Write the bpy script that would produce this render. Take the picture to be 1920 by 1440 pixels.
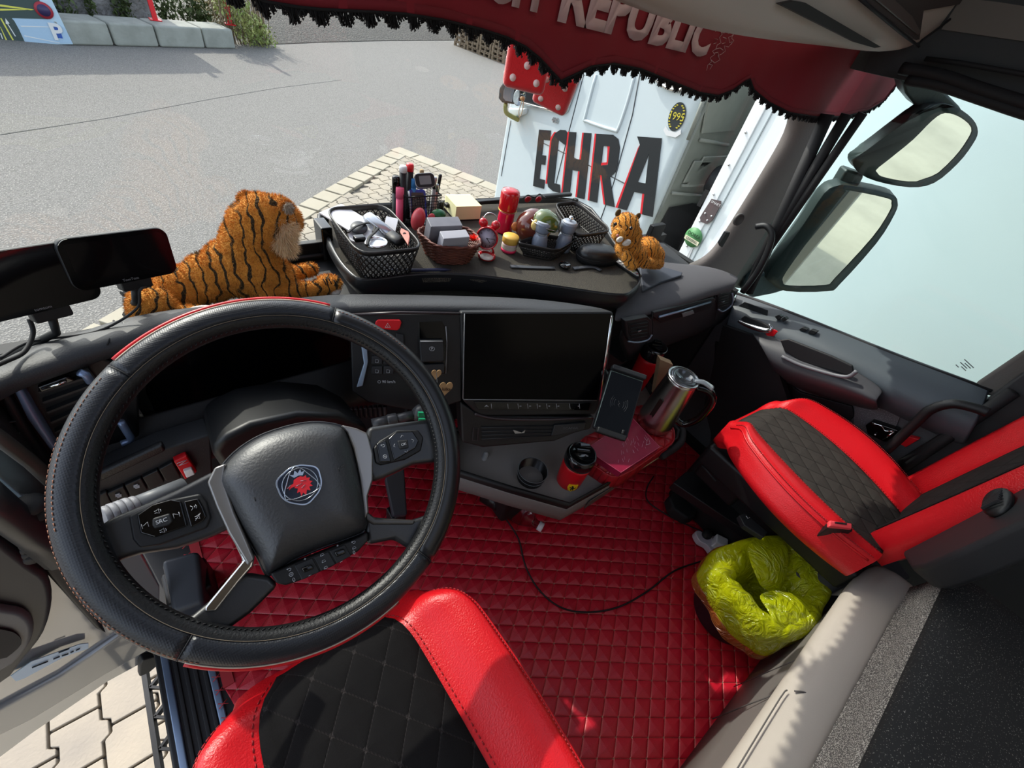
import bpy, bmesh, math, random
from mathutils import Vector, Matrix, noise
from math import sin, cos, pi, radians as R
random.seed(7)
for o in list(bpy.data.objects): bpy.data.objects.remove(o, do_unlink=True)
S = bpy.context.scene
COL = S.collection
# ------------------------------------------------------------------ camera
FPX = 798.27
ROLL, PITCH, YAW = 0.27096, 0.75694, 0.81836
cy_, sy_, cp_, sp_ = cos(YAW), sin(YAW), cos(PITCH), sin(PITCH)
CF = Vector((sy_*cp_, cy_*cp_, -sp_)); RT = Vector((cy_, -sy_, 0)); DN = CF.cross(RT)
CU = cos(ROLL)*RT - sin(ROLL)*DN
CV = sin(ROLL)*RT + cos(ROLL)*DN
CO = Vector((0, 0, 1.4))
cd = bpy.data.cameras.new('camera'); cam = bpy.data.objects.new('camera', cd); COL.objects.link(cam)
cd.sensor_width = 36; cd.lens = FPX/1920*36; cd.clip_start = .02; cd.clip_end = 300
M3 = Matrix((CU, -CV, -CF)).transposed()
cam.matrix_world = Matrix.Translation(CO) @ M3.to_4x4()
S.camera = cam
# ------------------------------------------------------------------ world, sun, exposure
S.view_settings.view_transform = 'Standard'; S.view_settings.look = 'None'
S.view_settings.gamma = 1; S.view_settings.use_curve_mapping = False
S.view_settings.exposure = 0.20
SUN_DIR = Vector((-.20, 1, 0)).normalized()*cos(R(40)) + Vector((0, 0, sin(R(40))))
w = bpy.data.worlds.new('sky'); S.world = w; w.use_nodes = True
nt = w.node_tree; nt.nodes.clear()
sk = nt.nodes.new('ShaderNodeTexSky'); sk.sky_type = 'NISHITA'; sk.sun_disc = False
sk.sun_elevation = R(40); sk.sun_rotation = math.atan2(SUN_DIR.x, SUN_DIR.y); sk.altitude = 200; sk.dust_density = 2.0
bg = nt.nodes.new('ShaderNodeBackground'); bg.inputs['Strength'].default_value = .42
hs = nt.nodes.new('ShaderNodeHueSaturation'); hs.inputs['Saturation'].default_value = .55
wo = nt.nodes.new('ShaderNodeOutputWorld')
nt.links.new(sk.outputs[0], hs.inputs['Color']); nt.links.new(hs.outputs[0], bg.inputs[0]); nt.links.new(bg.outputs[0], wo.inputs[0])
sd = bpy.data.lights.new('sun', 'SUN'); sd.energy = 3.7; sd.angle = R(.6); sd.color = (1, .95, .86)
so = bpy.data.objects.new('sun', sd); COL.objects.link(so)
so.rotation_euler = SUN_DIR.to_track_quat('Z', 'Y').to_euler(); so.location = (0, 0, 8)
# ------------------------------------------------------------------ helpers
def at(px, py, ax, k):
    d = CF*FPX + (px-960)*CU + (py-720)*CV
    i = 'xyz'.index(ax); t = (k-CO[i])/d[i]
    return CO + d*t
def atp(px, py, p0, n):
    d = CF*FPX + (px-960)*CU + (py-720)*CV
    t = (Vector(p0)-CO).dot(n)/d.dot(n)
    return CO + d*t
def V(*a): return Vector(a)
def lin(h):
    if isinstance(h, str):
        h = h.lstrip('#'); h = [int(h[i:i+2], 16)/255 for i in (0, 2, 4)]
    return tuple((c/12.92 if c <= .04045 else ((c+.055)/1.055)**2.4) for c in h[:3]) + (1,)
MATS = {}
def mat(name, col, rough=.5, metal=0, spec=.5, bump=None, var=None, coat=0, trans=0, ior=1.45, emit=None, alpha=1, sheen=0, speck=None):
    """bump=(scale,strength,dist)  var=(scale,amount,colour2)  speck=(scale,threshold,colour)"""
    if name in MATS: return MATS[name]
    m = bpy.data.materials.new(name); MATS[name] = m; m.use_nodes = True
    n = m.node_tree.nodes; l = m.node_tree.links; b = n['Principled BSDF']
    c = lin(col); b.inputs['Base Color'].default_value = c
    b.inputs['Roughness'].default_value = rough; b.inputs['Metallic'].default_value = metal
    b.inputs['Specular IOR Level'].default_value = spec; b.inputs['Coat Weight'].default_value = coat
    b.inputs['Transmission Weight'].default_value = trans; b.inputs['IOR'].default_value = ior
    b.inputs['Alpha'].default_value = alpha; b.inputs['Sheen Weight'].default_value = sheen
    if emit: b.inputs['Emission Color'].default_value = lin(emit[0]); b.inputs['Emission Strength'].default_value = emit[1]
    tc = n.new('ShaderNodeTexCoord')
    cs = None
    if var:
        t = n.new('ShaderNodeTexNoise'); t.inputs['Scale'].default_value = var[0]; t.inputs['Detail'].default_value = 5
        l.new(tc.outputs['Object'], t.inputs['Vector'])
        x = n.new('ShaderNodeMix'); x.data_type = 'RGBA'; x.inputs[6].default_value = c; x.inputs[7].default_value = lin(var[2])
        mr = n.new('ShaderNodeMapRange'); mr.inputs[1].default_value = .35; mr.inputs[2].default_value = .65; mr.inputs[4].default_value = var[1]
        l.new(t.outputs[0], mr.inputs[0]); l.new(mr.outputs[0], x.inputs[0]); cs = x.outputs[2]
    if speck:
        t = n.new('ShaderNodeTexNoise'); t.inputs['Scale'].default_value = speck[0]; t.inputs['Detail'].default_value = 1
        l.new(tc.outputs['Object'], t.inputs['Vector'])
        mr = n.new('ShaderNodeMapRange'); mr.inputs[1].default_value = speck[1]; mr.inputs[2].default_value = speck[1]+.03
        x = n.new('ShaderNodeMix'); x.data_type = 'RGBA'; x.inputs[6].default_value = c; x.inputs[7].default_value = lin(speck[2])
        if cs: l.new(cs, x.inputs[6])
        l.new(t.outputs[0], mr.inputs[0]); l.new(mr.outputs[0], x.inputs[0]); cs = x.outputs[2]
    if cs: l.new(cs, b.inputs['Base Color'])
    if bump:
        t = n.new('ShaderNodeTexNoise'); t.inputs['Scale'].default_value = bump[0]; t.inputs['Detail'].default_value = 3
        l.new(tc.outputs['Object'], t.inputs['Vector'])
        bp = n.new('ShaderNodeBump'); bp.inputs['Strength'].default_value = bump[1]
        bp.inputs['Distance'].default_value = bump[2] if len(bump) > 2 else .002
        l.new(t.outputs[0], bp.inputs['Height']); l.new(bp.outputs[0], b.inputs['Normal'])
    return m
def quilt(name, col, col2, phi, cell, ox, oy, rough, stitch, depth=.006, lw=.02, axes=(0, 1), nbump=None):
    """leather quilted in diamonds: two families of seams at +-phi, sides of length cell"""
    m = bpy.data.materials.new(name); MATS[name] = m; m.use_nodes = True
    n = m.node_tree.nodes; l = m.node_tree.links; b = n['Principled BSDF']; b.inputs['Roughness'].default_value = rough; b.inputs['Specular IOR Level'].default_value = .15 if rough > .8 else .5
    tc = n.new('ShaderNodeTexCoord'); sx = n.new('ShaderNodeSeparateXYZ'); l.new(tc.outputs['Object'], sx.inputs[0])
    def mth(op, a, b_=None, c_=None):
        k = n.new('ShaderNodeMath'); k.operation = op
        for i, z in enumerate((a, b_, c_)):
            if z is None: continue
            if isinstance(z, (int, float)): k.inputs[i].default_value = z
            else: l.new(z, k.inputs[i])
        return k.outputs[0]
    X = mth('MULTIPLY', mth('SUBTRACT', sx.outputs[axes[0]], ox), 1/(2*cell*cos(phi)))
    Y = mth('MULTIPLY', mth('SUBTRACT', sx.outputs[axes[1]], oy), 1/(2*cell*sin(phi)))
    a = mth('SUBTRACT', X, Y); c = mth('ADD', X, Y)
    da = mth('ABSOLUTE', mth('SUBTRACT', mth('FRACT', mth('ADD', a, 100.5)), .5))
    dc = mth('ABSOLUTE', mth('SUBTRACT', mth('FRACT', mth('ADD', c, 100.5)), .5))
    mn = mth('MINIMUM', da, dc); mx = mth('MAXIMUM', da, dc)
    h = mth('POWER', mth('MULTIPLY', mn, 2), .35)
    line = mth('LESS_THAN', mn, lw)
    knot = mth('LESS_THAN', mth('ADD', da, dc), .085)
    # stitches: dashes along the seams
    dash = mth('GREATER_THAN', mth('FRACT', mth('MULTIPLY', mth('ADD', a, c), 9)), .35)
    dash2 = mth('GREATER_THAN', mth('FRACT', mth('MULTIPLY', mth('SUBTRACT', a, c), 9)), .35)
    st = mth('MAXIMUM', mth('MULTIPLY', mth('MULTIPLY', line, dash), .55), mth('MULTIPLY', knot, .8))
    x = n.new('ShaderNodeMix'); x.data_type = 'RGBA'; x.inputs[6].default_value = lin(col); x.inputs[7].default_value = lin(stitch)
    l.new(st, x.inputs[0])
    if col2:
        t = n.new('ShaderNodeTexNoise'); t.inputs['Scale'].default_value = 9; l.new(tc.outputs['Object'], t.inputs['Vector'])
        y = n.new('ShaderNodeMix'); y.data_type = 'RGBA'; y.inputs[6].default_value = lin(col); y.inputs[7].default_value = lin(col2)
        l.new(t.outputs[0], y.inputs[0]); l.new(y.outputs[2], x.inputs[6])
    l.new(x.outputs[2], b.inputs['Base Color'])
    bp = n.new('ShaderNodeBump'); bp.inputs['Strength'].default_value = 1; bp.inputs['Distance'].default_value = depth
    l.new(h, bp.inputs['Height'])
    if nbump:
        t = n.new('ShaderNodeTexNoise'); t.inputs['Scale'].default_value = nbump[0]; l.new(tc.outputs['Object'], t.inputs['Vector'])
        b2 = n.new('ShaderNodeBump'); b2.inputs['Strength'].default_value = nbump[1]; b2.inputs['Distance'].default_value = .002
        l.new(t.outputs[0], b2.inputs['Height']); l.new(bp.outputs[0], b2.inputs['Normal']); l.new(b2.outputs[0], b.inputs['Normal'])
    else: l.new(bp.outputs[0], b.inputs['Normal'])
    return m
def glassmat(name, tint, refl=.08, rough=0.0):
    """thin pane: what lies behind shows through tinted, a few percent is mirrored (more at a slant)"""
    m = bpy.data.materials.new(name); MATS[name] = m; m.use_nodes = True
    n = m.node_tree.nodes; l = m.node_tree.links; n.clear()
    t = n.new('ShaderNodeBsdfTransparent'); t.inputs[0].default_value = lin(tint)
    g = n.new('ShaderNodeBsdfGlossy'); g.inputs['Roughness'].default_value = rough
    fr = n.new('ShaderNodeFresnel'); fr.inputs[0].default_value = 1.3 + refl
    x = n.new('ShaderNodeMixShader'); o = n.new('ShaderNodeOutputMaterial')
    l.new(fr.outputs[0], x.inputs[0]); l.new(t.outputs[0], x.inputs[1]); l.new(g.outputs[0], x.inputs[2]); l.new(x.outputs[0], o.inputs[0])
    return m
class MB:
    """collects shapes for ONE mesh object"""
    def __init__(s): s.v = []; s.f = []; s.m = []; s.sm = []
    def add(s, vs, fs, mi=0, smooth=False):
        k = len(s.v); s.v += [tuple(p) for p in vs]
        for f in fs: s.f.append(tuple(i+k for i in f)); s.m.append(mi); s.sm.append(smooth)
        return s
    def box(s, c, d, rot=None, mi=0):
        c = Vector(c); vs = []
        for z in (-.5, .5):
            for x, y in ((-.5, -.5), (.5, -.5), (.5, .5), (-.5, .5)):
                p = Vector((x*d[0], y*d[1], z*d[2]))
                if rot is not None: p = rot @ p
                vs.append(c+p)
        return s.add(vs, [(3, 2, 1, 0), (4, 5, 6, 7), (0, 1, 5, 4), (1, 2, 6, 5), (2, 3, 7, 6), (3, 0, 4, 7)], mi)
    def prism(s, pts, off, mi=0, smooth=False):
        """polygon pts (3D) pushed along off"""
        pts = [Vector(p) for p in pts]; off = Vector(off); n = len(pts)
        nn = Vector((0, 0, 0))
        for i in range(n): nn += pts[i].cross(pts[(i+1) % n])
        if nn.dot(off) > 0: pts = pts[::-1]
        # pts now faces away from off
        vs = pts + [p+off for p in pts]
        fs = [tuple(range(n)), tuple(range(2*n-1, n-1, -1))]
        fs += [((i+1) % n, i, n+i, n+(i+1) % n) for i in range(n)]
        return s.add(vs, fs, mi, smooth)
    def ring(s, rings, closed=True, caps=True, mi=0, smooth=True, loop=False):
        n = len(rings[0]); vs = [p for r in rings for p in r]; fs = []
        m = len(rings)
        for j in range(m if loop else m-1):
            j2 = (j+1) % m
            for i in range(n if closed else n-1):
                i2 = (i+1) % n
                fs.append((j*n+i, j*n+i2, j2*n+i2, j2*n+i))
        if caps and not loop and closed:
            fs.append(tuple(range(n-1, -1, -1))); fs.append(tuple((m-1)*n+i for i in range(n)))
        return s.add(vs, fs, mi, smooth)
    def lathe(s, prof, c=(0, 0, 0), axis=None, seg=24, mi=0, caps=True, ell=(1, 1), flute=None):
        """prof: list of (r,h)"""
        c = Vector(c); ax = Vector(axis or (0, 0, 1)).normalized(); q = ax.to_track_quat('Z', 'Y').to_matrix() if axis else Matrix.Identity(3)
        rs = []
        for r, h in prof:
            ring = []
            for i in range(seg):
                a = 2*pi*i/seg; rr = r*(1+(flute*(1 if i % 2 else -1) if flute and flute_ok(h, prof) else 0))
                ring.append(c + q @ Vector((rr*cos(a)*ell[0], rr*sin(a)*ell[1], h)))
            rs.append(ring)
        return s.ring(rs, True, caps, mi, True)
    def tube(s, pts, r, seg=10, mi=0, closed=False, smoothn=0, flat=1):
        pts = [Vector(p) for p in pts]
        if smoothn: pts = catmull(pts, smoothn, closed)
        n = len(pts); rs = []; up = None
        for i, p in enumerate(pts):
            a = pts[(i-1) % n] if (closed or i > 0) else p; b = pts[(i+1) % n] if (closed or i < n-1) else p
            t = (b-a)
            if t.length < 1e-9: t = Vector((0, 0, 1))
            t.normalize()
            if up is None: up = Vector((0, 0, 1)) if abs(t.z) < .9 else Vector((1, 0, 0))
            x = t.cross(up)
            if x.length < 1e-6: x = t.orthogonal()
            x.normalize(); y = x.cross(t).normalized(); up = y
            rr = r(i/(n-1)) if callable(r) else r
            rs.append([p + rr*(cos(2*pi*k/seg)*x + flat*sin(2*pi*k/seg)*y) for k in range(seg)])
        return s.ring(rs, True, not closed, mi, True, loop=closed)
    def ball(s, c, r, rot=None, seg=16, mi=0):
        r = (r, r, r) if isinstance(r, (int, float)) else r; c = Vector(c); rs = []
        h = seg//2
        vs = []; fs = []
        for j in range(1, h):
            th = pi*j/h
            for i in range(seg):
                ph = 2*pi*i/seg; p = Vector((r[0]*sin(th)*cos(ph), r[1]*sin(th)*sin(ph), r[2]*cos(th)))
                if rot is not None: p = rot @ p
                vs.append(c+p)
        for j in range(h-2):
            for i in range(seg): fs.append((j*seg+i, (j+1)*seg+i, (j+1)*seg+(i+1) % seg, j*seg+(i+1) % seg))
        t = Vector((0, 0, r[2])); t = rot @ t if rot is not None else t
        k = len(vs); vs += [c+t, c-t]
        for i in range(seg):
            fs.append((k, i, (i+1) % seg)); fs.append((k+1, (h-2)*seg+(i+1) % seg, (h-2)*seg+i))
        return s.add(vs, fs, mi, True)
    def cap(s, a, b, r1, r2=None, seg=14, mi=0):
        """capsule"""
        a, b = Vector(a), Vector(b); r2 = r2 or r1
        s.ball(a, r1, seg=seg, mi=mi); s.ball(b, r2, seg=seg, mi=mi)
        return s.tube([a, b], lambda t: r1+(r2-r1)*t, seg, mi)
    def grid(s, rows, mi=0, smooth=True):
        return s.ring(rows, closed=False, caps=False, mi=mi, smooth=smooth)
    def build(s, name, m, parent=None, bevel=0, solid=0, sub=0, bseg=2, off=-1, weld=False):
        me = bpy.data.meshes.new(name); me.from_pydata(s.v, [], s.f)
        ms = m if isinstance(m, (list, tuple)) else [m]
        for x in ms: me.materials.append(x)
        for i, p in enumerate(me.polygons): p.material_index = s.m[i]; p.use_smooth = s.sm[i]
        if weld:
            bm = bmesh.new(); bm.from_mesh(me); bmesh.ops.remove_doubles(bm, verts=bm.verts, dist=1e-5); bmesh.ops.recalc_face_normals(bm, faces=bm.faces); bm.to_mesh(me); bm.free()
        me.update()
        o = bpy.data.objects.new(name, me); COL.objects.link(o)
        if parent: o.parent = parent
        if solid: k = o.modifiers.new('s', 'SOLIDIFY'); k.thickness = solid; k.offset = off
        if bevel:
            k = o.modifiers.new('b', 'BEVEL'); k.width = bevel; k.segments = bseg; k.limit_method = 'ANGLE'; k.angle_limit = R(35); k.harden_normals = False
            for p in me.polygons: p.use_smooth = True
            e = o.modifiers.new('w', 'WEIGHTED_NORMAL'); e.keep_sharp = True
        if sub: k = o.modifiers.new('u', 'SUBSURF'); k.levels = sub; k.render_levels = sub
        return o
def flute_ok(h, prof): return True
def catmull(P, n, closed=False):
    out = []; m = len(P)
    for i in range(m if closed else m-1):
        p0 = P[(i-1) % m] if (closed or i > 0) else P[i]; p1 = P[i]; p2 = P[(i+1) % m]
        p3 = P[(i+2) % m] if (closed or i+2 < m) else p2
        for k in range(n):
            t = k/n; out.append(.5*((2*p1)+(p2-p0)*t+(2*p0-5*p1+4*p2-p3)*t*t+(3*p1-p0-3*p2+p3)*t**3))
    if not closed: out.append(P[-1])
    return out
def thing(name, label, cat, loc=(0, 0, 0), group=None, rot=None):
    o = bpy.data.objects.new(name, None); COL.objects.link(o); o.location = loc; o.empty_display_size = .02
    if rot is not None: o.rotation_euler = rot
    o['label'] = label; o['category'] = cat
    if group: o['group'] = group
    return o
def tag(o, label, cat, group=None, kind=None):
    o['label'] = label; o['category'] = cat
    if group: o['group'] = group
    if kind: o['kind'] = kind
    return o
def struct(o, label=None):
    o['kind'] = 'structure'
    if label: o['label'] = label; o['category'] = 'part of the setting'
    return o
def frame(c, x, y):
    """matrix with origin c, x axis, y axis (z = normal)"""
    x = Vector(x).normalized(); z = x.cross(Vector(y)).normalized(); y = z.cross(x)
    return Matrix.Translation(Vector(c)) @ Matrix((x, y, z)).transposed().to_4x4()
_dg = None
def text(name, body, size, F4, m, parent=None, ext=.0004, align='CENTER', sx=1, shear=0, bold=0, spacing=1):
    """lettering as a thin mesh lying in the x-y plane of matrix F4"""
    c = bpy.data.curves.new(name, 'FONT'); c.body = body; c.size = size; c.extrude = ext; c.align_x = align; c.align_y = 'CENTER'
    c.shear = shear; c.offset = bold; c.space_character = spacing; c.resolution_u = 3
    o = bpy.data.objects.new(name, c); COL.objects.link(o)
    dg = bpy.context.evaluated_depsgraph_get(); me = bpy.data.meshes.new_from_object(o.evaluated_get(dg))
    COL.objects.unlink(o); bpy.data.objects.remove(o)
    me.transform(F4 @ Matrix.Diagonal((sx, 1, 1, 1))); me.name = name
    me.materials.clear(); me.materials.append(m)
    q = bpy.data.objects.new(name, me); COL.objects.link(q)
    if parent: q.parent = parent
    return q
def rrect(w, h, r, n=5):
    """rounded rectangle outline in 2D"""
    out = []
    for cx, cy, a0 in ((w/2-r, h/2-r, 0), (-w/2+r, h/2-r, 90), (-w/2+r, -h/2+r, 180), (w/2-r, -h/2+r, 270)):
        for k in range(n+1):
            a = R(a0+90*k/n); out.append((cx+r*cos(a), cy+r*sin(a)))
    return out
def slab(mb, F4, pts2, z0, z1, mi=0):
    """2D outline pushed from z0 to z1 in the frame F4"""
    p = [F4 @ Vector((x, y, z0)) for x, y in pts2]; n = F4.to_3x3() @ Vector((0, 0, z1-z0))
    return mb.prism(p, n, mi)
def rowpatch(name, rows, m, parent=None, solid=.01, sub=2, off=-1, flip=False):
    """smooth panel through rows of points; each row item is a Vector or (px,py,axis,value)"""
    g = [[(p if isinstance(p, Vector) else at(*p)) for p in r] for r in rows]
    if flip: g = [r[::-1] for r in g]
    mb = MB(); mb.grid(g); return mb.build(name, m, parent, solid=solid, sub=sub, off=off)
# ------------------------------------------------------------------ materials
M_blk = mat('black_plastic', '101113', .5, bump=(900, .25, .0006))
M_blk2 = mat('dark_grey_plastic', '1d1f22', .55, bump=(700, .3, .0008))
M_grain = mat('grained_dash_plastic', '2a2b2e', .55, bump=(420, .5, .001))
M_gloss = mat('gloss_black', '060607', .08, spec=.6)
M_screen = mat('screen_glass', '030304', .15, spec=.12)
M_rub = mat('rubber', '161618', .7)
M_greige = mat('warm_grey_plastic', '6d6865', .6, bump=(500, .3, .0007))
M_cream = mat('light_grey_beige_plastic', 'a59c92', .6, bump=(500, .3, .0007))
M_silver = mat('satin_silver', 'a9adb2', .3, metal=1)
M_steel = mat('brushed_steel', 'c9c9c9', .22, metal=1)
M_chrome = mat('chrome', 'e6e8ea', .06, metal=1)
M_white = mat('white_plastic', 'dcdcdc', .4)
M_icon = mat('icon_white', 'b9bcc2', .5)
M_redl = mat('red_leather', 'c8141f', .36, bump=(260, .55, .0015), var=(5, .5, 'b40f1a'))
M_redd = mat('red_plastic', 'c0121c', .35)
M_alc = mat('black_alcantara', '1d1c1d', .9, sheen=.3, bump=(600, .4, .001), var=(30, .5, '141314'))
M_leather = mat('black_leather', '0e0f11', .42, bump=(350, .5, .001))
M_hub = mat('grained_hub_leather', '1d1f23', .46, spec=1.0, bump=(330, .5, .0008))
M_stitch = mat('red_stitching', 'a3252b', .7)
M_cstitch = mat('cream_stitching', 'c9b795', .7)
# ================================================================== OUTSIDE
G = -1.25
def gp(px, py, z=None): return at(px, py, 'z', G if z is None else z)
M_asph = mat('asphalt', '7e7b77', .9, bump=(60, 1, .02), var=(30, .8, '6b6864'), speck=(60, .57, '98948e'))
M_paver = mat('concrete_paver', 'a59a88', .85, bump=(80, .4, .004), var=(3, .9, '8f877b'))
M_joint = mat('paver_joint', '5a564f', .95)
M_conc = mat('concrete', '9a9c95', .85, bump=(30, .5, .01), var=(4, .8, '868881'))
M_stone = mat('stacked_stone', '8a8887', .9, bump=(9, 1, .1), var=(6, 1, '6a6765'))
M_grav = mat('gravel', '9c968c', .95, bump=(26, 1, .12), var=(38, 1, '6b655e'))
M_ivy = mat('ivy_leaf', '4d5a30', .7, var=(6, .8, '35431f'))
M_bush = mat('bush_leaf', '7f9450', .7, var=(5, .9, 'a3a263'))
M_truckw = mat('white_truck_paint', 'c9d3d6', .25, coat=.3)
M_truckg = mat('grey_cab_rear', '8d9088', .5, var=(8, .5, '7c7f78'))
M_lblk = mat('black_lettering', '1c2024', .4)
M_lred = mat('red_lettering', 'd3202c', .4)
M_wood = mat('pallet_wood', '8d7a63', .85, var=(9, .8, '6e6152'))
# ground
mb = MB(); mb.box((5, 15, G-.1), (140, 120, .2)); o = mb.build('ground', M_asph)
struct(o)
# seam of the asphalt lanes
pts = [gp(0, 253), gp(200, 222), gp(400, 185), gp(520, 165), gp(640, 150)]
mb = MB(); mb.tube([p+V(0, 0, .001) for p in pts], .012, 6, flat=.3); o = mb.build('asphalt_joint', mat('tar', '605e5c', .8)); tag(o, 'thin dark seam running across the asphalt of the yard', 'seam', kind='stuff')
# paving of interlocking blocks, with its slab border
ap = gp(748, 281); lf = gp(560, 392); rt = gp(872, 330)
def in_pave(x, y):
    # inside the two borders
    def side(a, b, q): return (b.x-a.x)*(q[1]-a.y)-(b.y-a.y)*(q[0]-a.x)
    return side(lf, ap, (x, y))/(ap-lf).length < -.33 and side(ap, rt, (x, y))/(rt-ap).length < -.33
BW, BL = .165, .20
def block(mb, x0, y0, ang, z, odd):
    g = .005; d = .026
    prof = [(0, d), (.14, d), (.22, 0), (.78, 0), (.86, d), (1, d)] if odd else [(0, 0), (.28, 0), (.36, d), (.64, d), (.72, 0), (1, 0)]
    ty = lambda t: t*BL+(g if t == 0 else -g if t == 1 else 0)
    P = [(q+g, ty(t)) for t, q in prof]+[(q+BW-g, ty(t)) for t, q in prof[::-1]]
    ca, sa = cos(ang), sin(ang)
    mb.prism([V(x0+x*ca-y*sa, y0+x*sa+y*ca, z) for x, y in P], (0, 0, .04))
def pave(name, inside, x0, x1, y0, y1, ang, label):
    mb = MB(); ca, sa = cos(ang), sin(ang)
    cx, cy = (x0+x1)/2, (y0+y1)/2; Rr = max(x1-x0, y1-y0)
    n = int(Rr/BW)+2
    for i in range(-n, n):
        for j in range(-n, n):
            u, v = i*BW, j*BL+(BL/2 if i % 2 else 0)
            x = cx+u*ca-v*sa; y = cy+u*sa+v*ca
            if x0 < x < x1 and y0 < y < y1 and inside(x, y): block(mb, x, y, ang, G+.005, i % 2)
    o = mb.build(name, M_paver, bevel=.004, bseg=1); tag(o, label, 'paving', kind='stuff'); return o
pave('block_paving', in_pave, .4, 4.8, 3.0, 7.7, R(14), 'beige interlocking block paving in front of the cab between slab borders')
mb = MB(); a = lf + (ap-lf)*-1.2
mb.prism([V(-3, .2, G), V(a.x, a.y, G), V(ap.x, ap.y, G), V(rt.x+.6, rt.y-3, G), V(4.6, .2, G)], (0, 0, .012)); o = mb.build('paving_bed', M_joint); struct(o)
mb = MB(); mb.box((.5, -7, G+.004), (9, 14.3, .01)); struct(mb.build('ground', mat('pale_paving', 'b3a894', .85, bump=(30, .5, .01), var=(1.2, .8, '9a917f'))))
mb = MB(); mb.box((3, -36, G+.01), (60, 42, .02)); struct(mb.build('ground', mat('dry_field', 'a89a68', .95, bump=(3, 1, .2), var=(.4, 1, '8c8a5a'))))
mb = MB()
for A, B, nn in ((lf+(lf-ap)*1.1, ap-(ap-lf).normalized()*.30, 20), (ap, rt+(rt-ap)*2.2, 10)):
    d = (B-A); n_ = V(d.y, -d.x, 0).normalized()*.26; n = nn
    for i in range(n):
        p = A+d*(i/n+.003); q = A+d*((i+1)/n-.003)
        mb.prism([p+V(0, 0, .0), q+V(0, 0, .0), q+n_, p+n_], (0, 0, .055))
e_=(ap-lf).normalized(); mb.prism([ap-e_*.29, ap-e_*.02, ap-e_*.02+V(e_.y, -e_.x, 0)*.12, ap-e_*.29+V(e_.y, -e_.x, 0)*.26], (0, 0, .05))
o = mb.build('paving_border', mat('slab_concrete', 'a39a88', .85, bump=(60, .3, .005), var=(2, .7, 'aca493')), bevel=.006)
tag(o, 'pale concrete slab border around the block paving, running to a corner', 'kerb')
pave('block_paving', lambda x, y: True, -1.7, -.35, .35, 1.75, R(0), 'pale sunlit block paving right below the open driver side door')
# barrier of concrete blocks
joints = [(120, 38, 128, 84), (212, 46, 217, 87), (293, 48, 301, 89), (381, 52, 387, 91), (437, 56, 444, 92)]
bb = [gp(j[2], j[3]) for j in joints]
bb[0] = bb[1]+(bb[1]-bb[2])*1.05
hgt = at(437, 55, 'y', bb[4].y).z-G
dirb = (bb[4]-bb[1]).normalized(); nb = V(-dirb.y, dirb.x, 0)
for i in range(4):
    A, B = bb[i]+dirb*.012, bb[i+1]-dirb*.012
    mb = MB()
    for w0, z0, w1, z1 in ((0, 0, .03, hgt*.93),):
        mb.prism([A, B, B+nb*.62, A+nb*.62], (0, 0, hgt))
    o = mb.build('concrete_block', M_conc, bevel=.04)
    tag(o, ['concrete barrier block partly behind the traffic plan board', 'second concrete barrier block from the traffic plan board', 'concrete barrier block in front of the left red post', 'end block of the concrete barrier beside the green bush'][i], 'barrier block', 'concrete blocks of the yard barrier')
# stacked stone wall, ivy, posts
wb = [bb[0]+nb*1.6-dirb*5, bb[4]+nb*1.6-dirb*.9]
mb = MB(); n = 60; k = 9
rows = []
for j in range(k+1):
    r_ = []
    for i in range(n+1):
        p = wb[0].lerp(wb[1], i/n); d = noise.noise(V(i*.9, j*1.7, 3))*.10
        r_.append(p+nb*(d+.02*j)+V(0, 0, j*.34))
    rows.append(r_)
mb.grid(rows, smooth=False); o = mb.build('retaining_wall', M_stone, solid=.4, off=-1); tag(o, 'rough stacked grey stone wall behind the barrier blocks', 'wall')
def leaves(mb, c, r, n, s, flat=None):
    for _ in range(n):
        while True:
            p = V(random.uniform(-1, 1), random.uniform(-1, 1), random.uniform(-1, 1))
            if p.length < 1: break
        p = Vector((p.x*r[0], p.y*r[1], p.z*r[2]))+c
        q = Matrix.Rotation(random.uniform(0, 6.3), 3, 'Z') @ Matrix.Rotation(random.uniform(-1.3, 1.3), 3, 'X')
        a = s*random.uniform(.6, 1.3)
        mb.add([p+q@V(-a*.5, 0, 0), p+q@V(0, -a, .1*a), p+q@V(a*.5, 0, 0), p+q@V(0, a, 0)], [(0, 1, 2, 3)])
def on_wall(px, py, off=.05):
    p0 = wb[0]-nb*off; return atp(px, py, p0, nb)
mb = MB()
for px, py, rx, rz, n in ((362, 10, .35, .9, 260), (335, 22, .8, .35, 260), (310, 14, .35, .2, 90), (235, 12, .12, .6, 110), (228, 30, .14, .4, 80), (165, 5, .1, .3, 50), (108, 8, .3, .3, 90), (312, 38, .1, .25, 40), (370, 38, .25, .4, 120)):
    leaves(mb, on_wall(px, py, .12), (rx, .1, rz), n*2, .055)
o = mb.build('ivy', M_ivy); tag(o, 'dark green ivy hanging over the grey stone wall', 'ivy', kind='stuff')
for (tx, ty, bx, by), lb in (((277, 0, 294, 46), 'red steel post above the middle of the barrier'), ((421, 0, 433, 53), 'red steel post nearer the green bush')):
    p = atp(bx, by, bb[0]+nb*.45, nb); mb = MB(); b_ = V(p.x, p.y, G+hgt); mb.box(b_+V(0, 0, .9), (.09, .09, 1.8)); mb.box(b_+V(0, 0, .01), (.22, .22, .02))
    o = mb.build('red_post', mat('red_post_paint', 'd1222b', .4), bevel=.01); tag(o, lb, 'post', 'red posts on the barrier')
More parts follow.
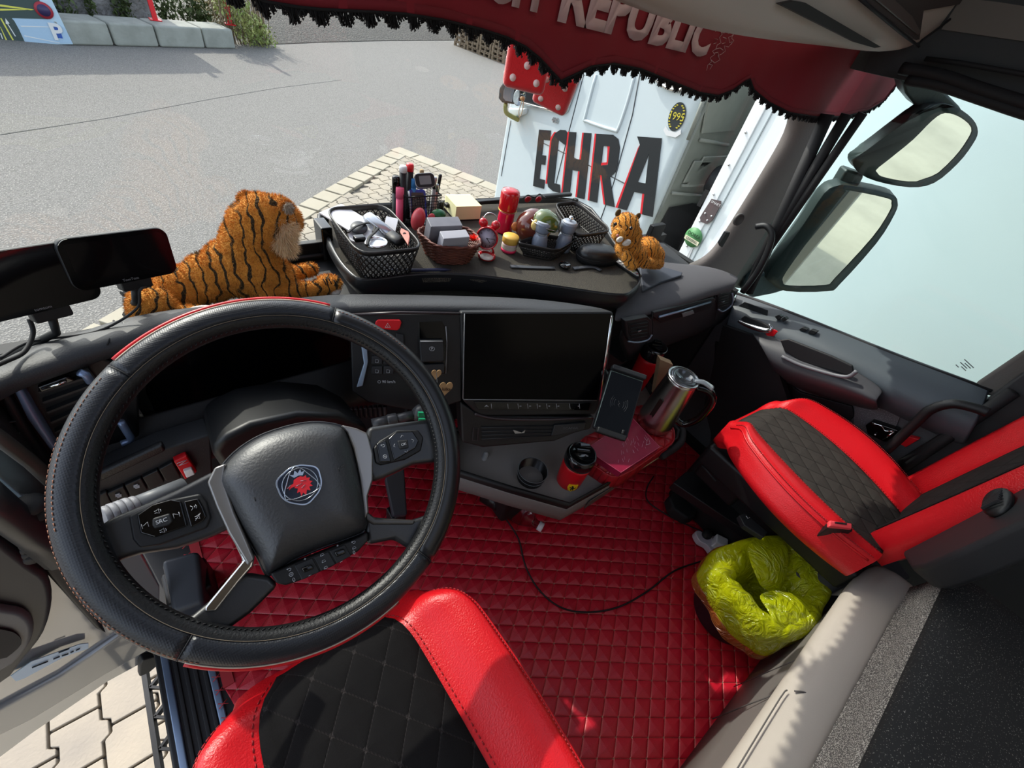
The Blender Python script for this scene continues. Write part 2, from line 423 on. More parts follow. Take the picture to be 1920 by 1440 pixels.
# bush and dry weeds
c = gp(470, 84); mb = MB(); mb2 = MB()
for dx, dz, r, n in ((0, .35, .42, 900), (-.3, .75, .4, 700), (-.55, 1.1, .38, 500), (.35, .15, .35, 400)):
    leaves(mb, c+dirb*dx+V(0, 0, dz), (r, r, r*.9), n, .045)
for i in range(60):
    a = c+dirb*random.uniform(-.7, .5); mb2.tube([a, a+V(random.uniform(-.2, .2), random.uniform(-.2, .2), random.uniform(.6, 1.4))], .008, 4)
t = thing('bush', 'pale green wild bush growing at the end of the concrete barrier', 'bush', c)
for m_, nme, mm in ((mb, 'foliage', M_bush), (mb2, 'twigs', M_wood)):
    o = m_.build(nme, mm, t); o.location = -c
mb = MB()
for px, py, r, n in ((400, 15, .9, 700), (415, 35, .6, 500), (385, 5, .6, 400)): leaves(mb, on_wall(px, py, -.6), (r*.6, .4, r), n, .05)
o = mb.build('dry_weeds', mat('dry_grass', 'a79870', .8, var=(5, .9, '86805a'))); tag(o, 'brownish dry weeds between the stone wall and the bush', 'weeds', kind='stuff')
# gravel bank
e = [gp(470, 86), gp(600, 80), gp(720, 77), gp(850, 76), gp(1000, 70)]
rows = []
for j in range(14):
    r_ = []
    for i in range(40):
        f = i/39*(len(e)-1); k = min(int(f), len(e)-2); p = e[k].lerp(e[k+1], f-k)
        h = (j/13)**.8*3.4
        r_.append(p+V(-j*.05, j*.75, 0)+V(0, 0, h+noise.noise(V(i*.7, j*.8, 0))*.22*min(1, j/3)+.02))
    rows.append(r_)
mb = MB(); mb.grid(rows); o = mb.build('gravel_bank', M_grav, sub=1); tag(o, 'sloping bank of grey gravel beyond the yard', 'gravel', kind='stuff')
# pallet stacks
def pallet():
    t = thing('wooden_pallet', 'x', 'pallet')
    mb = MB()
    for i in range(5): mb.box((-.5+i*.25, 0, .135), (.14, .8, .022))
    for i in range(3): mb.box((0, -.35+i*.35, .113), (1.2, .1, .022)); mb.box((0, -.35+i*.35, .011), (1.2, .1, .022))
    mb.build('deck_boards', M_wood, t)
    mb = MB()
    for x in (-.52, 0, .52):
        for y in (-.35, 0, .35): mb.box((x, y, .062), (.14, .1, .08))
    mb.build('blocks', M_wood, t); return t
proto = pallet(); first = True
base = gp(855, 86); base2 = gp(948, 122)
dirp = (base2-base); L_ = dirp.length; dirp.normalize(); pn = V(-dirp.y, dirp.x, 0)
if pn.y < 0: pn = -pn
ns = 4
names = ['leftmost', 'second left', 'third left', 'rightmost']
for sidx in range(ns):
    c0 = base + dirp*(L_*(sidx+.3)/ns) + pn*.4
    for k in range(9):
        if first: t = proto; first = False
        else:
            t = proto.copy(); COL.objects.link(t)
            for ch in list(proto.children): c = ch.copy(); COL.objects.link(c); c.parent = t
        t.location = (c0.x+random.uniform(-.02, .02), c0.y, G+k*.148); t.rotation_euler = (0, 0, math.atan2(dirp.y, dirp.x)+random.uniform(-.03, .03))
        if L_/ns < 1.25: t.scale = (L_/ns/1.28,)*1+(1, 1)
        pos = ['bottom', 'second', 'third', 'fourth', 'fifth', 'sixth', 'seventh', 'eighth', 'top'][k]
        t['label'] = f'weathered wooden pallet, {pos} in the {names[sidx]} stack beyond the yard'; t['category'] = 'pallet'; t['group'] = 'pallets stacked at the yard edge'
# traffic plan board
by = gp(137, 83).y-.12
bp = lambda px, py: at(px, py, 'y', by)
t = thing('traffic_plan_board', 'large board with a plan of parking lanes, arrows and signs, at the top left', 'sign board', (bp(0, 80).x, by, G))
def flat(name, pts, m, parent, d=.004, th=.01, mb=None):
    own = mb is None; mb = mb or MB()
    P = [bp(*p)+V(0, -d, 0) for p in pts]; mb.prism(P, (0, th, 0))
    if own:
        o = mb.build(name, m, parent); o.location = -parent.location; return o
flat('panel', [(-90, 84), (137, 83), (97, 0), (70, -60), (-120, -60)], mat('board_white', 'b7cfe0', .4), t, 0, .03)
flat('road_area', [(-90, 83), (48, 82), (30, 43), (22, 34), (90, 36), (76, 8), (66, -30), (-120, -30), (-110, 60)], mat('board_dark', '3b4a4a', .5), t, .003, .004)
flat('parking_area', [(50, 81), (136, 81), (121, 52), (92, 37), (24, 34)], mat('board_pale', 'a9c4dc', .4), t, .005, .003)
mb = MB()
for q in ([(0, 8), (60, 17), (64, 18), (58, 19), (0, 12)], [(0, 16), (60, 18), (0, 20)], [(0, 34), (3, 34), (26, 75), (23, 75)], [(0, 50), (1, 50), (14, 76), (11, 76)]): flat('', q, None, t, .007, .003, mb)
o = mb.build('lane_markings', mat('yellow_line', 'd4cf5a', .5), t); o.location = -t.location
mb = MB()
for q in ([(13, 44), (15, 44), (30, 68), (28, 68)], [(10, 34), (11, 45), (18, 44)], [(38, 48), (100, 50), (101, 51), (40, 50)], [(45, 66), (112, 80), (112, 81), (46, 68)], [(0, 62), (2, 62), (6, 73), (4, 73)]): flat('', q, None, t, .0075, .003, mb)
o = mb.build('white_arrow_and_lines', M_white, t); o.location = -t.location
mb = MB(); cc = bp(82, 19)
for r_, d, mi in ((.12, .01, 0), (.085, .016, 1)): mb.lathe([(r_, 0), (r_, .01)], cc+V(0, -d, 0), (0, -1, 0), 24, mi)
o = mb.build('no_stopping_sign', [mat('sign_red', 'a4303c', .4), mat('sign_blue_dark', '3a3158', .4)], t); o.location = -t.location
flat('parking_sign', [(96, 50), (110, 51), (118, 72), (104, 70)], mat('sign_blue', '2b55a8', .4), t, .012, .006)
o = text('parking_letter', 'P', .34, frame(bp(107, 61)+V(0, -.02, 0), (1, 0, .0), (0, 0, 1)), M_white, t, bold=.01); o.location = -t.location
# ------------------------------------------------------------------ white truck beside ours
TX = 2.7
def tp(px, py, d=0): return at(px, py, 'x', TX-d)
yf = tp(945, 230).y; yr = tp(1322, 170).y
t = thing('white_truck_cab', 'white cab-over lorry cab with black and red lettering beside our cab', 'truck', (TX, yr, G))
def tb(mb, name, m, **k):
    o = mb.build(name, m, t, **k); o.location = -t.location; return o
mb = MB()
mb.box((TX+1.2, (yf+yr)/2, G+.75+1.35), (2.4, yf-yr, 2.7)); tb(mb, 'cab_body', M_truckw, bevel=.06, bseg=4)
# rear wall of the cab with pressed panels
def rp(px, py, d=0): return at(px, py, 'y', yr-d)
mb = MB(); mb.prism([V(TX+.06, yr-.02, G+.9), V(TX+2.3, yr-.02, G+.9), V(TX+2.3, yr-.02, G+3.3), V(TX+.06, yr-.02, G+3.3)], (0, .03, 0))
tb(mb, 'rear_wall', M_truckg)
mb = MB()
for q in ([(1330, 165), (1415, 150), (1372, 245), (1312, 250)], [(1318, 292), (1370, 290), (1330, 345), (1285, 347)], [(1300, 300), (1345, 300), (1315, 340), (1278, 342)]):
    c = sum((rp(*p) for p in q), V(0, 0, 0))/4
    mb.prism([rp(*p, .022) for p in q], (0, -.018, 0))
tb(mb, 'pressed_panel', M_truckg, bevel=.01)
mb = MB()
for a, b in (((1312, 262), (1365, 272)), ((1278, 348), (1345, 346)), ((1260, 362), (1330, 368)), ((1330, 160), (1290, 262))):
    mb.tube([rp(*a, .03), rp(*b, .03)], .012, 8)
tb(mb, 'pressed_rib', M_truckg)
mb = MB(); mb.prism([rp(*q, .04) for q in ((1258, 390), (1300, 382), (1330, 385), (1290, 470), (1215, 480), (1230, 440))], (0, .01, 0)); tb(mb, 'dark_underbody_opening', M_rub)
mb = MB(); mb.box((TX+1.1, yr-.12, G+1.35), (1.2, .2, .3)); mb.lathe([(.12, 0), (.12, .3)], (TX+.5, yr-.15, G+1.5), (1, 0, 0)); mb.lathe([(.1, 0), (.1, .1)], (TX+.35, yr-.12, G+1.9), (0, -1, 0)); tb(mb, 'engine_parts', M_blk2, bevel=.02)
# side details
w_ = [(955, 150), (975, 193), (1058, 213), (1063, 209), (1088, 140), (1000, 110)]
mb = MB(); mb.prism([tp(*p, .004) for p in w_], (.02, 0, 0)); tb(mb, 'side_window', mat('truck_window', '2c3436', .08))
mb = MB(); mb.tube([tp(*p, .012) for p in [(975, 192), (1056, 212.5), (1063, 208), (1086, 145)]], .010, 8, smoothn=0); tb(mb, 'window_rim', M_chrome)
mb = MB()
for q in ([(1094, 142), (1066, 250), (1039, 358)], [(1200, 138), (1186, 215), (1150, 345), (1125, 415)], [(958, 226), (940, 330)]):
    mb.tube([tp(*p, .0) for p in q], .0045, 6)
mb.tube([tp(*p, .0) for p in [(1014, 266), (1056, 286), (1160, 338), (1227, 373)]], .004, 6)  # thin slanting dark line across the cab side
tb(mb, 'panel_gap', mat('panel_gap_dark', '45494c', .6))
mb = MB(); rr = [(1118, 140), (1098, 218), (1100, 227), (1150, 244), (1160, 240), (1178, 188), (1190, 143)]
mb.tube([tp(*p, .0) for p in rr], .012, 8, smoothn=4); tb(mb, 'pressed_recess', M_truckw)
mb = MB(); mb.tube([tp(*p, .015) for p in [(1224, 140), (1240, 158), (1262, 168), (1292, 168)]], .012, 8, smoothn=3); mb.prism([tp(*p, .0) for p in [(1224, 140), (1240, 158), (1262, 168), (1292, 168), (1300, 130)]], (-.02, 0, 0)); tb(mb, 'side_lamp', M_steel)
# mirror
mb = MB(); mc = at(945, 178, 'x', TX-.25)
mq = [(948, 148), (936, 165), (934, 185), (941, 193), (962, 196), (975, 190), (970, 150)]
mb.prism([at(*p, 'x', TX-.22) for p in mq], (.06, .05, 0)); tb(mb, 'mirror_housing', M_blk2, bevel=.015)
mb = MB(); mb.prism([at(*p, 'x', TX-.225) for p in [(950, 156), (944, 170), (943, 183), (948, 189), (960, 191), (966, 160)]], (.004, .004, 0)); tb(mb, 'mirror_glass', M_chrome)
mb = MB(); mb.tube([at(948, 196, 'x', TX-.2), at(950, 212, 'x', TX-.14), at(972, 225, 'x', TX-.02)], .018, 8, smoothn=5); tb(mb, 'mirror_arm', mat('olive_arm', '8d8f55', .5))
mb = MB(); mb.prism([tp(*p) for p in [(960, 202), (992, 203), (990, 214), (975, 220), (962, 214)]], (-.05, 0, 0)); tb(mb, 'mirror_base', M_truckw, bevel=.015)
tq = frame(tp(1041, 226, .006), tp(1053, 229)-tp(1030, 223), V(0, 0, 1))
o = text('type_number', '480', .055, tq, M_steel, t, ext=.003); o.location = -t.location
# lettering, drawn in a slanted box on the side of the cab
q00, q10, q01, q11 = tp(1055, 363, .004), tp(1224, 407, .004), tp(1067.5, 247, .004), tp(1241, 259, .004)
def lp(x, y, d=0):
    p = (q00*(1-x)+q10*x)*(1-y)+(q01*(1-x)+q11*x)*y
    return p+V(-d, 0, 0)
bl = {
 'E': [[(-.42, 0), (-.26, 0), (-.26, .16), (-.34, .16), (-.34, .42), (-.28, .42), (-.28, .58), (-.34, .58), (-.34, .84), (-.25, .84), (-.25, 1), (-.42, 1)]],
 'C': [[(-.05, .8), (-.13, .86), (-.13, .14), (-.05, .14), (-.03, 0), (-.13, 0), (-.2, .05), (-.225, .15), (-.225, .85), (-.19, .96), (-.12, 1.02), (-.05, 1.02), (-.02, .98), (-.02, .8)]],
 'H': [[(.0, 0), (.09, 0), (.09, 1), (.0, 1)], [(.185, 0), (.275, 0), (.275, 1), (.185, 1)], [(.09, .42), (.185, .42), (.185, .6), (.09, .6)]],
 'R': [[(.335, 0), (.425, 0), (.425, 1), (.335, 1)], [(.425, .84), (.50, .84), (.50, .58), (.425, .56), (.425, .42), (.54, .42), (.59, .5), (.605, .62), (.605, .84), (.58, .95), (.52, 1), (.425, 1)], [(.445, .42), (.535, .42), (.62, 0), (.52, 0)]],
 'A': [[(.655, 0), (.745, 0), (.80, .32), (.90, .32), (.90, .0), (1.0, 0), (1.0, 1), (.77, 1), (.80, .93), (.815, .86), (.80, .74)], ]}
ah = [(.815, .44), (.90, .44), (.90, .80), (.875, .80)]
mb = MB()
for L, pl in bl.items():
    for q in pl:
        if L == 'A':
            # outer shape minus its triangular counter: two legs and bar
            pass
        else: mb.prism([lp(*p, .003) for p in q], (.004, 0, 0))
for q in ([(.655, 0), (.745, 0), (.90, .80), (.90, 1), (.77, 1), (.805, .90)], [(.90, 0), (1.0, 0), (1.0, 1), (.90, 1)], [(.795, .28), (.90, .28), (.90, .42), (.822, .42)]): mb.prism([lp(*p, .003) for p in q], (.004, 0, 0))
tb(mb, 'black_lettering', M_lblk)
mb = MB()
for q in ([(-.245, .1), (-.225, .1), (-.225, .85), (-.17, .98), (-.2, .98), (-.245, .88)], [(-.02, 0), (.0, 0), (.0, 1), (-.02, 1)], [(.165, .6), (.185, .6), (.185, 1), (.165, 1)], [(.165, 0), (.185, 0), (.185, .42), (.165, .42)], [(.315, 0), (.335, 0), (.335, 1), (.315, 1)],
          [(.485, .58), (.50, .60), (.50, .84), (.47, .84), (.478, .8)], [(.425, .56), (.485, .58), (.49, .62), (.425, .6)], [(.425, .42), (.445, .42), (.525, 0), (.5, 0)], [(.63, 0), (.655, 0), (.805, .90), (.79, .86)], [(.88, .0), (.90, 0), (.90, .28), (.88, .28)], [(.80, .42), (.822, .42), (.90, .8), (.885, .8)]):
    mb.prism([lp(*p, .002) for p in q], (.003, 0, 0))
tb(mb, 'red_lettering_edge', M_lred)
# anniversary badge
bc = tp(1269, 219, .006); bx = (tp(1284, 222)-tp(1254, 216)).normalized(); bf = frame(bc, bx, V(0, 0, 1)); br = (tp(1285, 219)-tp(1253, 219)).length/2
mb = MB(); slab(mb, bf, [(br*.95*cos(a*pi/16), br*1.25*sin(a*pi/16)) for a in range(32)], 0, .002); tb(mb, 'badge_disc', mat('badge_black', '22282a', .5))
mb = MB()
for s_ in (-1, 1):
    for k in range(9):
        a = R(-60+k*16); c = V(s_*br*.80*cos(a), br*1.05*sin(a), .003)
        slab(mb, bf @ Matrix.Translation(c), [(.009, 0), (0, .0045), (-.009, 0), (0, -.0045)], 0, .001)
tb(mb, 'badge_laurel', mat('badge_gold', 'c9b93c', .5))
o = text('badge_year', '1995', .058, bf @ Matrix.Translation((0, 0, .005)), MATS['badge_gold'], t); o.location = -t.location
mb = MB(); slab(mb, bf, [(-br*.95, -br*.95), (-br*.5, -br*1.3), (br*.5, -br*1.3), (br*.95, -br*.95), (br*1.1, -br*1.35), (br*.6, -br*1.75), (-br*.6, -br*1.75), (-br*1.1, -br*1.35)], .003, .005); tb(mb, 'badge_ribbon', M_white)
# ------------------------------------------------------------------ white trailer beside ours
yt = at(1355, 314, 'x', TX).y
t = thing('white_trailer', 'plain white box trailer standing close beside our side window', 'trailer', (TX, yt-4, G))
mb = MB(); mb.box((TX+1.25, yt-4.5, G+2.2), (2.5, 9, 3.2)); tb(mb, 'box_body', mat('trailer_white', 'eef6f7', .35, coat=.2))
mb = MB(); yy = yt-.02
mb.box((TX-.006, yt-.035, G+2.2), (.012, .07, 3.2)); tb(mb, 'corner_post', mat('trailer_post', 'f0f3f4', .3), bevel=.003)
mb = MB()
for k in range(16): mb.ball((TX-.014, yt-.035, G+.9+k*.17), .007, seg=8)
tb(mb, 'rivet', M_steel)
mb = MB()
ps = [at(1480, 205, 'x', TX), at(1440, 260, 'x', TX)]
yj = at(1400, 300, 'x', TX).y
mb.box((TX-.002, yj, G+2.2), (.008, .006, 3.2)); tb(mb, 'panel_joint', mat('joint_grey', '9aa4a8', .5))
tf = lambda px, py: frame(tp(px, py, .012), (0, -1, 0), (0, 0, 1))
def tpoly(name, pts, m, d=.016):
    mb = MB(); mb.prism([tp(*p, d) for p in pts], (.003, 0, 0)); return tb(mb, name, m)
tpoly('brown_sticker', [(1334, 373), (1352, 377), (1352, 382), (1336, 412), (1325, 420), (1314, 416), (1312, 408), (1318, 398)], mat('sticker_brown', '5b4f50', .5))
mb = MB()
for p in ((1322, 400), (1334, 405), (1326, 413)): mb.ball(tp(*p, .018), .006, seg=8)
tb(mb, 'sticker_dot', M_white)
o = text('sticker_text', 'SMART', .022, frame(tp(1342, 382, .018), (0, -1, 0), (0, 0, 1)), M_white, t); o.location = -t.location
c = tp(1300, 445, .016); rr_ = (tp(1318, 446)-tp(1282, 444)).length/2*.9
mb = MB(); mb.lathe([(rr_, 0), (rr_, .003)], c, (-1, 0, 0), 32); tb(mb, 'green_sticker', mat('sticker_green', '4f8a55', .5))
mb = MB(); slab(mb, frame(c+V(-.004, 0, -.02), (0, -1, 0), (0, 0, 1)), [(-rr_*.9, -.013), (rr_*.9, -.013), (rr_*.9, .013), (-rr_*.9, .013)], 0, .001); tb(mb, 'green_sticker_band', mat('sticker_cream', 'e3ddc0', .5))
o = text('green_sticker_name', 'DOREA', .032, frame(c+V(-.005, 0, .014), (0, -1, 0), (0, 0, 1)), mat('dark_green', '16351c', .5), t, sx=.9); o.location = -t.location
o = text('green_sticker_word', 'LEASING', .024, frame(c+V(-.006, 0, -.02), (0, -1, 0), (0, 0, 1)), MATS['dark_green'], t, sx=.9); o.location = -t.location
tpoly('type_plate', [(1282, 460), (1300, 464), (1288, 492), (1268, 488)], M_white, .01)
tpoly('side_marker', [(1322, 355), (1329, 358), (1312, 388), (1306, 385)], M_blk)
# ================================================================== CAB SHELL
FC, FP = .04618, .61530
FX, FY = .65873*1.4, -.11073*1.4
M_mat = quilt('quilted_red_leather', 'c4152c', 'ae1025', FP, FC, FX, FY, .42, 'c08a78', depth=.007, lw=.012, nbump=(300, .25))
mb = MB(); mb.box((.675, .25, -.05), (2.05, 1.6, .08)); struct(mb.build('floor', M_rub))
# red mat, one sheet with its outline around the engine hump side
mb = MB(); mb.prism([V(x, y, 0) for x, y in [(-.20, -.40), (-.20, .30), (-.235, .46), (-.235, .95), (1.62, .95), (1.62, -.40)]], (0, 0, -.008))
o = mb.build('quilted_floor_mat', M_mat, bevel=.003); tag(o, 'red leather floor mat quilted in diamonds covering the cab floor', 'floor mat')
mb = MB()
for k in range(40):
    y = -.38+k*.033; x = -.20 if y < .3 else -.235
    mb.tube([V(x-.016, y, .003), V(x+.004, y+.012, .004)], .0012, 5)
    mb.tube([V(x-.016, y+.012, .003), V(x+.004, y, .004)], .0010, 5)
mb.box((-.222, .70, .0), (.024, .5, .01)); mb.box((-.208, -.05, .0), (.024, .7, .01))
o2 = mb.build('edge_stitching', [M_stitch], o)
# pedals / foot rest, lower left seen through the wheel
t = thing('brake_pedal', 'black slanted pedal box left of the steering column on the red mat', 'pedal', (-.09, .46, 0))
def tb2(mb, name, m, par, **k):
    o = mb.build(name, m, par, **k); o.location = Vector(o.location)-par.matrix_basis.translation; return o
q = [at(300, 1050, 'z', .16), at(372, 1030, 'z', .16), at(383, 1130, 'z', .10), at(322, 1150, 'z', .10)]
mb = MB(); mb.prism(q, (0, 0, -.10)); tb2(mb, 'pedal_pad', mat('slate_plastic', '2c3138', .5), t, bevel=.012)
mb = MB(); mb.box((q[0]+q[2])/2-V(0, -.02, .09), (.10, .10, .10)); tb2(mb, 'pedal_box', M_blk, t, bevel=.01)
t = thing('accelerator_pedal', 'black accelerator pedal with red stitched edge seen through the right side of the wheel', 'pedal', (.27, .5, 0))
q = [at(722, 895, 'z', .22), at(758, 872, 'z', .22), at(764, 965, 'z', .10), at(737, 968, 'z', .10)]
mb = MB(); mb.prism(q, (0, .01, -.03)); tb2(mb, 'pedal_pad', MATS['slate_plastic'], t, bevel=.006)
mb = MB(); mb.box((q[2]+q[3])/2+V(0, .03, -.06), (.05, .05, .09)); tb2(mb, 'pedal_hinge', M_blk, t, bevel=.006)
# entrance sill on the driver side
t = thing('entrance_sill', 'black ribbed entrance sill with bluish metal strips beside the driver seat', 'door sill', (-.28, .2, 0))
mb = MB(); mb.box((-.285, .22, -.045), (.15, 1.0, .05)); tb2(mb, 'sill_plate', M_blk, t, bevel=.006)
mb = MB()
for x in (-.336, -.250): mb.box((x, .22, -.012), (.016, 1.0, .014))
tb2(mb, 'metal_strip', mat('blue_anodised', '6f8097', .3, metal=.6), t, bevel=.003)
mb = MB()
for k in range(4): mb.box((-.318+k*.018, .22, -.014), (.009, 1.0, .014))
tb2(mb, 'anti_slip_rib', M_rub, t, bevel=.002)
t = thing('step_tread', 'open black step tread of hexagonal steel grating below the driver sill', 'step', (-.42, .3, -.3))
mb = MB(); x0, z0 = -.43, -.30
for yy in [k*.085-.1 for k in range(12)]:
    P = [V(x0-.02, yy, z0), V(x0+.02, yy+.03, z0), V(x0+.055, yy+.03, z0), V(x0+.055, yy+.055, z0), V(x0+.02, yy+.055, z0), V(x0-.02, yy+.085, z0)]
    for a, b in zip(P, P[1:]): 
        d = (b-a); nn = V(-d.y, d.x, 0).normalized()*.0035
        mb.prism([a-nn, b-nn, b+nn, a+nn], (0, 0, -.025))
mb.box((x0-.028, .37, z0-.012), (.012, 1.05, .03)); mb.box((x0+.07, .37, z0-.012), (.02, 1.05, .035))
tb2(mb, 'steel_grating', M_blk2, t)
mb = MB(); mb.box((x0+.08, .37, z0-.16), (.03, 1.05, .28)); tb2(mb, 'step_riser', mat('blue_grey_paint', '5d6a74', .4), t)
# shell walls out of the picture keep the cab dark
M_roof = mat('grey_roof_cloth', '4c4b49', .9, bump=(400, .3, .001))
M_lt = mat('pale_headliner', '9c958a', .9, bump=(400, .3, .001))  # unseen lining made pale to bounce light into the cab
mb = MB()   # unseen roof opening, added to let sky light into the cab
mb.box((.60, .42, 2.05), (2.5, .86, .06)); mb.box((.60, -1.08, 2.05), (2.5, .14, .06)); mb.box((-.30, -.5, 2.05), (.7, 1.02, .06)); mb.box((1.50, -.5, 2.05), (.7, 1.02, .06)); struct(mb.build('ceiling', M_lt))
mb = MB(); mb.box((.60, -1.12, .95), (2.5, .06, 2.2)); struct(mb.build('wall_back', M_lt))
mb = MB(); mb.box((-.60, -.72, .95), (.06, .8, 2.2)); mb.box((-.60, .1, 1.93), (.06, 1.6, .22)); struct(mb.build('wall_left', M_lt))
mb = MB(); mb.prism([V(1.70, -1.1, 1.42), V(1.70, .30, 1.40), V(1.70, .60, 1.385), V(1.66, .75, 1.38), V(1.66, .75, 2.05), V(1.70, -1.1, 2.05)], (.08, 0, 0))
mb.box((1.75, -.75, .68), (.08, .75, 1.5))
struct(mb.build('wall_right', mat('dark_pillar_cloth', '3a3d3e', .9, bump=(400, .3, .001))))
# upper light cloth of the right wall
mb = MB(); mb.prism([at(*p, 'x', 1.69) for p in [(1765, 55), (1925, 78), (2100, 110), (2100, -300), (1850, -300), (1800, 0)]], (.006, 0, 0)); o = mb.build('trim_1', mat('grey_headliner', '6a6660', .9)); struct(o)
mb = MB()
P = [at(*p, 'x', 1.66) for p in [(1690, 128), (1760, 141), (1840, 168), (1925, 195), (2050, 235)]]
mb.tube(P, .014, 8, smoothn=4); P = [at(*p, 'x', 1.66) for p in [(1700, 150), (1760, 160), (1840, 186), (1925, 214), (2050, 250)]]; mb.tube(P, .012, 8, smoothn=4)
mb.tube([at(*p, 'x', 1.68) for p in [(1735, 110), (1800, 118), (1925, 140), (2050, 165)]], .006, 6)
o = mb.build('trim_2', M_rub); struct(o)
# header shelf above the windscreen
t = thing('overhead_shelf', 'warm grey plastic shelf above the windscreen with a dark slot', 'shelf', (.7, .55, 1.45))
sh = [(900, -60), (1040, -40), (1180, 0), (1250, 33), (1330, 62), (1410, 77), (1500, 88), (1580, 95), (1640, 104), (1690, 104), (1722, 90), (1760, 62), (1830, 0), (1900, -80)]
def sp(px, py, d=0): return at(px, py, 'y', .50-d)
rows = []
back = [V(p.x, .60, p.z+.0) for p in [sp(*q) for q in sh]]
r0 = [V(p.x, p.y+.06, p.z+.002) for p in [sp(*q) for q in sh]]
r1 = [sp(*q)+V(0, .02, .0) for q in sh]; r2 = [p+V(0, -.022, .012) for p in r1]; r3 = [p+V(0, -.03, .05) for p in r1]; r4 = [p+V(0, -.03, .25) for p in r1]; r5 = [V(p.x, p.y-.03, 2.02) for p in r1]
mb = MB(); mb.grid([back, r0, r1, r2, r3, r4, r5]); o = mb.build('shelf_front', mat('shelf_plastic', 'a39a8e', .55, bump=(300, .3, .001)), t, solid=.006, sub=1); o.location = -t.location
def shp(name, pts, m, d, th):
    mb = MB(); P = [sp(*p, .012+d) for p in pts]; mb.prism(P, (0, th, 0)); return tb2(mb, name, m, t)
shp('slot', [(1464, 8), (1492, 2), (1510, 5), (1652, 88), (1640, 90), (1606, 80)], mat('slot_dark', '1f1b19', .6), .005, .01)
shp('locker_recess', [(1615, -4), (1718, 75), (1724, 74), (1732, 20), (1822, 4), (1830, -30), (1660, -60)], mat('recess_dark', '3a3330', .7), .004, .01)
mb = MB(); mb.tube([sp(*p, .018) for p in [(1606, -8), (1716, 82), (1728, 76), (1800, 22), (1836, -10)]], .003, 6, smoothn=3); tb2(mb, 'lid_gap', M_rub, t)
mb = MB(); mb.prism([sp(*p, .02) for p in [(1640, -2), (1722, 66), (1728, 60), (1712, 30), (1676, -4)]], (0, .004, 0)); tb2(mb, 'locker_lid', mat('lid_brownish', '4e4540', .5), t, bevel=.003)
# A pillar on the right
M_pil = mat('pillar_textured', '55514e', .8, bump=(260, .5, .0015))
L = [(1482, 130, .72), (1505, 225, .70), (1470, 290, .68), (1420, 370, .69), (1365, 455, .70), (1345, 482, .70), (1322, 499, .71), (1290, 510, .72)]
M2 = [(1560, 130, .70), (1570, 225, .67), (1535, 290, .65), (1490, 370, .66), (1440, 455, .665), (1425, 490, .665), (1410, 520, .665), (1395, 545, .67)]
mb = MB()
r0 = [at(px, py, 'y', y) for px, py, y in L]; r1 = [at(px, py, 'y', y) for px, py, y in M2]
mid = [a.lerp(b, .5)+V(-.012, -.02, 0) for a, b in zip(r0, r1)]
mb.grid([[p+V(.02, .05, 0) for p in r0], r0, mid, r1, [p+V(.03, .03, 0) for p in r1]]); o = mb.build('windscreen_pillar', M_pil, solid=.012, sub=2)
tag(o, 'grained grey pillar trim at the right edge of the windscreen', 'pillar trim'); pil = o
def pp(px, py, y=.655): return at(px, py, 'y', y)
nP = V(-.35, -.93, .1).normalized()
c = pp(1384, 411, .655)
mb = MB(); mb.lathe([(.021, 0), (.021, .006), (.016, .010), (.015, .006), (.0, .006)], c, nP, 28); mb.build('round_clip', mat('clip_grey', '4d4b49', .5), pil)
mb = MB(); mb.prism([pp(1352, 462, .65), pp(1350, 456, .65), pp(1362, 436, .65), pp(1369, 436, .65), pp(1366, 444, .65), pp(1354, 464, .65)], (0, .01, 0)); mb.build('slot', M_rub, pil)
# door seal strips beside the pillar
mb = MB()
for (a, b), r_ in ((((1552, 214), (1402, 548)), .020), (((1588, 214), (1418, 500)), .016), (((1618, 212), (1440, 470)), .013)):
    A, B = at(*a, 'x', 1.665), at(*b, 'x', 1.665); mb.tube([A, A.lerp(B, .5), B], r_, 8)
o = mb.build('door_seal', M_rub); tag(o, 'black rubber door seals running down beside the right pillar', 'seal')
mb = MB(); mb.tube([at(*p, 'x', 1.62) for p in [(1418, 425), (1437, 424), (1447, 440), (1440, 470), (1420, 510), (1392, 548)]], .0105, 10, smoothn=5)
o = mb.build('grab_handle', M_blk, None); tag(o, 'black grab handle at the foot of the right windscreen pillar', 'handle')
# windscreen and side window
ws = [(-.46, .74), (-.3, .93), (0, 1.08), (.4, 1.16), (.8, 1.15), (1.2, 1.03), (1.5, .86), (1.64, .73)]
wsP = catmull([V(x, y, 0) for x, y in ws], 4)
mb = MB(); mb.grid([[p+V(0, 0, .70) for p in wsP], [p+V(0, -.04, 1.35) for p in wsP], [p+V(0, -.12, 1.95) for p in wsP]])
M_glass = glassmat('windscreen_glass', 'f4f8f5', .16)
o = mb.build('window_1', M_glass); struct(o)
M_glass2 = glassmat('side_window_glass', 'e6faf6', .12)
sy = lambda y: .83-(y+.16)*.20
mb = MB(); mb.add([(1.735, -.34, .80), (1.735, .60, .62), (1.735, .60, 1.42), (1.735, -.34, 1.44)], [(0, 1, 2, 3)]); struct(mb.build('window_2', M_glass2))
w2 = bpy.data.objects['window_2']; mb = MB(); wf_ = frame(at(1808, 686, 'x', 1.731), (0, -1, -.25), (0, -.25, 1))
for k, (w_, x_) in enumerate(((.032, 0), (.020, .004), (.024, -.002), (.016, .006), (.010, -.008))): slab(mb, wf_ @ Matrix.Translation((x_, .012-.006*k, 0)), [(-w_/2, -.0012), (w_/2, -.0012), (w_/2, .0012), (-w_/2, .0012)], 0, .0006)
mb.build('window_marking', mat('etched_grey', '5c6a6a', .6), w2)
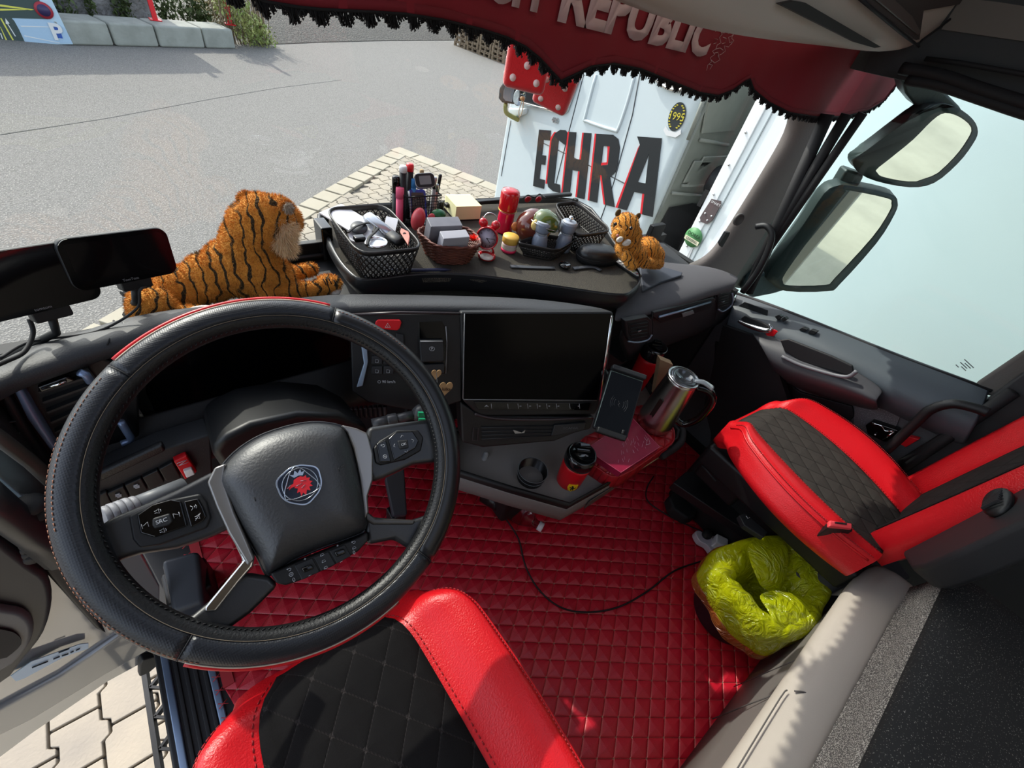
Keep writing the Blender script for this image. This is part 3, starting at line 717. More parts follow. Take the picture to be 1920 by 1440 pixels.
# ================================================================== DASHBOARD
D = thing('dashboard', 'dark lorry dashboard with black screens, vents and switches behind the steering wheel', 'dashboard', (.5, .8, .4))
def dp(mb, name, m, par=None, **k):
    par = par or D; o = mb.build(name, m, par, **k)
    if par is D: o.location = -D.location
    return o
def drow(name, rows, m, **k):
    g = [[(p if isinstance(p, Vector) else at(*p)) for p in r] for r in rows]
    mb = MB(); mb.grid(g); return dp(mb, name, m, **k)
ax_ = [(-60, 715), (0, 682), (62, 646), (158, 625), (213, 601), (330, 580), (420, 574), (515, 566), (619, 553), (700, 553), (850, 556), (1010, 560), (1140, 580)]
bx_ = [(-60, 750), (0, 714), (80, 688), (150, 664), (235, 638), (330, 612), (420, 604), (515, 594), (619, 580), (700, 577), (850, 578), (1000, 583), (1130, 600)]
rA = [at(*p, 'z', .835) for p in ax_]; rB = [at(*p, 'z', .855) for p in bx_]
rA0 = [p+V(0, .02, -.03) for p in rA]; rM = [a.lerp(b, .5)+V(0, 0, .004) for a, b in zip(rA, rB)]
rC = [p+V(0, .004, -.025) for p in rB]; rD = [p+V(0, .045, -.045) for p in rB]
drow('hood', [rA0, rA, rM, rB, rC, rD], M_grain, solid=.006, sub=2)
# groove between arm and hood
mb = MB(); mb.tube([rA[4], rM[4]+V(-.004, 0, .001), rB[3].lerp(rB[4], .6)+V(0, 0, .002)], .0015, 6); dp(mb, 'hood_joint', M_rub)
# rear deck behind the hood
dk = [(238, 600), (226, 552), (335, 512), (440, 500), (600, 479), (760, 468), (960, 455), (1130, 440), (1245, 455), (1300, 500), (1240, 540), (1120, 600), (850, 600), (619, 600), (420, 625)]
mb = MB(); mb.prism([at(*p, 'z', .745) for p in dk], (0, 0, -.03)); dp(mb, 'rear_deck', M_grain, bevel=.006)
mb = MB()
for a, b in (((540, 488), (606, 480)),): 
    A, B = at(*a, 'z', .75), at(*b, 'z', .75); mb.box((A+B)/2+V(0, 0, .02), ((B-A).length+.1, .02, .05))
mb.tube([at(*p, 'z', .76) for p in [(228, 552), (335, 512), (440, 500), (600, 479), (640, 476)]], .008, 8, smoothn=4)
dp(mb, 'rear_edge', M_blk, bevel=.003)
# instrument cluster
yc = .78
mb = MB(); mb.prism([at(*p, 'y', yc) for p in [(230, 620), (690, 585), (690, 720), (640, 745), (420, 790), (290, 812), (255, 760)]], (0, .03, 0)); dp(mb, 'cluster_housing', M_blk, bevel=.004)
mb = MB(); mb.prism([at(*p, 'y', yc-.006) for p in [(262, 640), (640, 600), (655, 640), (655, 708), (420, 770), (300, 792), (275, 740)]], (0, .008, 0)); dp(mb, 'instrument_screen', M_screen, bevel=.002)
mb = MB(); mb.tube([at(*p, 'y', yc-.01) for p in [(300, 808), (330, 793), (430, 775), (560, 735), (655, 715)]], .004, 8, smoothn=3); dp(mb, 'cluster_trim', M_blk2)
# lower dash and knee panel
r = [[V(x, .785, .66) for x in (-.34, -.15, .1, .35, .50)], [V(x, .735, .60) for x in (-.34, -.15, .1, .33, .50)], [V(x, .70, .585) for x in (-.34, -.15, .1, .33, .50)], [V(x, .73, .52) for x in (-.34, -.15, .1, .33, .50)], [V(x, .86, .45) for x in (-.34, -.15, .1, .33, .50)]]
drow('lower_dash', r, M_blk, solid=.01, sub=1)
mb = MB(); mb.box((.1, .98, .36), (.9, .03, .72)); mb.box((1.1, .96, .36), (1.2, .03, .72)); mb.box((1.675, .76, .34), (.03, .42, .70)); mb.box((1.20, .90, .64), (.9, .2, .02)); dp(mb, 'bulkhead', M_rub)
# ledge with switches, left
yl = .66
def lf_(px, py, d=0): return at(px, py, 'y', yl-d)
mb = MB(); mb.prism([lf_(*p) for p in [(150, 915), (300, 845), (395, 815), (400, 905), (300, 935), (180, 985)]], (0, .05, 0)); dp(mb, 'switch_panel', M_blk2, bevel=.004)
mb = MB(); mb.prism([lf_(*p, .012) for p in [(178, 893), (305, 834), (312, 846), (184, 906)]], (0, .014, 0)); dp(mb, 'leather_ledge', M_leather, bevel=.004)
sw = [((180, 932), (200, 923), (212, 948), (192, 958)), ((201, 926), (232, 912), (244, 934), (213, 948)), ((234, 911), (265, 897), (278, 919), (246, 933)), ((267, 896), (296, 882), (309, 904), (280, 918)), ((298, 881), (324, 867), (340, 897), (311, 903))]
for i, q in enumerate(sw):
    mb = MB(); mb.prism([lf_(*p, .008) for p in q], (0, .012, 0)); dp(mb, 'rocker_switch', M_blk, bevel=.002)
mb = MB()
for cx, cy in ((222, 929), (256, 912)):
    c = lf_(cx, cy, .010); mb.box(c, (.008, .002, .0015)); mb.box(c+V(0, 0, .004), (.006, .002, .0015)); mb.box(c-V(0, 0, .004), (.006, .002, .0015))
dp(mb, 'switch_symbol', M_icon)
mb = MB(); mb.prism([lf_(*p, .012) for p in [(326, 866), (350, 855), (370, 885), (347, 900)]], (0, .016, 0)); o = dp(mb, 'red_guarded_switch', M_redd, bevel=.002); o['label'] = 'red switch with a white rocker'
mb = MB(); mb.prism([lf_(*p, .018) for p in [(344, 884), (360, 879), (366, 890), (350, 897)]], (0, .01, 0)); dp(mb, 'white_rocker', M_white, bevel=.002)
mb = MB(); c = lf_(343, 868, .013)
mb.tube([c+V(-.008, 0, -.004), c+V(.008, 0, -.003), c+V(.008, 0, .005), c+V(-.008, 0, .004)], .0005, 5, closed=True); mb.tube([c+V(-.006, 0, -.003), c+V(.006, 0, .004)], .0005, 5); dp(mb, 'switch_symbol', M_icon)
# left vents
def lv(px, py, d=0): return at(px, py, 'y', .75-d)
mb = MB(); mb.prism([lv(*p) for p in [(-60, 745), (30, 700), (180, 668), (260, 700), (262, 850), (200, 905), (120, 960), (60, 930), (-60, 800)]], (0, .05, 0)); dp(mb, 'vent_housing', M_blk, bevel=.004)
mb = MB()
for k in range(6):
    f = k/5; a = lv(72+f*38, 735+f*95, .014); b = lv(165+f*15, 706+f*84, .014)
    mb.prism([a, b, b+V(0, 0, -.004), a+V(0, 0, -.004)], (0, .025, 0))
dp(mb, 'vent_slat', M_blk2)
mb = MB(); mb.prism([lv(*p, .004) for p in [(62, 722), (165, 690), (182, 712), (185, 800), (115, 850)]], (0, .006, 0)); dp(mb, 'vent_opening', M_rub)
mb = MB(); mb.tube([lv(*p, .018) for p in [(78, 729), (110, 720), (124, 715)]], .0022, 8); dp(mb, 'vent_slider', M_chrome)
mb = MB(); mb.prism([lv(*p, .016) for p in [(70, 727), (125, 707), (142, 714), (76, 737)]], (0, .008, 0)); dp(mb, 'vent_knob', M_gloss, bevel=.002)
M_bsil = mat('blue_silver_trim', '7f93b5', .35, metal=.5)
mb = MB(); mb.prism([lv(*p, .02) for p in [(16, 713), (28, 706), (68, 775), (108, 838), (96, 848), (52, 788)]], (0, .03, 0)); dp(mb, 'vent_trim', M_bsil, bevel=.004)
mb = MB(); mb.prism([lv(*p, .02) for p in [(-2, 740), (6, 720), (50, 800), (92, 868), (84, 890), (40, 828)]], (0, .03, 0)); dp(mb, 'vent_frame', M_blk2, bevel=.004)
mb = MB()
for k in range(4): mb.tube([lv(-40+k*6, 800+k*20, .02), lv(30+k*8, 790+k*22, .02)], .002, 6)
dp(mb, 'vent_slat', M_blk2)
mb = MB(); mb.tube([lv(*p, .02) for p in [(148, 698), (160, 702), (170, 716)]], .006, 8); dp(mb, 'vent_trim', M_bsil)
mb = MB(); mb.tube([lv(*p, .02) for p in [(226, 790), (238, 810), (245, 824), (228, 832)]], .006, 8, smoothn=3); dp(mb, 'vent_trim', M_bsil)
# centre fascia, turned to the driver
SC = V(.589, .497, .776); SX = V(.905, -.425, .0).normalized(); SY = V(.179, .427, .887).normalized()
SF = frame(SC, SX, SY); SN = SF.to_3x3() @ V(0, 0, 1)
def sl(px, py, d=0): return atp(px, py, SC+SN*d, SN)
def sprism(mb, pts, d0, d1, mi=0): mb.prism([sl(*p, d1) for p in pts], -SN*(d1-d0), mi)
def spart(name, pts, d0, d1, m, bevel=.002, par=None):
    mb = MB(); sprism(mb, pts, d0, d1); return dp(mb, name, m, par, bevel=bevel)
spart('screen_housing', [(862, 584), (1150, 584), (1152, 600), (1140, 690), (1124, 762), (1116, 778), (900, 782), (868, 752)], -.05, -.003, M_blk, .006)
spart('centre_screen', [(873, 588), (1146, 588), (1120, 750), (870, 748)], -.004, .001, M_screen, .001)
mb = MB(); mb.tube([sl(871, 588, .002), sl(868, 748, .002)], .0009, 6); mb.tube([sl(869, 749, .002), sl(1119, 751, .002)], .0006, 6); dp(mb, 'screen_edge', mat('edge_grey', '8f9194', .4))
mb = MB(); mb.tube([sl(1147, 592, .0), sl(1140, 640, .0), sl(1124, 750, .0)], .003, 8); dp(mb, 'screen_side_trim', M_chrome)
spart('key_strip', [(888, 753), (1108, 756), (1104, 770), (896, 768)], -.004, .001, M_gloss, .001)
def stext(body, px, py, size, par=None, name='lettering', d=.0025, m=None, **k):
    F_ = frame(sl(px, py, d), SX, SY); o = text(name, body, size, F_, m or M_icon, D, ext=.0002, **k); o.location = -D.location; return o
mb = MB()
for x in (925, 956, 975, 993, 1011, 1029, 1047, 1072, 1090):
    mb.tube([sl(x-4, 757, .0022), sl(x-3, 766, .0022)], .0004, 4)
for x in (913, 1012, 994, 976, 1030, 1047, 1085):
    c = sl(x, 761.5, .002); mb.tube([c+SX*-.0022, c+SX*.0022], .0007, 4)
mb.tube([sl(909, 763, .002), sl(912, 759.5, .002), sl(916, 763, .002)], .0005, 4)
dp(mb, 'key_symbol', M_icon)
# pod below the screen with vent and name plate
spart('lower_pod', [(862, 752), (900, 778), (1116, 782), (1108, 805), (1080, 812), (1040, 828), (905, 840), (866, 830)], -.09, -.012, M_blk, .006)
mb = MB(); mb.tube([sl(890, 776, -.002), sl(930, 785, 0), (sl(1020, 787, 0)), sl(1112, 783, -.002)], .0035, 8, smoothn=4); dp(mb, 'pod_rim', mat('brown_black', '2b2124', .4))
spart('vent_opening', [(902, 800), (1050, 797), (1036, 818), (905, 828)], -.013, -.010, M_rub, .001)
mb = MB()
for k in range(4): mb.tube([sl(903, 802+k*7, -.008), sl(1046-k*3, 799+k*6, -.008)], .0012, 6)
dp(mb, 'vent_slat', M_blk2)
mb = MB(); mb.prism([sl(*p, -.002) for p in [(962, 806), (978, 811), (985, 806), (983, 812), (966, 813)]], -SN*.006); dp(mb, 'vent_tab', M_silver)
spart('name_plate', [(1040, 797), (1100, 792), (1096, 806), (1070, 812), (1034, 818)], -.02, -.004, M_blk2, .002)
stext('SCANIA', 1070, 803, .009, d=-.003, m=mat('embossed_grey', '55565a', .4), sx=1.3)
mb = MB(); mb.tube([sl(888, 802, -.006), sl(886, 826, -.006), sl(896, 826, -.006), sl(897, 803, -.006)], .0012, 6, closed=True); dp(mb, 'socket_frame', mat('brown_black', '2b2124', .4))
# driver side of the fascia
spart('control_panel', [(655, 588), (866, 588), (866, 752), (800, 775), (690, 755), (660, 735)], -.05, -.010, M_blk, .004)
mb = MB(); mb.tube([sl(*p, -.005) for p in [(660, 590), (750, 586), (862, 588)]], .003, 8); dp(mb, 'panel_rim', mat('brown_black', '2b2124', .4))
spart('hazard_switch', [(704, 604), (708, 600), (750, 600), (753, 605), (749, 617), (744, 620), (706, 616), (703, 611)], -.011, -.003, M_redd, .002)
mb = MB(); mb.tube([sl(*p, -.0025) for p in [(722, 614), (732, 614), (727, 606)]], .0006, 5, closed=True); mb.ball(sl(727, 611.5, -.0025), .0009, seg=6); dp(mb, 'hazard_triangle', M_white)
spart('cluster_divider', [(677, 648), (688, 650), (690, 680), (680, 724), (668, 727), (682, 682)], -.012, -.001, mat('pale_blue_trim', '94a7bd', .3, metal=.4), .002)
for q in ([(697, 668), (717, 668), (717, 683), (696, 683)], [(719, 668), (738, 668), (738, 683), (719, 683)], [(697, 687), (717, 687), (717, 702), (696, 702)], [(719, 687), (738, 687), (738, 702), (719, 702)], [(742, 624), (757, 628), (758, 655), (744, 650)]):
    spart('push_button', q, -.011, -.005, M_blk2, .0015)
mb = MB()
for cx, cy in ((707, 677), (707, 696), (728, 696)):
    mb.tube([sl(cx-3, cy-3, -.0045), sl(cx+3, cy-2, -.0045), sl(cx+2, cy+3, -.0045), sl(cx-3, cy+3, -.0045)], .0004, 4, closed=True)
mb.ball(sl(749, 640, -.004), .0014, seg=8); dp(mb, 'button_symbol', M_icon)
stext('90 km/h', 729, 716, .0085, d=-.009, m=M_icon)
mb = MB(); c = sl(711, 716, -.0085); mb.tube([c+SX*cos(a*pi/4)*.003+SY*sin(a*pi/4)*.003 for a in range(8)], .0005, 4, closed=True); dp(mb, 'speed_symbol', M_icon)
spart('parking_brake_recess', [(785, 604), (828, 602), (834, 612), (838, 640), (836, 700), (800, 706), (786, 640)], -.012, -.0085, M_gloss, .001)
mb = MB(); mb.tube([sl(*p, -.006) for p in [(836, 612), (838, 640), (836, 700)]], .0009, 6); dp(mb, 'recess_edge', mat('edge_grey', '8f9194', .4))
spart('parking_brake_lever', [(786, 638), (832, 638), (833, 678), (789, 680)], -.010, .004, M_blk2, .003)
mb = MB(); mb.tube([sl(788, 640, .005), sl(830, 640, .005)], .0012, 6); dp(mb, 'lever_edge', mat('edge_grey', '8f9194', .4))
stext('P', 810, 654, .008, d=.0045)
mb = MB(); c = sl(810, 654, .0045); mb.tube([c+SX*cos(a*pi/6)*.0055+SY*sin(a*pi/6)*.0045 for a in range(12)], .0004, 4, closed=True); dp(mb, 'brake_symbol', M_icon)
spart('brake_button', [(791, 684), (833, 682), (834, 700), (806, 702)], -.010, -.001, M_blk2, .002)
mb = MB()
for k in range(9):
    x = 645+k*9
    mb.prism([sl(x, 768-k*.6, -.02), sl(x+7.5, 767.5-k*.6, -.02), sl(x+9, 786-k*.5, -.02), sl(x+1.5, 787-k*.5, -.02)], -SN*.02)
dp(mb, 'ribbed_pocket', mat('ribbed_dark', '241619', .5), bevel=.003)
# passenger side of the dash
t0 = [(1180, 468), (1235, 485), (1290, 492), (1345, 498), (1388, 520)]
t1 = [(1147, 598), (1220, 580), (1290, 560), (1340, 543), (1376, 536)]
t05 = [(1160, 545), (1228, 528), (1290, 518), (1345, 512), (1384, 527)]
rT0 = [at(*p, 'z', .755) for p in t0]; rTm = [at(*p, 'z', .775) for p in t05]; rT1 = [at(*p, 'z', .765) for p in t1]
rT2 = [at(px, py+9, 'y', p.y+.0) for (px, py), p in zip(t1, rT1)]
b1 = [(1160, 652), (1235, 634), (1290, 618), (1340, 602), (1374, 590)]
rT3 = [at(px, py, 'y', p.y+.02) for (px, py), p in zip(b1, rT1)]
b2 = [(1185, 700), (1242, 666), (1290, 645), (1338, 626), (1362, 612)]
rT4 = [at(px, py, 'y', p.y+.05) for (px, py), p in zip(b2, rT1)]
rT5 = [V(p.x+.01, .90, p.z-.03) for p in rT4]
drow('passenger_dash_top', [[p+V(0, .05, -.06) for p in rT0], rT0, rTm, rT1, rT2], mat('cloth_dash_top', '4a494d', .8, bump=(500, .5, .001)), solid=.006, sub=2)
drow('passenger_dash_face', [rT2, rT3, [p+V(0, -.004, -.004) for p in rT3], rT4, rT5], mat('slate_dash', '35383c', .5, bump=(500, .3, .0007)), solid=.006, sub=1)
mb = MB(); mb.prism([at(*p, 'z', .785) for p in [(1200, 500), (1225, 495), (1280, 510), (1278, 516), (1240, 528), (1205, 545)]], (0, 0, -.01)); dp(mb, 'top_inlay', mat('blue_grey_inlay', '3b3f4a', .6), bevel=.003)
def rv(px, py, d=0): return at(px, py, 'y', .526-d)
def rpart(name, pts, d0, d1, m, bevel=.002):
    mb = MB(); mb.prism([rv(*p, d1) for p in pts], (0, d1-d0, 0)); return dp(mb, name, m, bevel=bevel)
for q, nm in (([(1172, 602), (1215, 594), (1222, 600), (1222, 632), (1214, 638), (1180, 640), (1174, 628)], 0), ([(1345, 556), (1350, 548), (1372, 546), (1374, 570), (1356, 583), (1346, 582)], 1)):
    rpart('vent_frame', q, -.012, .006, M_blk2, .003)
    cx = sum(p[0] for p in q)/len(q); cyy = sum(p[1] for p in q)/len(q)
    rpart('vent_opening', [(cx+(p[0]-cx)*.8, cyy+(p[1]-cyy)*.8) for p in q], .004, .007, M_rub, .001)
    mb = MB(); n = 5; hw = (17 if nm == 0 else 10); hh = (18 if nm == 0 else 13)
    for k in range(n):
        yy = cyy-hh*.7+k*hh*1.4/(n-1); mb.tube([rv(cx-hw, yy+3, .009), rv(cx+hw*.8, yy-2, .009)], .0016, 6)
    dp(mb, 'vent_slat', M_blk2)
    mb = MB(); c = rv(cx-2, cyy+1, .012); mb.box(c, (.014, .008, .005)); dp(mb, 'vent_tab', M_silver, bevel=.001)
    mb = MB(); lo = sorted(q, key=lambda p: -p[1])[:3]
    mb.tube([rv(*p, .009) for p in ([(1178, 640), (1196, 642), (1215, 637), (1222, 628)] if nm == 0 else [(1347, 580), (1356, 584), (1373, 570), (1373, 550)])], .003, 8, smoothn=3); dp(mb, 'vent_trim', mat('pale_blue_trim', '94a7bd', .3))
rpart('inlay_frame', [(1224, 594), (1226, 586), (1338, 558), (1343, 562), (1330, 580), (1240, 606)], -.006, .004, M_blk2, .003)
rpart('inlay_recess', [(1234, 598), (1238, 592), (1330, 568), (1334, 570), (1324, 577), (1244, 602)], .003, .006, M_blk, .001)
mb = MB(); mb.tube([rv(*p, .008) for p in [(1236, 594), (1280, 582), (1332, 566)]], .004, 8); dp(mb, 'inlay_bar', mat('pale_blue_trim', '94a7bd', .3))
rpart('cup_latch', [(1279, 588), (1300, 582), (1302, 588), (1281, 595)], .005, .009, mat('latch_grey', '7d8286', .4), .001)
mb = MB(); mb.tube([rv(*p, .003) for p in [(1222, 584), (1224, 610), (1223, 640)]], .0012, 6); mb.tube([rv(*p, .003) for p in [(1340, 552), (1344, 575), (1340, 600)]], .0012, 6); dp(mb, 'panel_gap', M_rub)
# knee panel under the passenger dash
r = [[V(.95, .80, .60), V(1.2, .80, .60), V(1.45, .78, .60), V(1.60, .74, .60)], [V(.95, .82, .30), V(1.2, .82, .30), V(1.45, .80, .30), V(1.60, .76, .30)], [V(.95, .90, .0), V(1.2, .90, .0), V(1.45, .88, .0), V(1.60, .80, .0)]]
drow('knee_panel', r, mat('brown_grey_panel', '52484a', .7), solid=.01, sub=1)
mb = MB(); mb.prism([at(*p, 'x', 1.60) for p in [(1355, 610), (1440, 640), (1480, 760), (1420, 880), (1340, 840), (1320, 760)]], (.03, 0, 0)); dp(mb, 'footwell_side', M_blk)

# ================================================================== RIGHT DOOR
t = thing('door_1', 'closed passenger door with grey armrest, handle and window switches', 'door', (1.7, .1, .3)); t['kind'] = 'structure'
def dr(mb, name, m, par=None, **k):
    o = mb.build(name, m, par or t, **k)
    if par is None: o.location = -t.location
    return o
mb = MB(); mb.prism([V(1.70, -.40, -.02), V(1.70, .62, -.02), V(1.70, .62, .60), V(1.70, .50, .66), V(1.70, -.40, .82)], (.07, 0, 0)); dr(mb, 'door_shell', mat('door_grey', '4a4a4d', .6, bump=(600, .3, .0007)), bevel=.004)
s0 = [(1378, 546), (1480, 583), (1600, 632), (1720, 680), (1860, 730)]
s1 = [(1368, 574), (1470, 608), (1590, 658), (1700, 705), (1852, 765)]
s2 = [(1360, 600), (1450, 634), (1560, 668), (1650, 716), (1840, 800)]
s3 = [(1356, 628), (1440, 664), (1540, 700), (1640, 742), (1820, 830)]
M_sill = mat('door_sill_slate', '454c52', .5, bump=(500, .3, .0007))
g = [[at(*p, 'x', 1.735) for p in s0], [at(p[0], p[1]+5, 'x', 1.725) for p in s0], [at(*p, 'x', 1.66) for p in s1], [at(*p, 'x', 1.62) for p in s2], [at(*p, 'x', 1.63) for p in s3], [at(p[0], p[1]+14, 'x', 1.70) for p in s3]]
mb = MB(); mb.grid(g); dr(mb, 'upper_panel', M_sill, solid=.008, sub=2)
mb = MB(); mb.tube([at(px, py+3, 'x', 1.722) for px, py in s0], .006, 8); dr(mb, 'window_seal', M_rub)
# armrest bulge with pull pocket
a1 = [(1415, 612), (1450, 640), (1500, 655), (1600, 695), (1640, 720)]
g = [[at(*p, 'x', 1.62) for p in [(1400, 620), (1450, 634), (1530, 660), (1610, 700), (1660, 735)]],
     [at(*p, 'x', 1.575) for p in [(1420, 640), (1455, 655), (1520, 680), (1600, 716), (1650, 745)]],
     [at(*p, 'x', 1.56) for p in [(1440, 672), (1468, 690), (1525, 708), (1600, 730), (1645, 752)]],
     [at(*p, 'x', 1.58) for p in [(1450, 688), (1480, 706), (1530, 722), (1600, 742), (1650, 760)]],
     [at(*p, 'x', 1.68) for p in [(1450, 700), (1490, 724), (1540, 742), (1600, 758), (1650, 770)]]]
mb = MB(); mb.grid(g); dr(mb, 'armrest', mat('armrest_grey', '3e3e42', .5, bump=(500, .3, .0007)), solid=.01, sub=2)
mb = MB(); mb.prism([at(*p, 'x', 1.568) for p in [(1462, 638), (1478, 636), (1560, 668), (1598, 686), (1600, 700), (1588, 704), (1500, 678), (1470, 658)]], (.012, 0, 0)); dr(mb, 'pull_pocket', mat('pocket_dark', '17171a', .6), bevel=.004)
mb = MB(); mb.tube([at(*p, 'x', 1.56) for p in [(1466, 668), (1500, 684), (1560, 702), (1590, 706), (1606, 696)]], .006, 8, smoothn=4); dr(mb, 'pocket_lip', mat('armrest_light', '66666b', .45))
# release handle
mb = MB(); mb.prism([at(*p, 'x', 1.612) for p in [(1388, 598), (1396, 592), (1432, 606), (1446, 614), (1442, 620), (1400, 610)]], (.012, 0, 0)); dr(mb, 'handle_recess', mat('pocket_dark', '17171a', .6), bevel=.003)
mb = MB(); mb.tube([at(*p, 'x', 1.598) for p in [(1384, 602), (1405, 611), (1436, 620), (1446, 616), (1442, 608)]], lambda q: .004+.006*sin(pi*min(1, q*1.1)), 10, smoothn=5); o = dr(mb, 'door_handle', M_steel); o['label'] = 'polished metal release handle'
mb = MB(); mb.prism([at(*p, 'x', 1.596) for p in [(1432, 622), (1452, 618), (1458, 622), (1450, 631), (1438, 630)]], (.006, 0, 0)); dr(mb, 'red_handle_tip', M_redd, bevel=.002)
mb = MB(); mb.prism([at(*p, 'x', 1.668) for p in [(1380, 576), (1396, 566), (1440, 582), (1438, 598), (1392, 590)]], (.004, 0, 0)); dr(mb, 'sill_inlay', M_blk2, bevel=.002)
for q in ([(1452, 594), (1460, 590), (1466, 594), (1458, 601)], [(1464, 598), (1471, 594), (1475, 599), (1468, 604)], [(1504, 614), (1514, 618), (1508, 622), (1498, 618)], [(1520, 618), (1532, 622), (1526, 628), (1514, 624)]):
    mb = MB(); mb.prism([at(*p, 'x', 1.655) for p in q], (.02, 0, 0)); dr(mb, 'window_switch', M_blk, bevel=.0015)
# pocket hole and lower parts
mb = MB(); mb.prism([at(*p, 'x', 1.692) for p in [(1340, 640), (1440, 690), (1500, 735), (1598, 762), (1602, 780), (1590, 792), (1560, 795), (1480, 770), (1380, 900), (1330, 860)]], (.02, 0, 0)); dr(mb, 'map_pocket', mat('pocket_dark', '17171a', .6), bevel=.004)
mb = MB(); mb.prism([at(*p, 'x', 1.690) for p in [(1604, 750), (1665, 770), (1690, 775), (1680, 800), (1650, 830), (1600, 800)]], (.02, 0, 0)); dr(mb, 'cloth_insert', mat('door_cloth', '5a5557', .9, speck=(300, .6, '777174')))
mb = MB(); mb.prism([at(*p, 'x', 1.665) for p in [(1622, 798), (1634, 790), (1682, 806), (1688, 812), (1660, 830), (1626, 814)]], (.03, 0, 0)); dr(mb, 'catch_plate', M_gloss, bevel=.004)
mb = MB(); mb.tube([at(*p, 'x', 1.660) for p in [(1636, 794), (1652, 798), (1660, 808), (1674, 808)]], .0025, 8, smoothn=3); mb.tube([at(*p, 'x', 1.660) for p in [(1655, 824), (1676, 810)]], .0025, 8); mb.ball(at(1641, 815, 'x', 1.66), .004, seg=8); dr(mb, 'catch_lever', M_chrome)
mb = MB(); mb.prism([at(*p, 'x', 1.672) for p in [(1684, 831), (1702, 818), (1724, 824), (1698, 839)]], (.02, 0, 0)); o = dr(mb, 'red_reflector', M_redd, bevel=.002)
mb = MB(); mb.tube([at(*p, 'x', 1.60) for p in [(1648, 856), (1680, 828), (1720, 790), (1745, 768), (1785, 757), (1825, 764), (1852, 774)]], .0135, 12, smoothn=5); dr(mb, 'grab_bar', M_blk)
mb = MB()
for (a, b), r_ in ((((1690, 868), (1862, 762)), .012), (((1660, 900), (1900, 735)), .016)):
    mb.tube([at(*a, 'x', 1.66), at(*b, 'x', 1.66)], r_, 8)
dr(mb, 'rear_seal', M_rub)
# rear window pillar
mb = MB(); mb.prism([at(*p, 'x', 1.72) for p in [(1826, 722), (1925, 655), (2040, 590), (2040, 640), (1925, 715), (1858, 745), (1832, 735)]], (.03, 0, 0)); struct(mb.build('trim_3', M_pil, bevel=.008))
mb = MB(); mb.prism([at(*p, 'x', 1.69) for p in [(1655, 905), (1850, 750), (2040, 610), (2100, 700), (1925, 860), (1800, 960), (1680, 960)]], (.03, 0, 0)); struct(mb.build('trim_4', mat('rear_pillar', '2a2b2d', .6), bevel=.006))
# ================================================================== STEERING WHEEL
WC = V(.0409, .3911, .8645); th = R(32.3)
WA = V(1, 0, 0); WN = V(0, -sin(th), cos(th)); WB = WN.cross(WA)
WR = .219
W = thing('steering_wheel', 'large black leather steering wheel with a griffin badge in front of the driver seat', 'steering wheel', WC)
def wp(mb, name, m, par=None, **k):
    o = mb.build(name, m, par or W, **k)
    if par is None: o.location = -W.location
    return o
def wl(px, py, d=0): return atp(px, py, WC+WN*d, WN)
def wring(a, R_, r, ph): return WC + (R_+r*cos(ph))*(cos(a)*WA+sin(a)*WB) + r*sin(ph)*WN
def wpr(name, pts, d0, d1, m, bevel=.002, par=None, bseg=2):
    mb = MB(); mb.prism([wl(*p, d1) for p in pts], -WN*(d1-d0)); return wp(mb, name, m, par, bevel=bevel, bseg=bseg)
N = 128
mb = MB(); mb.ring([[wring(2*pi*i/N, WR-.004, .0165, 2*pi*k/16) for k in range(16)] for i in range(N)], True, False, 0, True, loop=True)
wp(mb, 'rim', M_leather)
M_perf = mat('perforated_leather', '1b1e24', .38)
_n = M_perf.node_tree.nodes; _l = M_perf.node_tree.links
_tc = _n.new('ShaderNodeTexCoord'); _v = _n.new('ShaderNodeTexVoronoi'); _v.inputs['Scale'].default_value = 420; _v.inputs['Randomness'].default_value = .15
_bp = _n.new('ShaderNodeBump'); _bp.inputs['Strength'].default_value = .45; _bp.inputs['Distance'].default_value = .0006
_l.new(_tc.outputs['Object'], _v.inputs['Vector']); _l.new(_v.outputs['Distance'], _bp.inputs['Height']); _l.new(_bp.outputs[0], _n['Principled BSDF'].inputs['Normal'])
def cover(name, a0, a1, p0, p1, r, m, n=40, col=None):
    mb = MB(); rows = []
    for i in range(n+1):
        a = R(a0+(a1-a0)*i/n); rows.append([wring(a, WR, r, R(p0+(p1-p0)*k/14)) for k in range(15)])
    mb.grid(rows); return wp(mb, name, m, solid=.0015, off=0)
M_smooth = mat('smooth_wheel_leather', '17181b', .33)
segs = [(58, 128, M_perf), (128, 222, M_perf), (222, 300, M_perf), (-60, 58, M_smooth)]
for a0, a1, m in segs: cover('cover_section', a0+.25, a1-.25, -120, 118, .0212, m)
for a in (58, 128, 222, 300): mb = MB(); mb.tube([wring(R(a), WR, .0216, R(-118+236*k/16)) for k in range(17)], .0009, 5); wp(mb, 'cover_seam', M_rub)
# cover edge stitching, sewing holes
mb = MB()
mb.tube([wring(R(a), WR, .0222, R(116)) for a in range(0, 360, 3)], .0004, 5, closed=True)
wp(mb, 'cover_edge_thread', mat('dull_thread', '6b5f50', .7))
mb = MB()
for k in range(200):
    a = 2*pi*k/200; mb.tube([wring(a, WR-.004, .0170, R(150)), wring(a+.014, WR-.004, .0170, R(158))], .0008, 4)
wp(mb, 'sewing_stitches', M_rub)
mb = MB()
for a0, a1, ph in ((132, 176, 55), (150, 205, 20), (28, 58, 60), (190, 228, 40)):
    for k in range(int((a1-a0)/1.4)):
        a = a0+k*1.4; mb.tube([wring(R(a), WR, .0223, R(ph)), wring(R(a+.9), WR, .0223, R(ph+2))], .0005, 4)
wp(mb, 'top_stitching', mat('brown_thread', '8d5e48', .7))
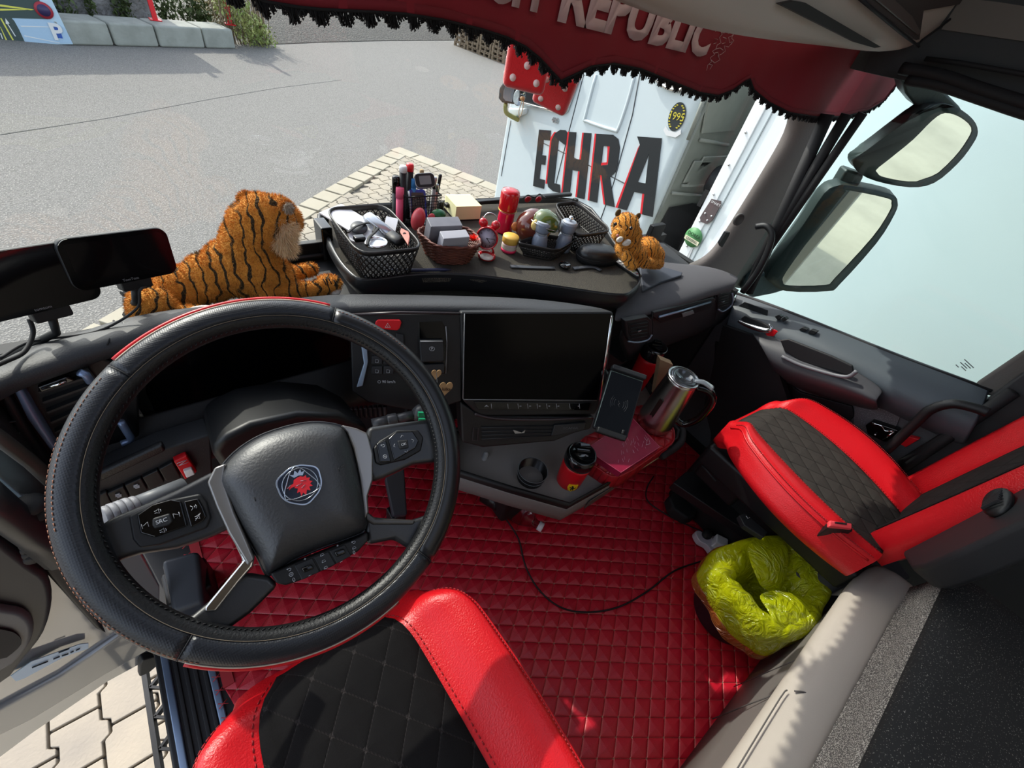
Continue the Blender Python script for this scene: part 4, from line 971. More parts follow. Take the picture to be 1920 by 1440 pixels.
# red and pale piping on the outer edge
for nm, ph, m, rr in (('red_piping', 17, M_redd, .0030), ('pale_piping', 31, mat('pale_piping', 'b9aa98', .5), .0010)):
    for a0, a1 in ((60, 126), (224, 284)):
        mb = MB(); mb.tube([wring(R(a0+(a1-a0)*k/40), WR, .0222, R(ph+(14 if a0 < 100 else 0))) for k in range(41)], rr, 8); wp(mb, nm, m)
# spokes
M_spoke = mat('spoke_plastic', '17191c', .42, spec=.9, bump=(700, .2, .0005))
wpr('left_spoke', [(182, 985), (215, 968), (262, 948), (330, 918), (392, 886), (420, 880), (445, 985), (395, 1008), (330, 1030), (262, 1040), (228, 1050), (196, 1068), (170, 1040)], -.022, -.004, M_spoke, .008, bseg=3)
wpr('right_spoke', [(690, 800), (760, 790), (800, 786), (835, 800), (842, 860), (812, 868), (775, 872), (720, 898), (698, 905), (680, 860)], -.022, -.004, M_spoke, .008, bseg=3)
wpr('lower_left_spoke', [(462, 1075), (505, 1082), (522, 1098), (470, 1150), (432, 1178), (385, 1200), (300, 1215), (290, 1180), (360, 1155), (415, 1110)], -.024, -.006, M_spoke, .006)
wpr('lower_right_spoke', [(684, 965), (700, 970), (775, 975), (820, 960), (835, 990), (800, 1030), (768, 1030), (740, 1012), (690, 1022)], -.024, -.006, M_spoke, .006)
# silver-grey trim either side of the hub
M_trim = mat('warm_satin_trim', '8a8886', .32, metal=.7)
wpr('side_trim', [(388, 905), (402, 876), (424, 868), (420, 900), (440, 960), (462, 1010), (478, 1048), (465, 1062), (440, 1020), (428, 1000), (405, 950)], -.02, .004, M_trim, .003)
wpr('side_trim', [(640, 796), (668, 802), (690, 812), (700, 850), (700, 900), (690, 930), (692, 960), (684, 975), (676, 900), (664, 840), (652, 810)], -.02, .004, M_trim, .003)
wpr('chrome_arm', [(428, 992), (440, 988), (450, 994), (478, 1042), (474, 1062), (448, 1092), (404, 1148), (381, 1149), (384, 1138), (432, 1080), (455, 1052), (440, 1020)], -.018, -.001, M_chrome, .003)
wpr('dark_arm', [(684, 940), (692, 962), (705, 972), (779, 975), (776, 984), (700, 984), (686, 975)], -.018, -.002, mat('dark_satin', '4a4846', .35, metal=.6), .003)
# hub cushion (domed)
hub = [(405, 900), (418, 870), (450, 838), (495, 812), (555, 794), (600, 790), (640, 797), (655, 812), (668, 850), (680, 900), (690, 955), (690, 992), (655, 1010), (600, 1030), (550, 1052), (512, 1076), (498, 1076), (480, 1040), (448, 985), (425, 940)]
hc = wl(553, 925, 0)
hb = [wl(*p, .0) for p in hub]; hb = catmull(hb, 3, True)
def inset(f, d): return [hc+(p-hc)*f+WN*d for p in hb]
mb = MB(); rings = [inset(1.0, -.034), inset(1.0, -.014), inset(.985, -.007), inset(.95, .001), inset(.88, .010), inset(.75, .0175), inset(.55, .0225), inset(.3, .0245), inset(.02, .0245)]
mb.ring(rings, True, True); wp(mb, 'airbag_cover', M_hub)
mb = MB(); mb.prism([hc+(p-hc)*1.035+WN*-.016 for p in hb], -WN*.014); wp(mb, 'hub_back_plate', M_spoke, bevel=.002)
mb = MB()
for cx, cy in ((483, 935), (640, 880)):
    c = wl(cx, cy, .022); mb.tube([c, c+WA*.006+WB*.001, c+WA*.006+WB*.004, c+WA*.001+WB*.003], .0004, 4); mb.tube([c+WA*-.003+WB*.0035, c+WA*-.003+WB*-.002], .0004, 4)
wp(mb, 'horn_symbol', M_rub)
# griffin badge
BC = wl(563, 908, .0255); BF = frame(BC, (wl(620, 889, .0255)-wl(506, 930, .0255)), WB)
t = None
def bl_(pts, z0, z1, nm, m, par, k=1, bevel=.0003):
    mb = MB(); slab(mb, BF, [(x*k, y*k) for x, y in pts], z0, z1); return wp(mb, nm, m, par, bevel=bevel)
bs = .0262
def lobe(s):  # three-lobed outline
    out = []
    for k in range(72):
        a = 2*pi*k/72; r_ = s*(1+.10*max(0, cos(3*(a-pi/2)+pi))**2 - .0)
        out.append((r_*cos(a), r_*sin(a)*.97))
    return out
b0 = bl_(lobe(bs), -.004, .0012, 'badge', mat('badge_silver', 'aeb4bb', .2, metal=1), None)
b0.location = -W.location
def sub(mb, nm, m): o = mb.build(nm, m, b0); return o
mb = MB(); slab(mb, BF, lobe(bs*.93), .0012, .0018); sub(mb, 'badge_field', mat('badge_navy', '0d1526', .25))
mb = MB()
mb.tube([BF @ V(bs*.80*cos(a), bs*.80*sin(a), .0022) for a in [2*pi*k/48 for k in range(48)]], .0007, 6, closed=True)
tri = []
for k in range(3):
    a0 = pi/2+2*pi*k/3
    for s in range(12):
        a = a0+2*pi/3*s/12; r_ = bs*(.93-.33*sin(pi*s/12)); tri.append(BF @ V(r_*cos(a), r_*sin(a), .0024))
mb.tube(tri, .0007, 6, closed=True); sub(mb, 'badge_ring', MATS['badge_silver'])
g_ = [(-.62, .02), (-.45, .10), (-.28, .14), (-.22, .30), (-.05, .36), (.10, .38), (.22, .30), (.36, .34), (.34, .20), (.50, .16), (.42, .04), (.56, -.06), (.42, -.12), (.50, -.28), (.34, -.26), (.34, -.46), (.20, -.36), (.10, -.60), (.0, -.44), (-.12, -.58), (-.12, -.34), (-.26, -.36), (-.16, -.16), (-.30, -.08), (-.22, -.02), (-.40, -.02), (-.55, -.10), (-.50, -.02)]
mb = MB(); slab(mb, BF, [(x*bs, y*bs) for x, y in g_], .0018, .0028); sub(mb, 'griffin_head', mat('griffin_red', 'd3202b', .35))
mb = MB(); slab(mb, BF, [(x*bs, y*bs) for x, y in [(-.18, .40), (-.34, .62), (-.16, .54), (-.06, .74), (.04, .56), (.20, .72), (.20, .54), (.36, .58), (.22, .38), (.05, .44)]], .0018, .0026)
for x, y, x2, y2 in ((-.6, .0, -.42, .12), (-.2, -.02, .1, .02), (.0, -.2, .2, -.1), (.05, .15, .3, .1)): mb.tube([BF @ V(x*bs, y*bs, .003), BF @ V(x2*bs, y2*bs, .003)], .0003, 4)
sub(mb, 'crown', MATS['badge_silver'])
# buttons
def pad(pts, d0=-.006, d1=.004, m=None, nm='button_pad', bevel=.002): return wpr(nm, pts, d0, d1, m or M_gloss, bevel)
wpr('pad_bezel', [(240, 968), (262, 956), (320, 936), (375, 925), (388, 940), (396, 970), (388, 990), (300, 1022), (262, 1028), (248, 1012)], -.006, .0015, M_blk, .003)
pad([(256, 966), (285, 946), (320, 936), (340, 940), (352, 986), (290, 1008), (262, 1000)], d1=.004)
pad([(343, 940), (372, 934), (381, 950), (388, 968), (380, 978), (357, 990)], d1=.004)
pad([(285, 972), (318, 962), (324, 978), (316, 985), (290, 992), (285, 985)], d1=.0065, m=M_blk2, nm='source_button')
wpr('pad_bezel', [(700, 840), (712, 826), (745, 806), (785, 806), (795, 820), (790, 845), (760, 862), (715, 872), (705, 868)], -.006, .0015, M_blk, .003)
pad([(706, 832), (724, 824), (734, 866), (712, 867)], d1=.004)
pad([(728, 823), (742, 810), (774, 808), (786, 826), (780, 840), (739, 864)], d1=.004)
pad([(745, 826), (765, 824), (767, 840), (750, 843)], d1=.0065, m=M_blk2, nm='ok_button')
def wtext(body, px, py, size, d=.0045, **k):
    o = text('lettering', body, size, frame(wl(px, py, d), BF.to_3x3() @ V(1, 0, 0), WB), M_icon, W, ext=.0002, **k); o.location = -W.location
wtext('SRC', 303, 977, .0062, d=.0068); wtext('OK', 757, 833, .0055, d=.0068)
mb = MB()
def icon(px, py, kind, d=.0045, s=.0028):
    c = wl(px, py, d); X = BF.to_3x3() @ V(1, 0, 0); Y = WN.cross(X)
    P = lambda x, y: c+X*(x*s)+Y*(y*s)
    L = {'next': [[(-1, -1), (-1, 1), (.6, 0)], [(1, -1), (1, 1)]], 'prev': [[(1, -1), (1, 1), (-.6, 0)], [(-1, -1), (-1, 1)]],
         'spk': [[(-1, -.4), (-.3, -.4), (.5, -1), (.5, 1), (-.3, .4), (-1, .4)], [(1, -.6), (1.2, 0), (1, .6)]],
         'mute': [[(-1, -.4), (-.3, -.4), (.5, -1), (.5, 1), (-.3, .4), (-1, .4)], [(-1.2, -1.2), (1.2, 1.2)]],
         'up': [[(-1, -.4), (0, .6), (1, -.4)]], 'down': [[(-1, .4), (0, -.6), (1, .4)]], 'left': [[(.4, 1), (-.6, 0), (.4, -1)]], 'right': [[(-.4, 1), (.6, 0), (-.4, -1)]],
         'back': [[(-1, .5), (.6, .6), (1, 0), (.6, -.6), (-.4, -.6)], [(-.5, 1), (-1, .5), (-.5, 0)]], 'gear': [[(cos(a), sin(a)) for a in [k*pi/4 for k in range(9)]], [(.4*cos(a), .4*sin(a)) for a in [k*pi/2 for k in range(5)]]],
         'o': [[(.5*cos(a), sin(a)) for a in [k*pi/4 for k in range(9)]]], 'plus': [[(-.6, 0), (.6, 0)], [(0, -.6), (0, .6)]], 'minus': [[(-.7, 0), (.7, 0)]],
         'car': [[(-1, -.5), (-.6, .5), (.6, .5), (1, -.5), (-1, -.5)]], 'call': [[(-1, 1), (-.3, .3), (-.3, -.3), (-1, -1)], [(.3, .5), (.5, 0), (.3, -.5)], [(.8, .8), (1.1, 0), (.8, -.8)]]}[kind]
    for q in L: mb.tube([P(*p) for p in q], .0003, 4)
for px, py, k in ((272, 985, 'prev'), (331, 966, 'next'), (295, 959, 'spk'), (305, 995, 'spk'), (363, 951, 'call'), (371, 969, 'mute'), (718, 836, 'back'), (722, 856, 'gear'), (754, 818, 'up'), (762, 846, 'down'), (740, 836, 'left'), (774, 826, 'right')): icon(px, py, k)
strip = [(506, 1076), (540, 1060), (600, 1036), (655, 1014), (690, 998), (691, 1014), (672, 1034), (620, 1064), (560, 1090), (535, 1098), (518, 1094)]
for a, b, nm in ((0, 1, 0),):
    wpr('lower_switch_bar', strip, -.02, .002, M_blk, .003)
for q in ([(551, 1060), (586, 1046), (600, 1072), (566, 1088)], [(588, 1045), (616, 1034), (630, 1058), (602, 1071)], [(617, 1033), (647, 1021), (659, 1042), (632, 1057)]):
    wpr('cruise_button', q, .0, .004, M_blk2, .0015)
for q in ([(564, 1066), (584, 1058), (590, 1066), (570, 1075)], [(626, 1036), (645, 1028), (650, 1037), (632, 1045)]): wpr('rocker_roll', q, .003, .008, M_gloss, .002)
for px, py, k in ((542, 1068, 'back'), (546, 1077, 'gear'), (551, 1087, 'o'), (572, 1048, 'plus'), (581, 1079, 'minus'), (604, 1040, 'car'), (607, 1052, 'car'), (611, 1064, 'car'), (633, 1023, 'plus'), (640, 1053, 'minus'), (663, 1017, 'back'), (664, 1027, 'car'), (664, 1036, 'o')): icon(px, py, k, d=.0048, s=.0024)
wp(mb, 'button_symbol', M_icon)
# column shroud and stalks
t = thing('steering_column', 'black steering column shroud behind the wheel hub', 'steering column', (.05, .55, .7))
mb = MB()
c0 = [at(*p, 'y', .56) for p in [(395, 850), (410, 825), (470, 795), (560, 775), (640, 778), (690, 800), (700, 860), (640, 900), (450, 930)]]
mb.prism(c0, (0, .16, -.06)); o = mb.build('shroud', mat('shroud_plastic', '101113', .45), t, bevel=.02, bseg=4); o.location = -t.location
mb = MB(); mb.cap((.06, .60, .70), (.06, .84, .42), .05, .045); o = mb.build('column_tube', M_rub, t); o.location = -t.location
t = thing('indicator_stalk', 'grey ribbed control stalk reaching left from the steering column', 'stalk', (-.02, .50, .74))
A, B = at(345, 912, 'y', .50), at(190, 972, 'y', .47)
mb = MB(); mb.tube([A, A.lerp(B, .35), A.lerp(B, .62)], lambda q: .013-.001*q, 16); o = mb.build('stalk_arm', mat('stalk_grey', '5c5e61', .45), t); o.location = -t.location
mb = MB(); dd = (B-A).normalized(); L_ = (B-A).length
for k, r_ in enumerate((.0135, .0148, .0148, .0150, .0145)): mb.lathe([(r_-.001, 0), (r_, .002), (r_, L_*.07), (r_-.001, L_*.075)], A+dd*(L_*(.60+.078*k)), dd, 24)
o = mb.build('stalk_rings', mat('stalk_ring', '808084', .45, bump=(1200, .6, .0006)), t); o.location = -t.location
t = thing('retarder_stalk', 'black right control stalk with green marks behind the wheel rim', 'stalk', (.2, .55, .75))
A, B = at(698, 796, 'y', .55), at(800, 772, 'y', .53); dd = (B-A).normalized(); L_ = (B-A).length
mb = MB(); mb.tube([A, A.lerp(B, .3)], .012, 16); mb.lathe([(.011, 0), (.0135, .004), (.0135, .02), (.012, .022)], A+dd*L_*.25, dd, 24); mb.tube([A.lerp(B, .4), A.lerp(B, .75)], .010, 16); mb.ball(A.lerp(B, .88), (.020, .018, .022)); o = mb.build('stalk_arm', mat('stalk_dark', '3a3b3e', .35), t); o.location = -t.location
mb = MB()
for px, py in ((791, 778), (792, 790)): mb.prism([at(px-6, py-4, 'y', .505), at(px+6, py-4, 'y', .505), at(px+6, py+4, 'y', .505), at(px-6, py+4, 'y', .505)], (0, .004, 0))
o = mb.build('green_mark', mat('green_mark', '1c9a6b', .5), t); o.location = -t.location
# wooden tags hanging beside the rim
t = thing('wooden_tag', 'two pale wooden heart tags hanging beside the wheel rim in front of the brake switch', 'tag', sl(825, 715, .05))
for cx, cy, w_, nm in ((818, 702, 9, 0), (836, 728, 12, 1)):
    mb = MB(); pts = []
    for k in range(28):
        a = 2*pi*k/28; x = 16*sin(a)**3/16; y = -(13*cos(a)-5*cos(2*a)-2*cos(3*a)-cos(4*a))/16
        pts.append(sl(cx+w_*x*1.05-.2*w_*y, cy+w_*y*1.2, .05))
    mb.prism(pts, -SN*.003); o = mb.build('wooden_heart', mat('tag_wood', '9a7a52', .7, var=(40, .6, '80623f')), t, bevel=.0006); o.location = -t.location
o = text('burnt_writing', 'lulka', .010, frame(sl(837, 730, .0505), SX, SY), mat('burnt', '3a2413', .8), t); o.location = -t.location
mb = MB(); mb.tube([sl(818, 697, .05), wring(R(8), WR, .022, R(60))], .0006, 5); o = mb.build('cord', M_rub, t); o.location = -t.location

# ================================================================== SEATS
M_pan = quilt('quilted_black_panel', '100e0f', '0b0a0b', R(52), .058, 0, 0, .85, '2e2a2a', depth=.004, lw=.02, nbump=(900, .5))
M_panp = quilt('quilted_grey_panel', '3a3633', '2f2b29', R(58), .048, 0, 0, .9, '151313', depth=.004, lw=.022, nbump=(700, .5))
M_reds = mat('red_seat_leather', 'c4141d', .34, bump=(330, .6, .0014), var=(4, .4, 'b20f18'))
def smooth(x): x = max(0, min(1, x)); return x*x*(3-2*x)
def cushion(seat, F4, hw, yb, yf, panel, mred, mpan, ztop, drop, wf, fall=.10, ffall=.09):
    """domed seat cushion in the frame F4 (x across, y forward)"""
    NX, NY = 48, 44
    def H(u, v):   # u -1..1, v 0..1 (back..front)
        bol = .030*smooth((abs(u)-.45)/.35)-fall*smooth((abs(u)-.86)/.14)**2
        fr = -ffall*smooth((v-.86)/.14)**2 + .012*sin(v*pi)
        return ztop+bol+fr
    def P(u, v):
        hww = hw*(wf(v))*(1-.22*smooth((v-.78)/.22)**2); x = u*hww; y = yb+(yf-yb)*(v-.06*max(0, abs(u)-.55)**1.5*v*1.6)
        return x, y
    def pu(v): return panel(v)
    mb = MB(); mp = MB()
    us = [-1+2*i/NX for i in range(NX+1)]
    vs = [i/NY for i in range(NY+1)]
    top = [[F4 @ V(*P(u, v), H(u, v)) for u in us] for v in vs]
    mb.grid(top)
    # skirt
    edge = [(-1, v) for v in vs]+[(u, 1) for u in us[1:]]+[(1, v) for v in vs[::-1][1:]]
    sk = []
    for dz, f in ((0, 1), (-drop*.3, 1.012), (-drop*.7, 1.008), (-drop, .96)):
        sk.append([F4 @ V(P(u, v)[0]*f, yb+(P(u, v)[1]-yb)*f, H(u, v)+dz if dz else H(u, v)) for u, v in edge])
    mb.grid(sk)
    o = mb.build('cushion_sides', mred, seat, weld=True); o.location = -seat.location
    rows = []
    for v in [ .0+ .985*i/30 for i in range(31)]:
        a, b = panel(v); r_ = []
        for k in range(17):
            u = a+(b-a)*k/16; e = min(k, 16-k)/16
            r_.append(F4 @ V(*P(u, v), H(u, v)+.003+.006*smooth(e*6)))
        rows.append(r_)
    mp.grid(rows); o = mp.build('centre_panel', mpan, seat, solid=.006); o.location = -seat.location
    for s in (0, 1):
        ms = MB(); pl = []
        for v in [.01+.97*i/60 for i in range(61)]:
            u = panel(v)[s]+(.035 if s else -.035); pl.append(F4 @ V(*P(u, v), H(u, v)+.001))
        for a, b in zip(pl[::1], pl[1:]): ms.tube([a, a.lerp(b, .6)], .0011, 4)
        o = ms.build('seam_stitching', mat('dark_red_thread', '8f1018', .6), seat); o.location = -seat.location; ms = MB()
        pl2 = [F4 @ V(*P((.90 if s else -.90), v), H((.90 if s else -.90), v)+.002) for v in [.02+.95*i/90 for i in range(91)]]
        for a, b in zip(pl2, pl2[1:]): ms.tube([a, a.lerp(b, .65)], .0013, 4)
        o = ms.build('seam_stitching', mat('dark_red_thread', '8f1018', .6), seat); o.location = -seat.location
    for s in (-1, 1):
        mt = MB(); mt.tube([F4 @ V(*P(s*.93, v), H(s*.93, v)+.001) for v in [.02+.96*i/40 for i in range(41)]], .003, 6)
        o = mt.build('piping', mred, seat); o.location = -seat.location
t = thing('driver_seat', 'driver seat cushion in red leather with a black quilted centre, nearest the camera', 'seat', (.03, -.03, .42))
FD = Matrix.Translation((.022, 0, 0))
cushion(t, FD, .268, -.33, .296, lambda v: (-.58+.02*v, .44-.02*v+.06*(1-v)), M_reds, M_pan, .487, .14, lambda v: .97+.06*sin(v*pi)-.04*v)
mb = MB(); mb.box((.03, -.04, .30), (.42, .50, .14)); mb.box((.03, -.04, .12), (.34, .42, .24)); o = mb.build('seat_base', M_blk, t, bevel=.02); o.location = -t.location
t = thing('passenger_seat', 'passenger seat in red leather with a dark diamond-quilted centre by the right door', 'seat', (1.33, -.08, .4))
FP_ = Matrix.Translation((1.335, -.06, .535)) @ Matrix.Rotation(R(-5), 4, 'Z') @ Matrix.Rotation(R(3.0), 4, 'X')
cushion(t, FP_, .232, -.235, .245, lambda v: (-.54-.12*(1-v)**2, .46-.04*(1-v)), M_reds, M_panp, .0, .040, lambda v: .76+.34*sin(min(1, .08+v*.98)*pi*.93)**.9, .055, .05)
# backrest
rows = []; rp_ = []
def BP(u, w_):  # u across, w_ up
    z = .50+w_*.55; x = 1.415+u*(.215+.01*sin(w_*pi)); y = -.285-.05*w_+.045*smooth((abs(u)-.5)/.35)-.07*smooth((abs(u)-.88)/.12)
    return x, y, z
mb = MB(); mb.grid([[V(*BP(-1+2*i/30, w_/24)) for i in range(31)] for w_ in range(25)]); o = mb.build('backrest', M_reds, t, solid=.06, off=1); o.location = -t.location
mb = MB(); mb.grid([[V(*BP(-.74+1.14*i/16, w_/24))+V(0, .006+.003*smooth(min(i, 16-i)/3), 0) for i in range(17)] for w_ in range(25)]); 
MPB = quilt('quilted_back_panel', '2b2827', '211f1e', R(50), .055, 1.375, .5, .9, '151313', depth=.004, lw=.02, axes=(0, 2), nbump=(700, .5))
o = mb.build('back_centre_panel', MPB, t, solid=.004); o.location = -t.location
# side shell of the backrest
sh_ = [(1686, 1032), (1694, 1012), (1756, 976), (1850, 922), (1925, 890), (2010, 850), (2010, 930), (1925, 972), (1800, 1032), (1728, 1062), (1704, 1062)]
mb = MB(); mb.prism([at(*p, 'y', -.305) for p in sh_], (0, -.06, 0)); o = mb.build('back_shell', M_blk2, t, bevel=.012, bseg=3); o.location = -t.location
c = at(1874, 944, 'y', -.297)
mb = MB(); mb.lathe([(.040, 0), (.040, .006), (.034, .010), (0, .010)], c, (-.25, 1, .1), 28, ell=(1, .7)); o = mb.build('side_knob', M_blk, t); o.location = -t.location
mb = MB()
for k in range(7): mb.box(c+V(-.024+k*.008, .012, 0), (.004, .006, .036))
o = mb.build('knob_ribs', M_blk2, t, bevel=.001); o.location = -t.location
# base
mb = MB(); mb.box((1.43, -.06, .20), (.26, .54, .40)); mb.box((1.36, -.06, .385), (.34, .5, .09)); mb.box((1.34, .10, .30), (.22, .16, .10)); o = mb.build('seat_base', M_blk, t, bevel=.012); o.location = -t.location
mb = MB()
for k in range(4):
    a = at(1300+k*14, 868+k*9, 'z', .33); b = at(1334+k*12, 892+k*8, 'z', .33); mb.tube([at(1316+k*8, 872-k*4, 'z', .345), at(1342+k*8, 902-k*5, 'z', .345)], .003, 6)
o = mb.build('base_rib', M_blk2, t); o.location = -t.location
mb = MB(); mb.prism([at(*p, 'z', .20) for p in [(1285, 885), (1310, 880), (1345, 915), (1470, 1005), (1420, 1010), (1262, 905)]], (0, 0, -.04)); o = mb.build('slide_rail', mat('rail_black', '1c1c1e', .3), t, bevel=.004); o.location = -t.location
mb = MB(); mb.prism([at(*p, 'z', .06) for p in [(1254, 930), (1268, 916), (1312, 945), (1306, 968), (1290, 972), (1262, 952)]], (0, 0, -.055)); o = mb.build('base_foot', M_rub, t, bevel=.01); o.location = -t.location
mb = MB(); mb.prism([at(*p, 'z', .34) for p in [(1386, 966), (1398, 962), (1440, 998), (1432, 1008), (1396, 985)]], (0, 0, -.02)); o = mb.build('adjuster_recess', M_blk2, t, bevel=.003); o.location = -t.location
mb = MB(); P_ = [at(*p, 'z', .343) for p in [(1399, 967), (1402, 972), (1406, 970)]]; mb.tube(P_, .0008, 5)
P_ = [at(*p, 'z', .345) for p in [(1560, 1068), (1568, 1067), (1566, 1072), (1574, 1071)]]; mb.tube(P_, .0008, 5); o = mb.build('seat_symbol', M_icon, t); o.location = -t.location
mb = MB(); mb.prism([at(*p, 'z', .36) for p in [(1596, 1018), (1640, 1010), (1668, 1030), (1712, 1082), (1690, 1095), (1600, 1090), (1572, 1066), (1568, 1052), (1580, 1044), (1628, 1050)]], (0, 0, -.12)); o = mb.build('side_cover', mat('side_cover_grey', '37373b', .4), t, bevel=.012, bseg=3); o.location = -t.location
mb = MB(); mb.tube([at(1530, 1016, 'z', .32), at(1520, 1040, 'z', .30)], .008, 10); o = mb.build('lever', M_steel, t); o.location = -t.location
# buckle
t = thing('seat_belt_buckle', 'black belt buckle with a red release button between passenger seat cushion and backrest', 'buckle', at(1580, 1000, 'z', .52))
q = [at(*p, 'z', .58) for p in [(1556, 976), (1598, 982), (1600, 996), (1556, 988)]]
mb = MB(); mb.prism(q, (.02, -.005, -.12)); o = mb.build('buckle_body', M_blk, t, bevel=.004); o.location = -t.location
mb = MB(); mb.prism([at(*p, 'z', .585) for p in [(1556, 975), (1598, 981), (1598, 992), (1556, 986)]], (0, 0, -.012)); o = mb.build('release_button', mat('buckle_red', 'e0444a', .35), t, bevel=.003); o.location = -t.location
mb = MB(); mb.prism([at(*p, 'z', .587) for p in [(1566, 978), (1588, 981), (1588, 983.5), (1566, 980.5)]], (0, 0, -.004)); o = mb.build('tongue_slot', M_rub, t); o.location = -t.location
mb = MB(); mb.tube([at(1688, 900, 'x', 1.64), at(1712, 905, 'x', 1.66)], .003, 6); mb.tube([at(1690, 922, 'x', 1.6), at(1722, 916, 'x', 1.64)], .003, 6); o = mb.build('belt_cable', M_silver); tag(o, 'thin bright belt anchor wires behind the passenger seat', 'wire')

# ================================================================== BUNK
t = thing('storage_locker', 'light grey and beige storage locker under the bunk behind the seats', 'storage locker', (.6, -.5, 0))
def xs(x):  # front bulge near the right end
    return -.02*smooth((x-1.10)/.20)**2
def bunkrows(prof, x0=-.4, x1=1.285, n=36, k=1):
    return [[V(x0+(x1-x0)*i/n, y+k*xs(x0+(x1-x0)*i/n), z) for i in range(n+1)] for y, z in prof]
mb = MB(); mb.grid(bunkrows([(-.355, 0), (-.350, .15), (-.340, .30), (-.330, .385), (-.335, .39)])); o = mb.build('lower_front', M_greige, t, solid=.02, off=1); o.location = -t.location
mb = MB(); mb.grid(bunkrows([(-.345, .388), (-.326, .392), (-.312, .405), (-.308, .425), (-.318, .436), (-.335, .440), (-.340, .446), (-.362, .449), (-.386, .450), (-.390, .447)])); o = mb.build('upper_front', M_cream, t, solid=.012, sub=1); o.location = -t.location
mb = MB(); mb.prism([V(1.27, -.40, 0), V(1.27, -1.0, 0), V(1.27, -1.0, .44), V(1.27, -.40, .44)], (.015, 0, 0)); o = mb.build('end_panel', M_greige, t); o.location = -t.location
mb = MB(); mb.tube([at(*p, 'y', -.338) for p in [(1336, 1348), (1400, 1322), (1474, 1294)]], .0016, 6)
mb.tube([V(.93, -.337, .02), V(.93, -.33, .38)], .0012, 6)
mb.tube([at(*p, 'z', .452) for p in [(1490, 1296), (1508, 1298), (1520, 1306), (1518, 1325), (1452, 1445)]], .0018, 6, smoothn=3)
mb.tube([at(*p, 'z', .452) for p in [(1476, 1294), (1462, 1310), (1380, 1445)]], .0014, 6, smoothn=3); o = mb.build('panel_gap', mat('gap_grey', '4e4a48', .7), t); o.location = -t.location
mb = MB(); mb.prism([at(*p, 'z', .43) for p in [(1490, 1250), (1560, 1162), (1566, 1164), (1500, 1252)]], (0, 0, -.01)); mb.prism([at(*p, 'z', .43) for p in [(1386, 1445), (1430, 1352), (1434, 1354), (1394, 1445)]], (0, 0, -.01)); o = mb.build('handle_groove', mat('groove_light', '8f8780', .5), t, bevel=.002); o.location = -t.location
M_spk = mat('speckled_felt', '5b5752', .95, speck=(420, .53, 'b3aca2'), bump=(420, .8, .002))
t = thing('bunk_mattress', 'black bunk mattress with pale flecks and a speckled grey side band', 'mattress', (.6, -.7, .46))
mb = MB(); mb.grid(bunkrows([(-.386, .448), (-.394, .46), (-.398, .50), (-.398, .55), (-.404, .572)], k=0, x1=1.262)); o = mb.build('side_band', M_spk, t, solid=.01, off=1); o.location = -t.location
M_flk = mat('flecked_black_cloth', '1b1b1b', .9, speck=(420, .67, '77766f'), bump=(200, .5, .001))
mb = MB(); rows = bunkrows([(-.400, .566), (-.403, .580), (-.416, .596), (-.45, .604), (-.60, .606), (-1.05, .606)], n=40, k=0, x1=1.245)
mb.grid(rows); mb.grid([[r[-1] for r in rows], [r[-1]+V(.012, 0, -.015) for r in rows], [r[-1]+V(.015, 0, -.12) for r in rows]]); o = mb.build('top_cover', M_flk, t, solid=.008, weld=True); o.location = -t.location
mb = MB(); mb.box((.43, -.75, .51), (1.65, .6, .09)); o = mb.build('foam_core', M_blk, t); o.location = -t.location
# ================================================================== TRAY ON THE DASH
TZ = .82
def tz(px, py, z=TZ): return at(px, py, 'z', z)
def put(mb, name, m, par, **k):
    o = mb.build(name, m, par, **k); o.location = -par.location; return o
def textp(name, body, size, F4, m, par, **k):
    o = text(name, body, size, F4, m, par, **k); o.location = -par.location; return o
t = thing('dash_tray', 'black felt-lined tray with a raised rim mounted on top of the dashboard', 'tray', tz(900, 480))
tp_ = [(614, 440), (628, 478), (656, 516), (690, 532), (780, 522), (860, 521), (950, 530), (1040, 543), (1150, 558), (1180, 552), (1197, 530), (1190, 508), (1162, 478), (1078, 380), (825, 384), (618, 400)]
P = [tz(*p) for p in tp_]
mb = MB(); mb.prism([p+V(0, 0, 0) for p in P], (0, 0, -.012)); put(mb, 'felt_floor', mat('tray_felt', '26241f', .95, speck=(900, .56, '6d665b'), bump=(900, 1, .0015)), t)
Pc = catmull(P, 4, True); cen = sum(Pc, V(0, 0, 0))/len(Pc)
mb = MB(); rs = []
for dz, f in ((-.012, .992), (.008, .990), (.014, 1.0), (.008, 1.012), (-.012, 1.02), (-.040, .985), (-.045, .9)):
    rs.append([cen+(p-cen)*f+V(0, 0, dz) for p in Pc])
mb.ring(rs, True, False); put(mb, 'tray_rim', mat('tray_plastic', '1e1f21', .35), t)
mb = MB(); a, b = tz(826, 376, .845), tz(1080, 371, .845); mb.box((a+b)/2, ((b-a).length, .018, .012)); 
for p in (a, b): mb.box(V(p.x, p.y, .828), (.016, .018, .03))
put(mb, 'rear_bar', M_blk, t, bevel=.003)
mb = MB(); c = tz(612, 455, .80); mb.box(c+V(-.004, 0, .01), (.028, .06, .09)); put(mb, 'left_clamp', M_gloss, t, bevel=.004)
mb = MB(); c = tz(1225, 442, .80); mb.box(c, (.075, .02, .09)); put(mb, 'right_bracket', M_blk, t, bevel=.003)
mb = MB(); c = tz(722, 566, .80); mb.lathe([(.014, 0), (.014, .03), (.010, .033)], c-V(0, 0, .02)); put(mb, 'mounting_knob', M_blk2, t)
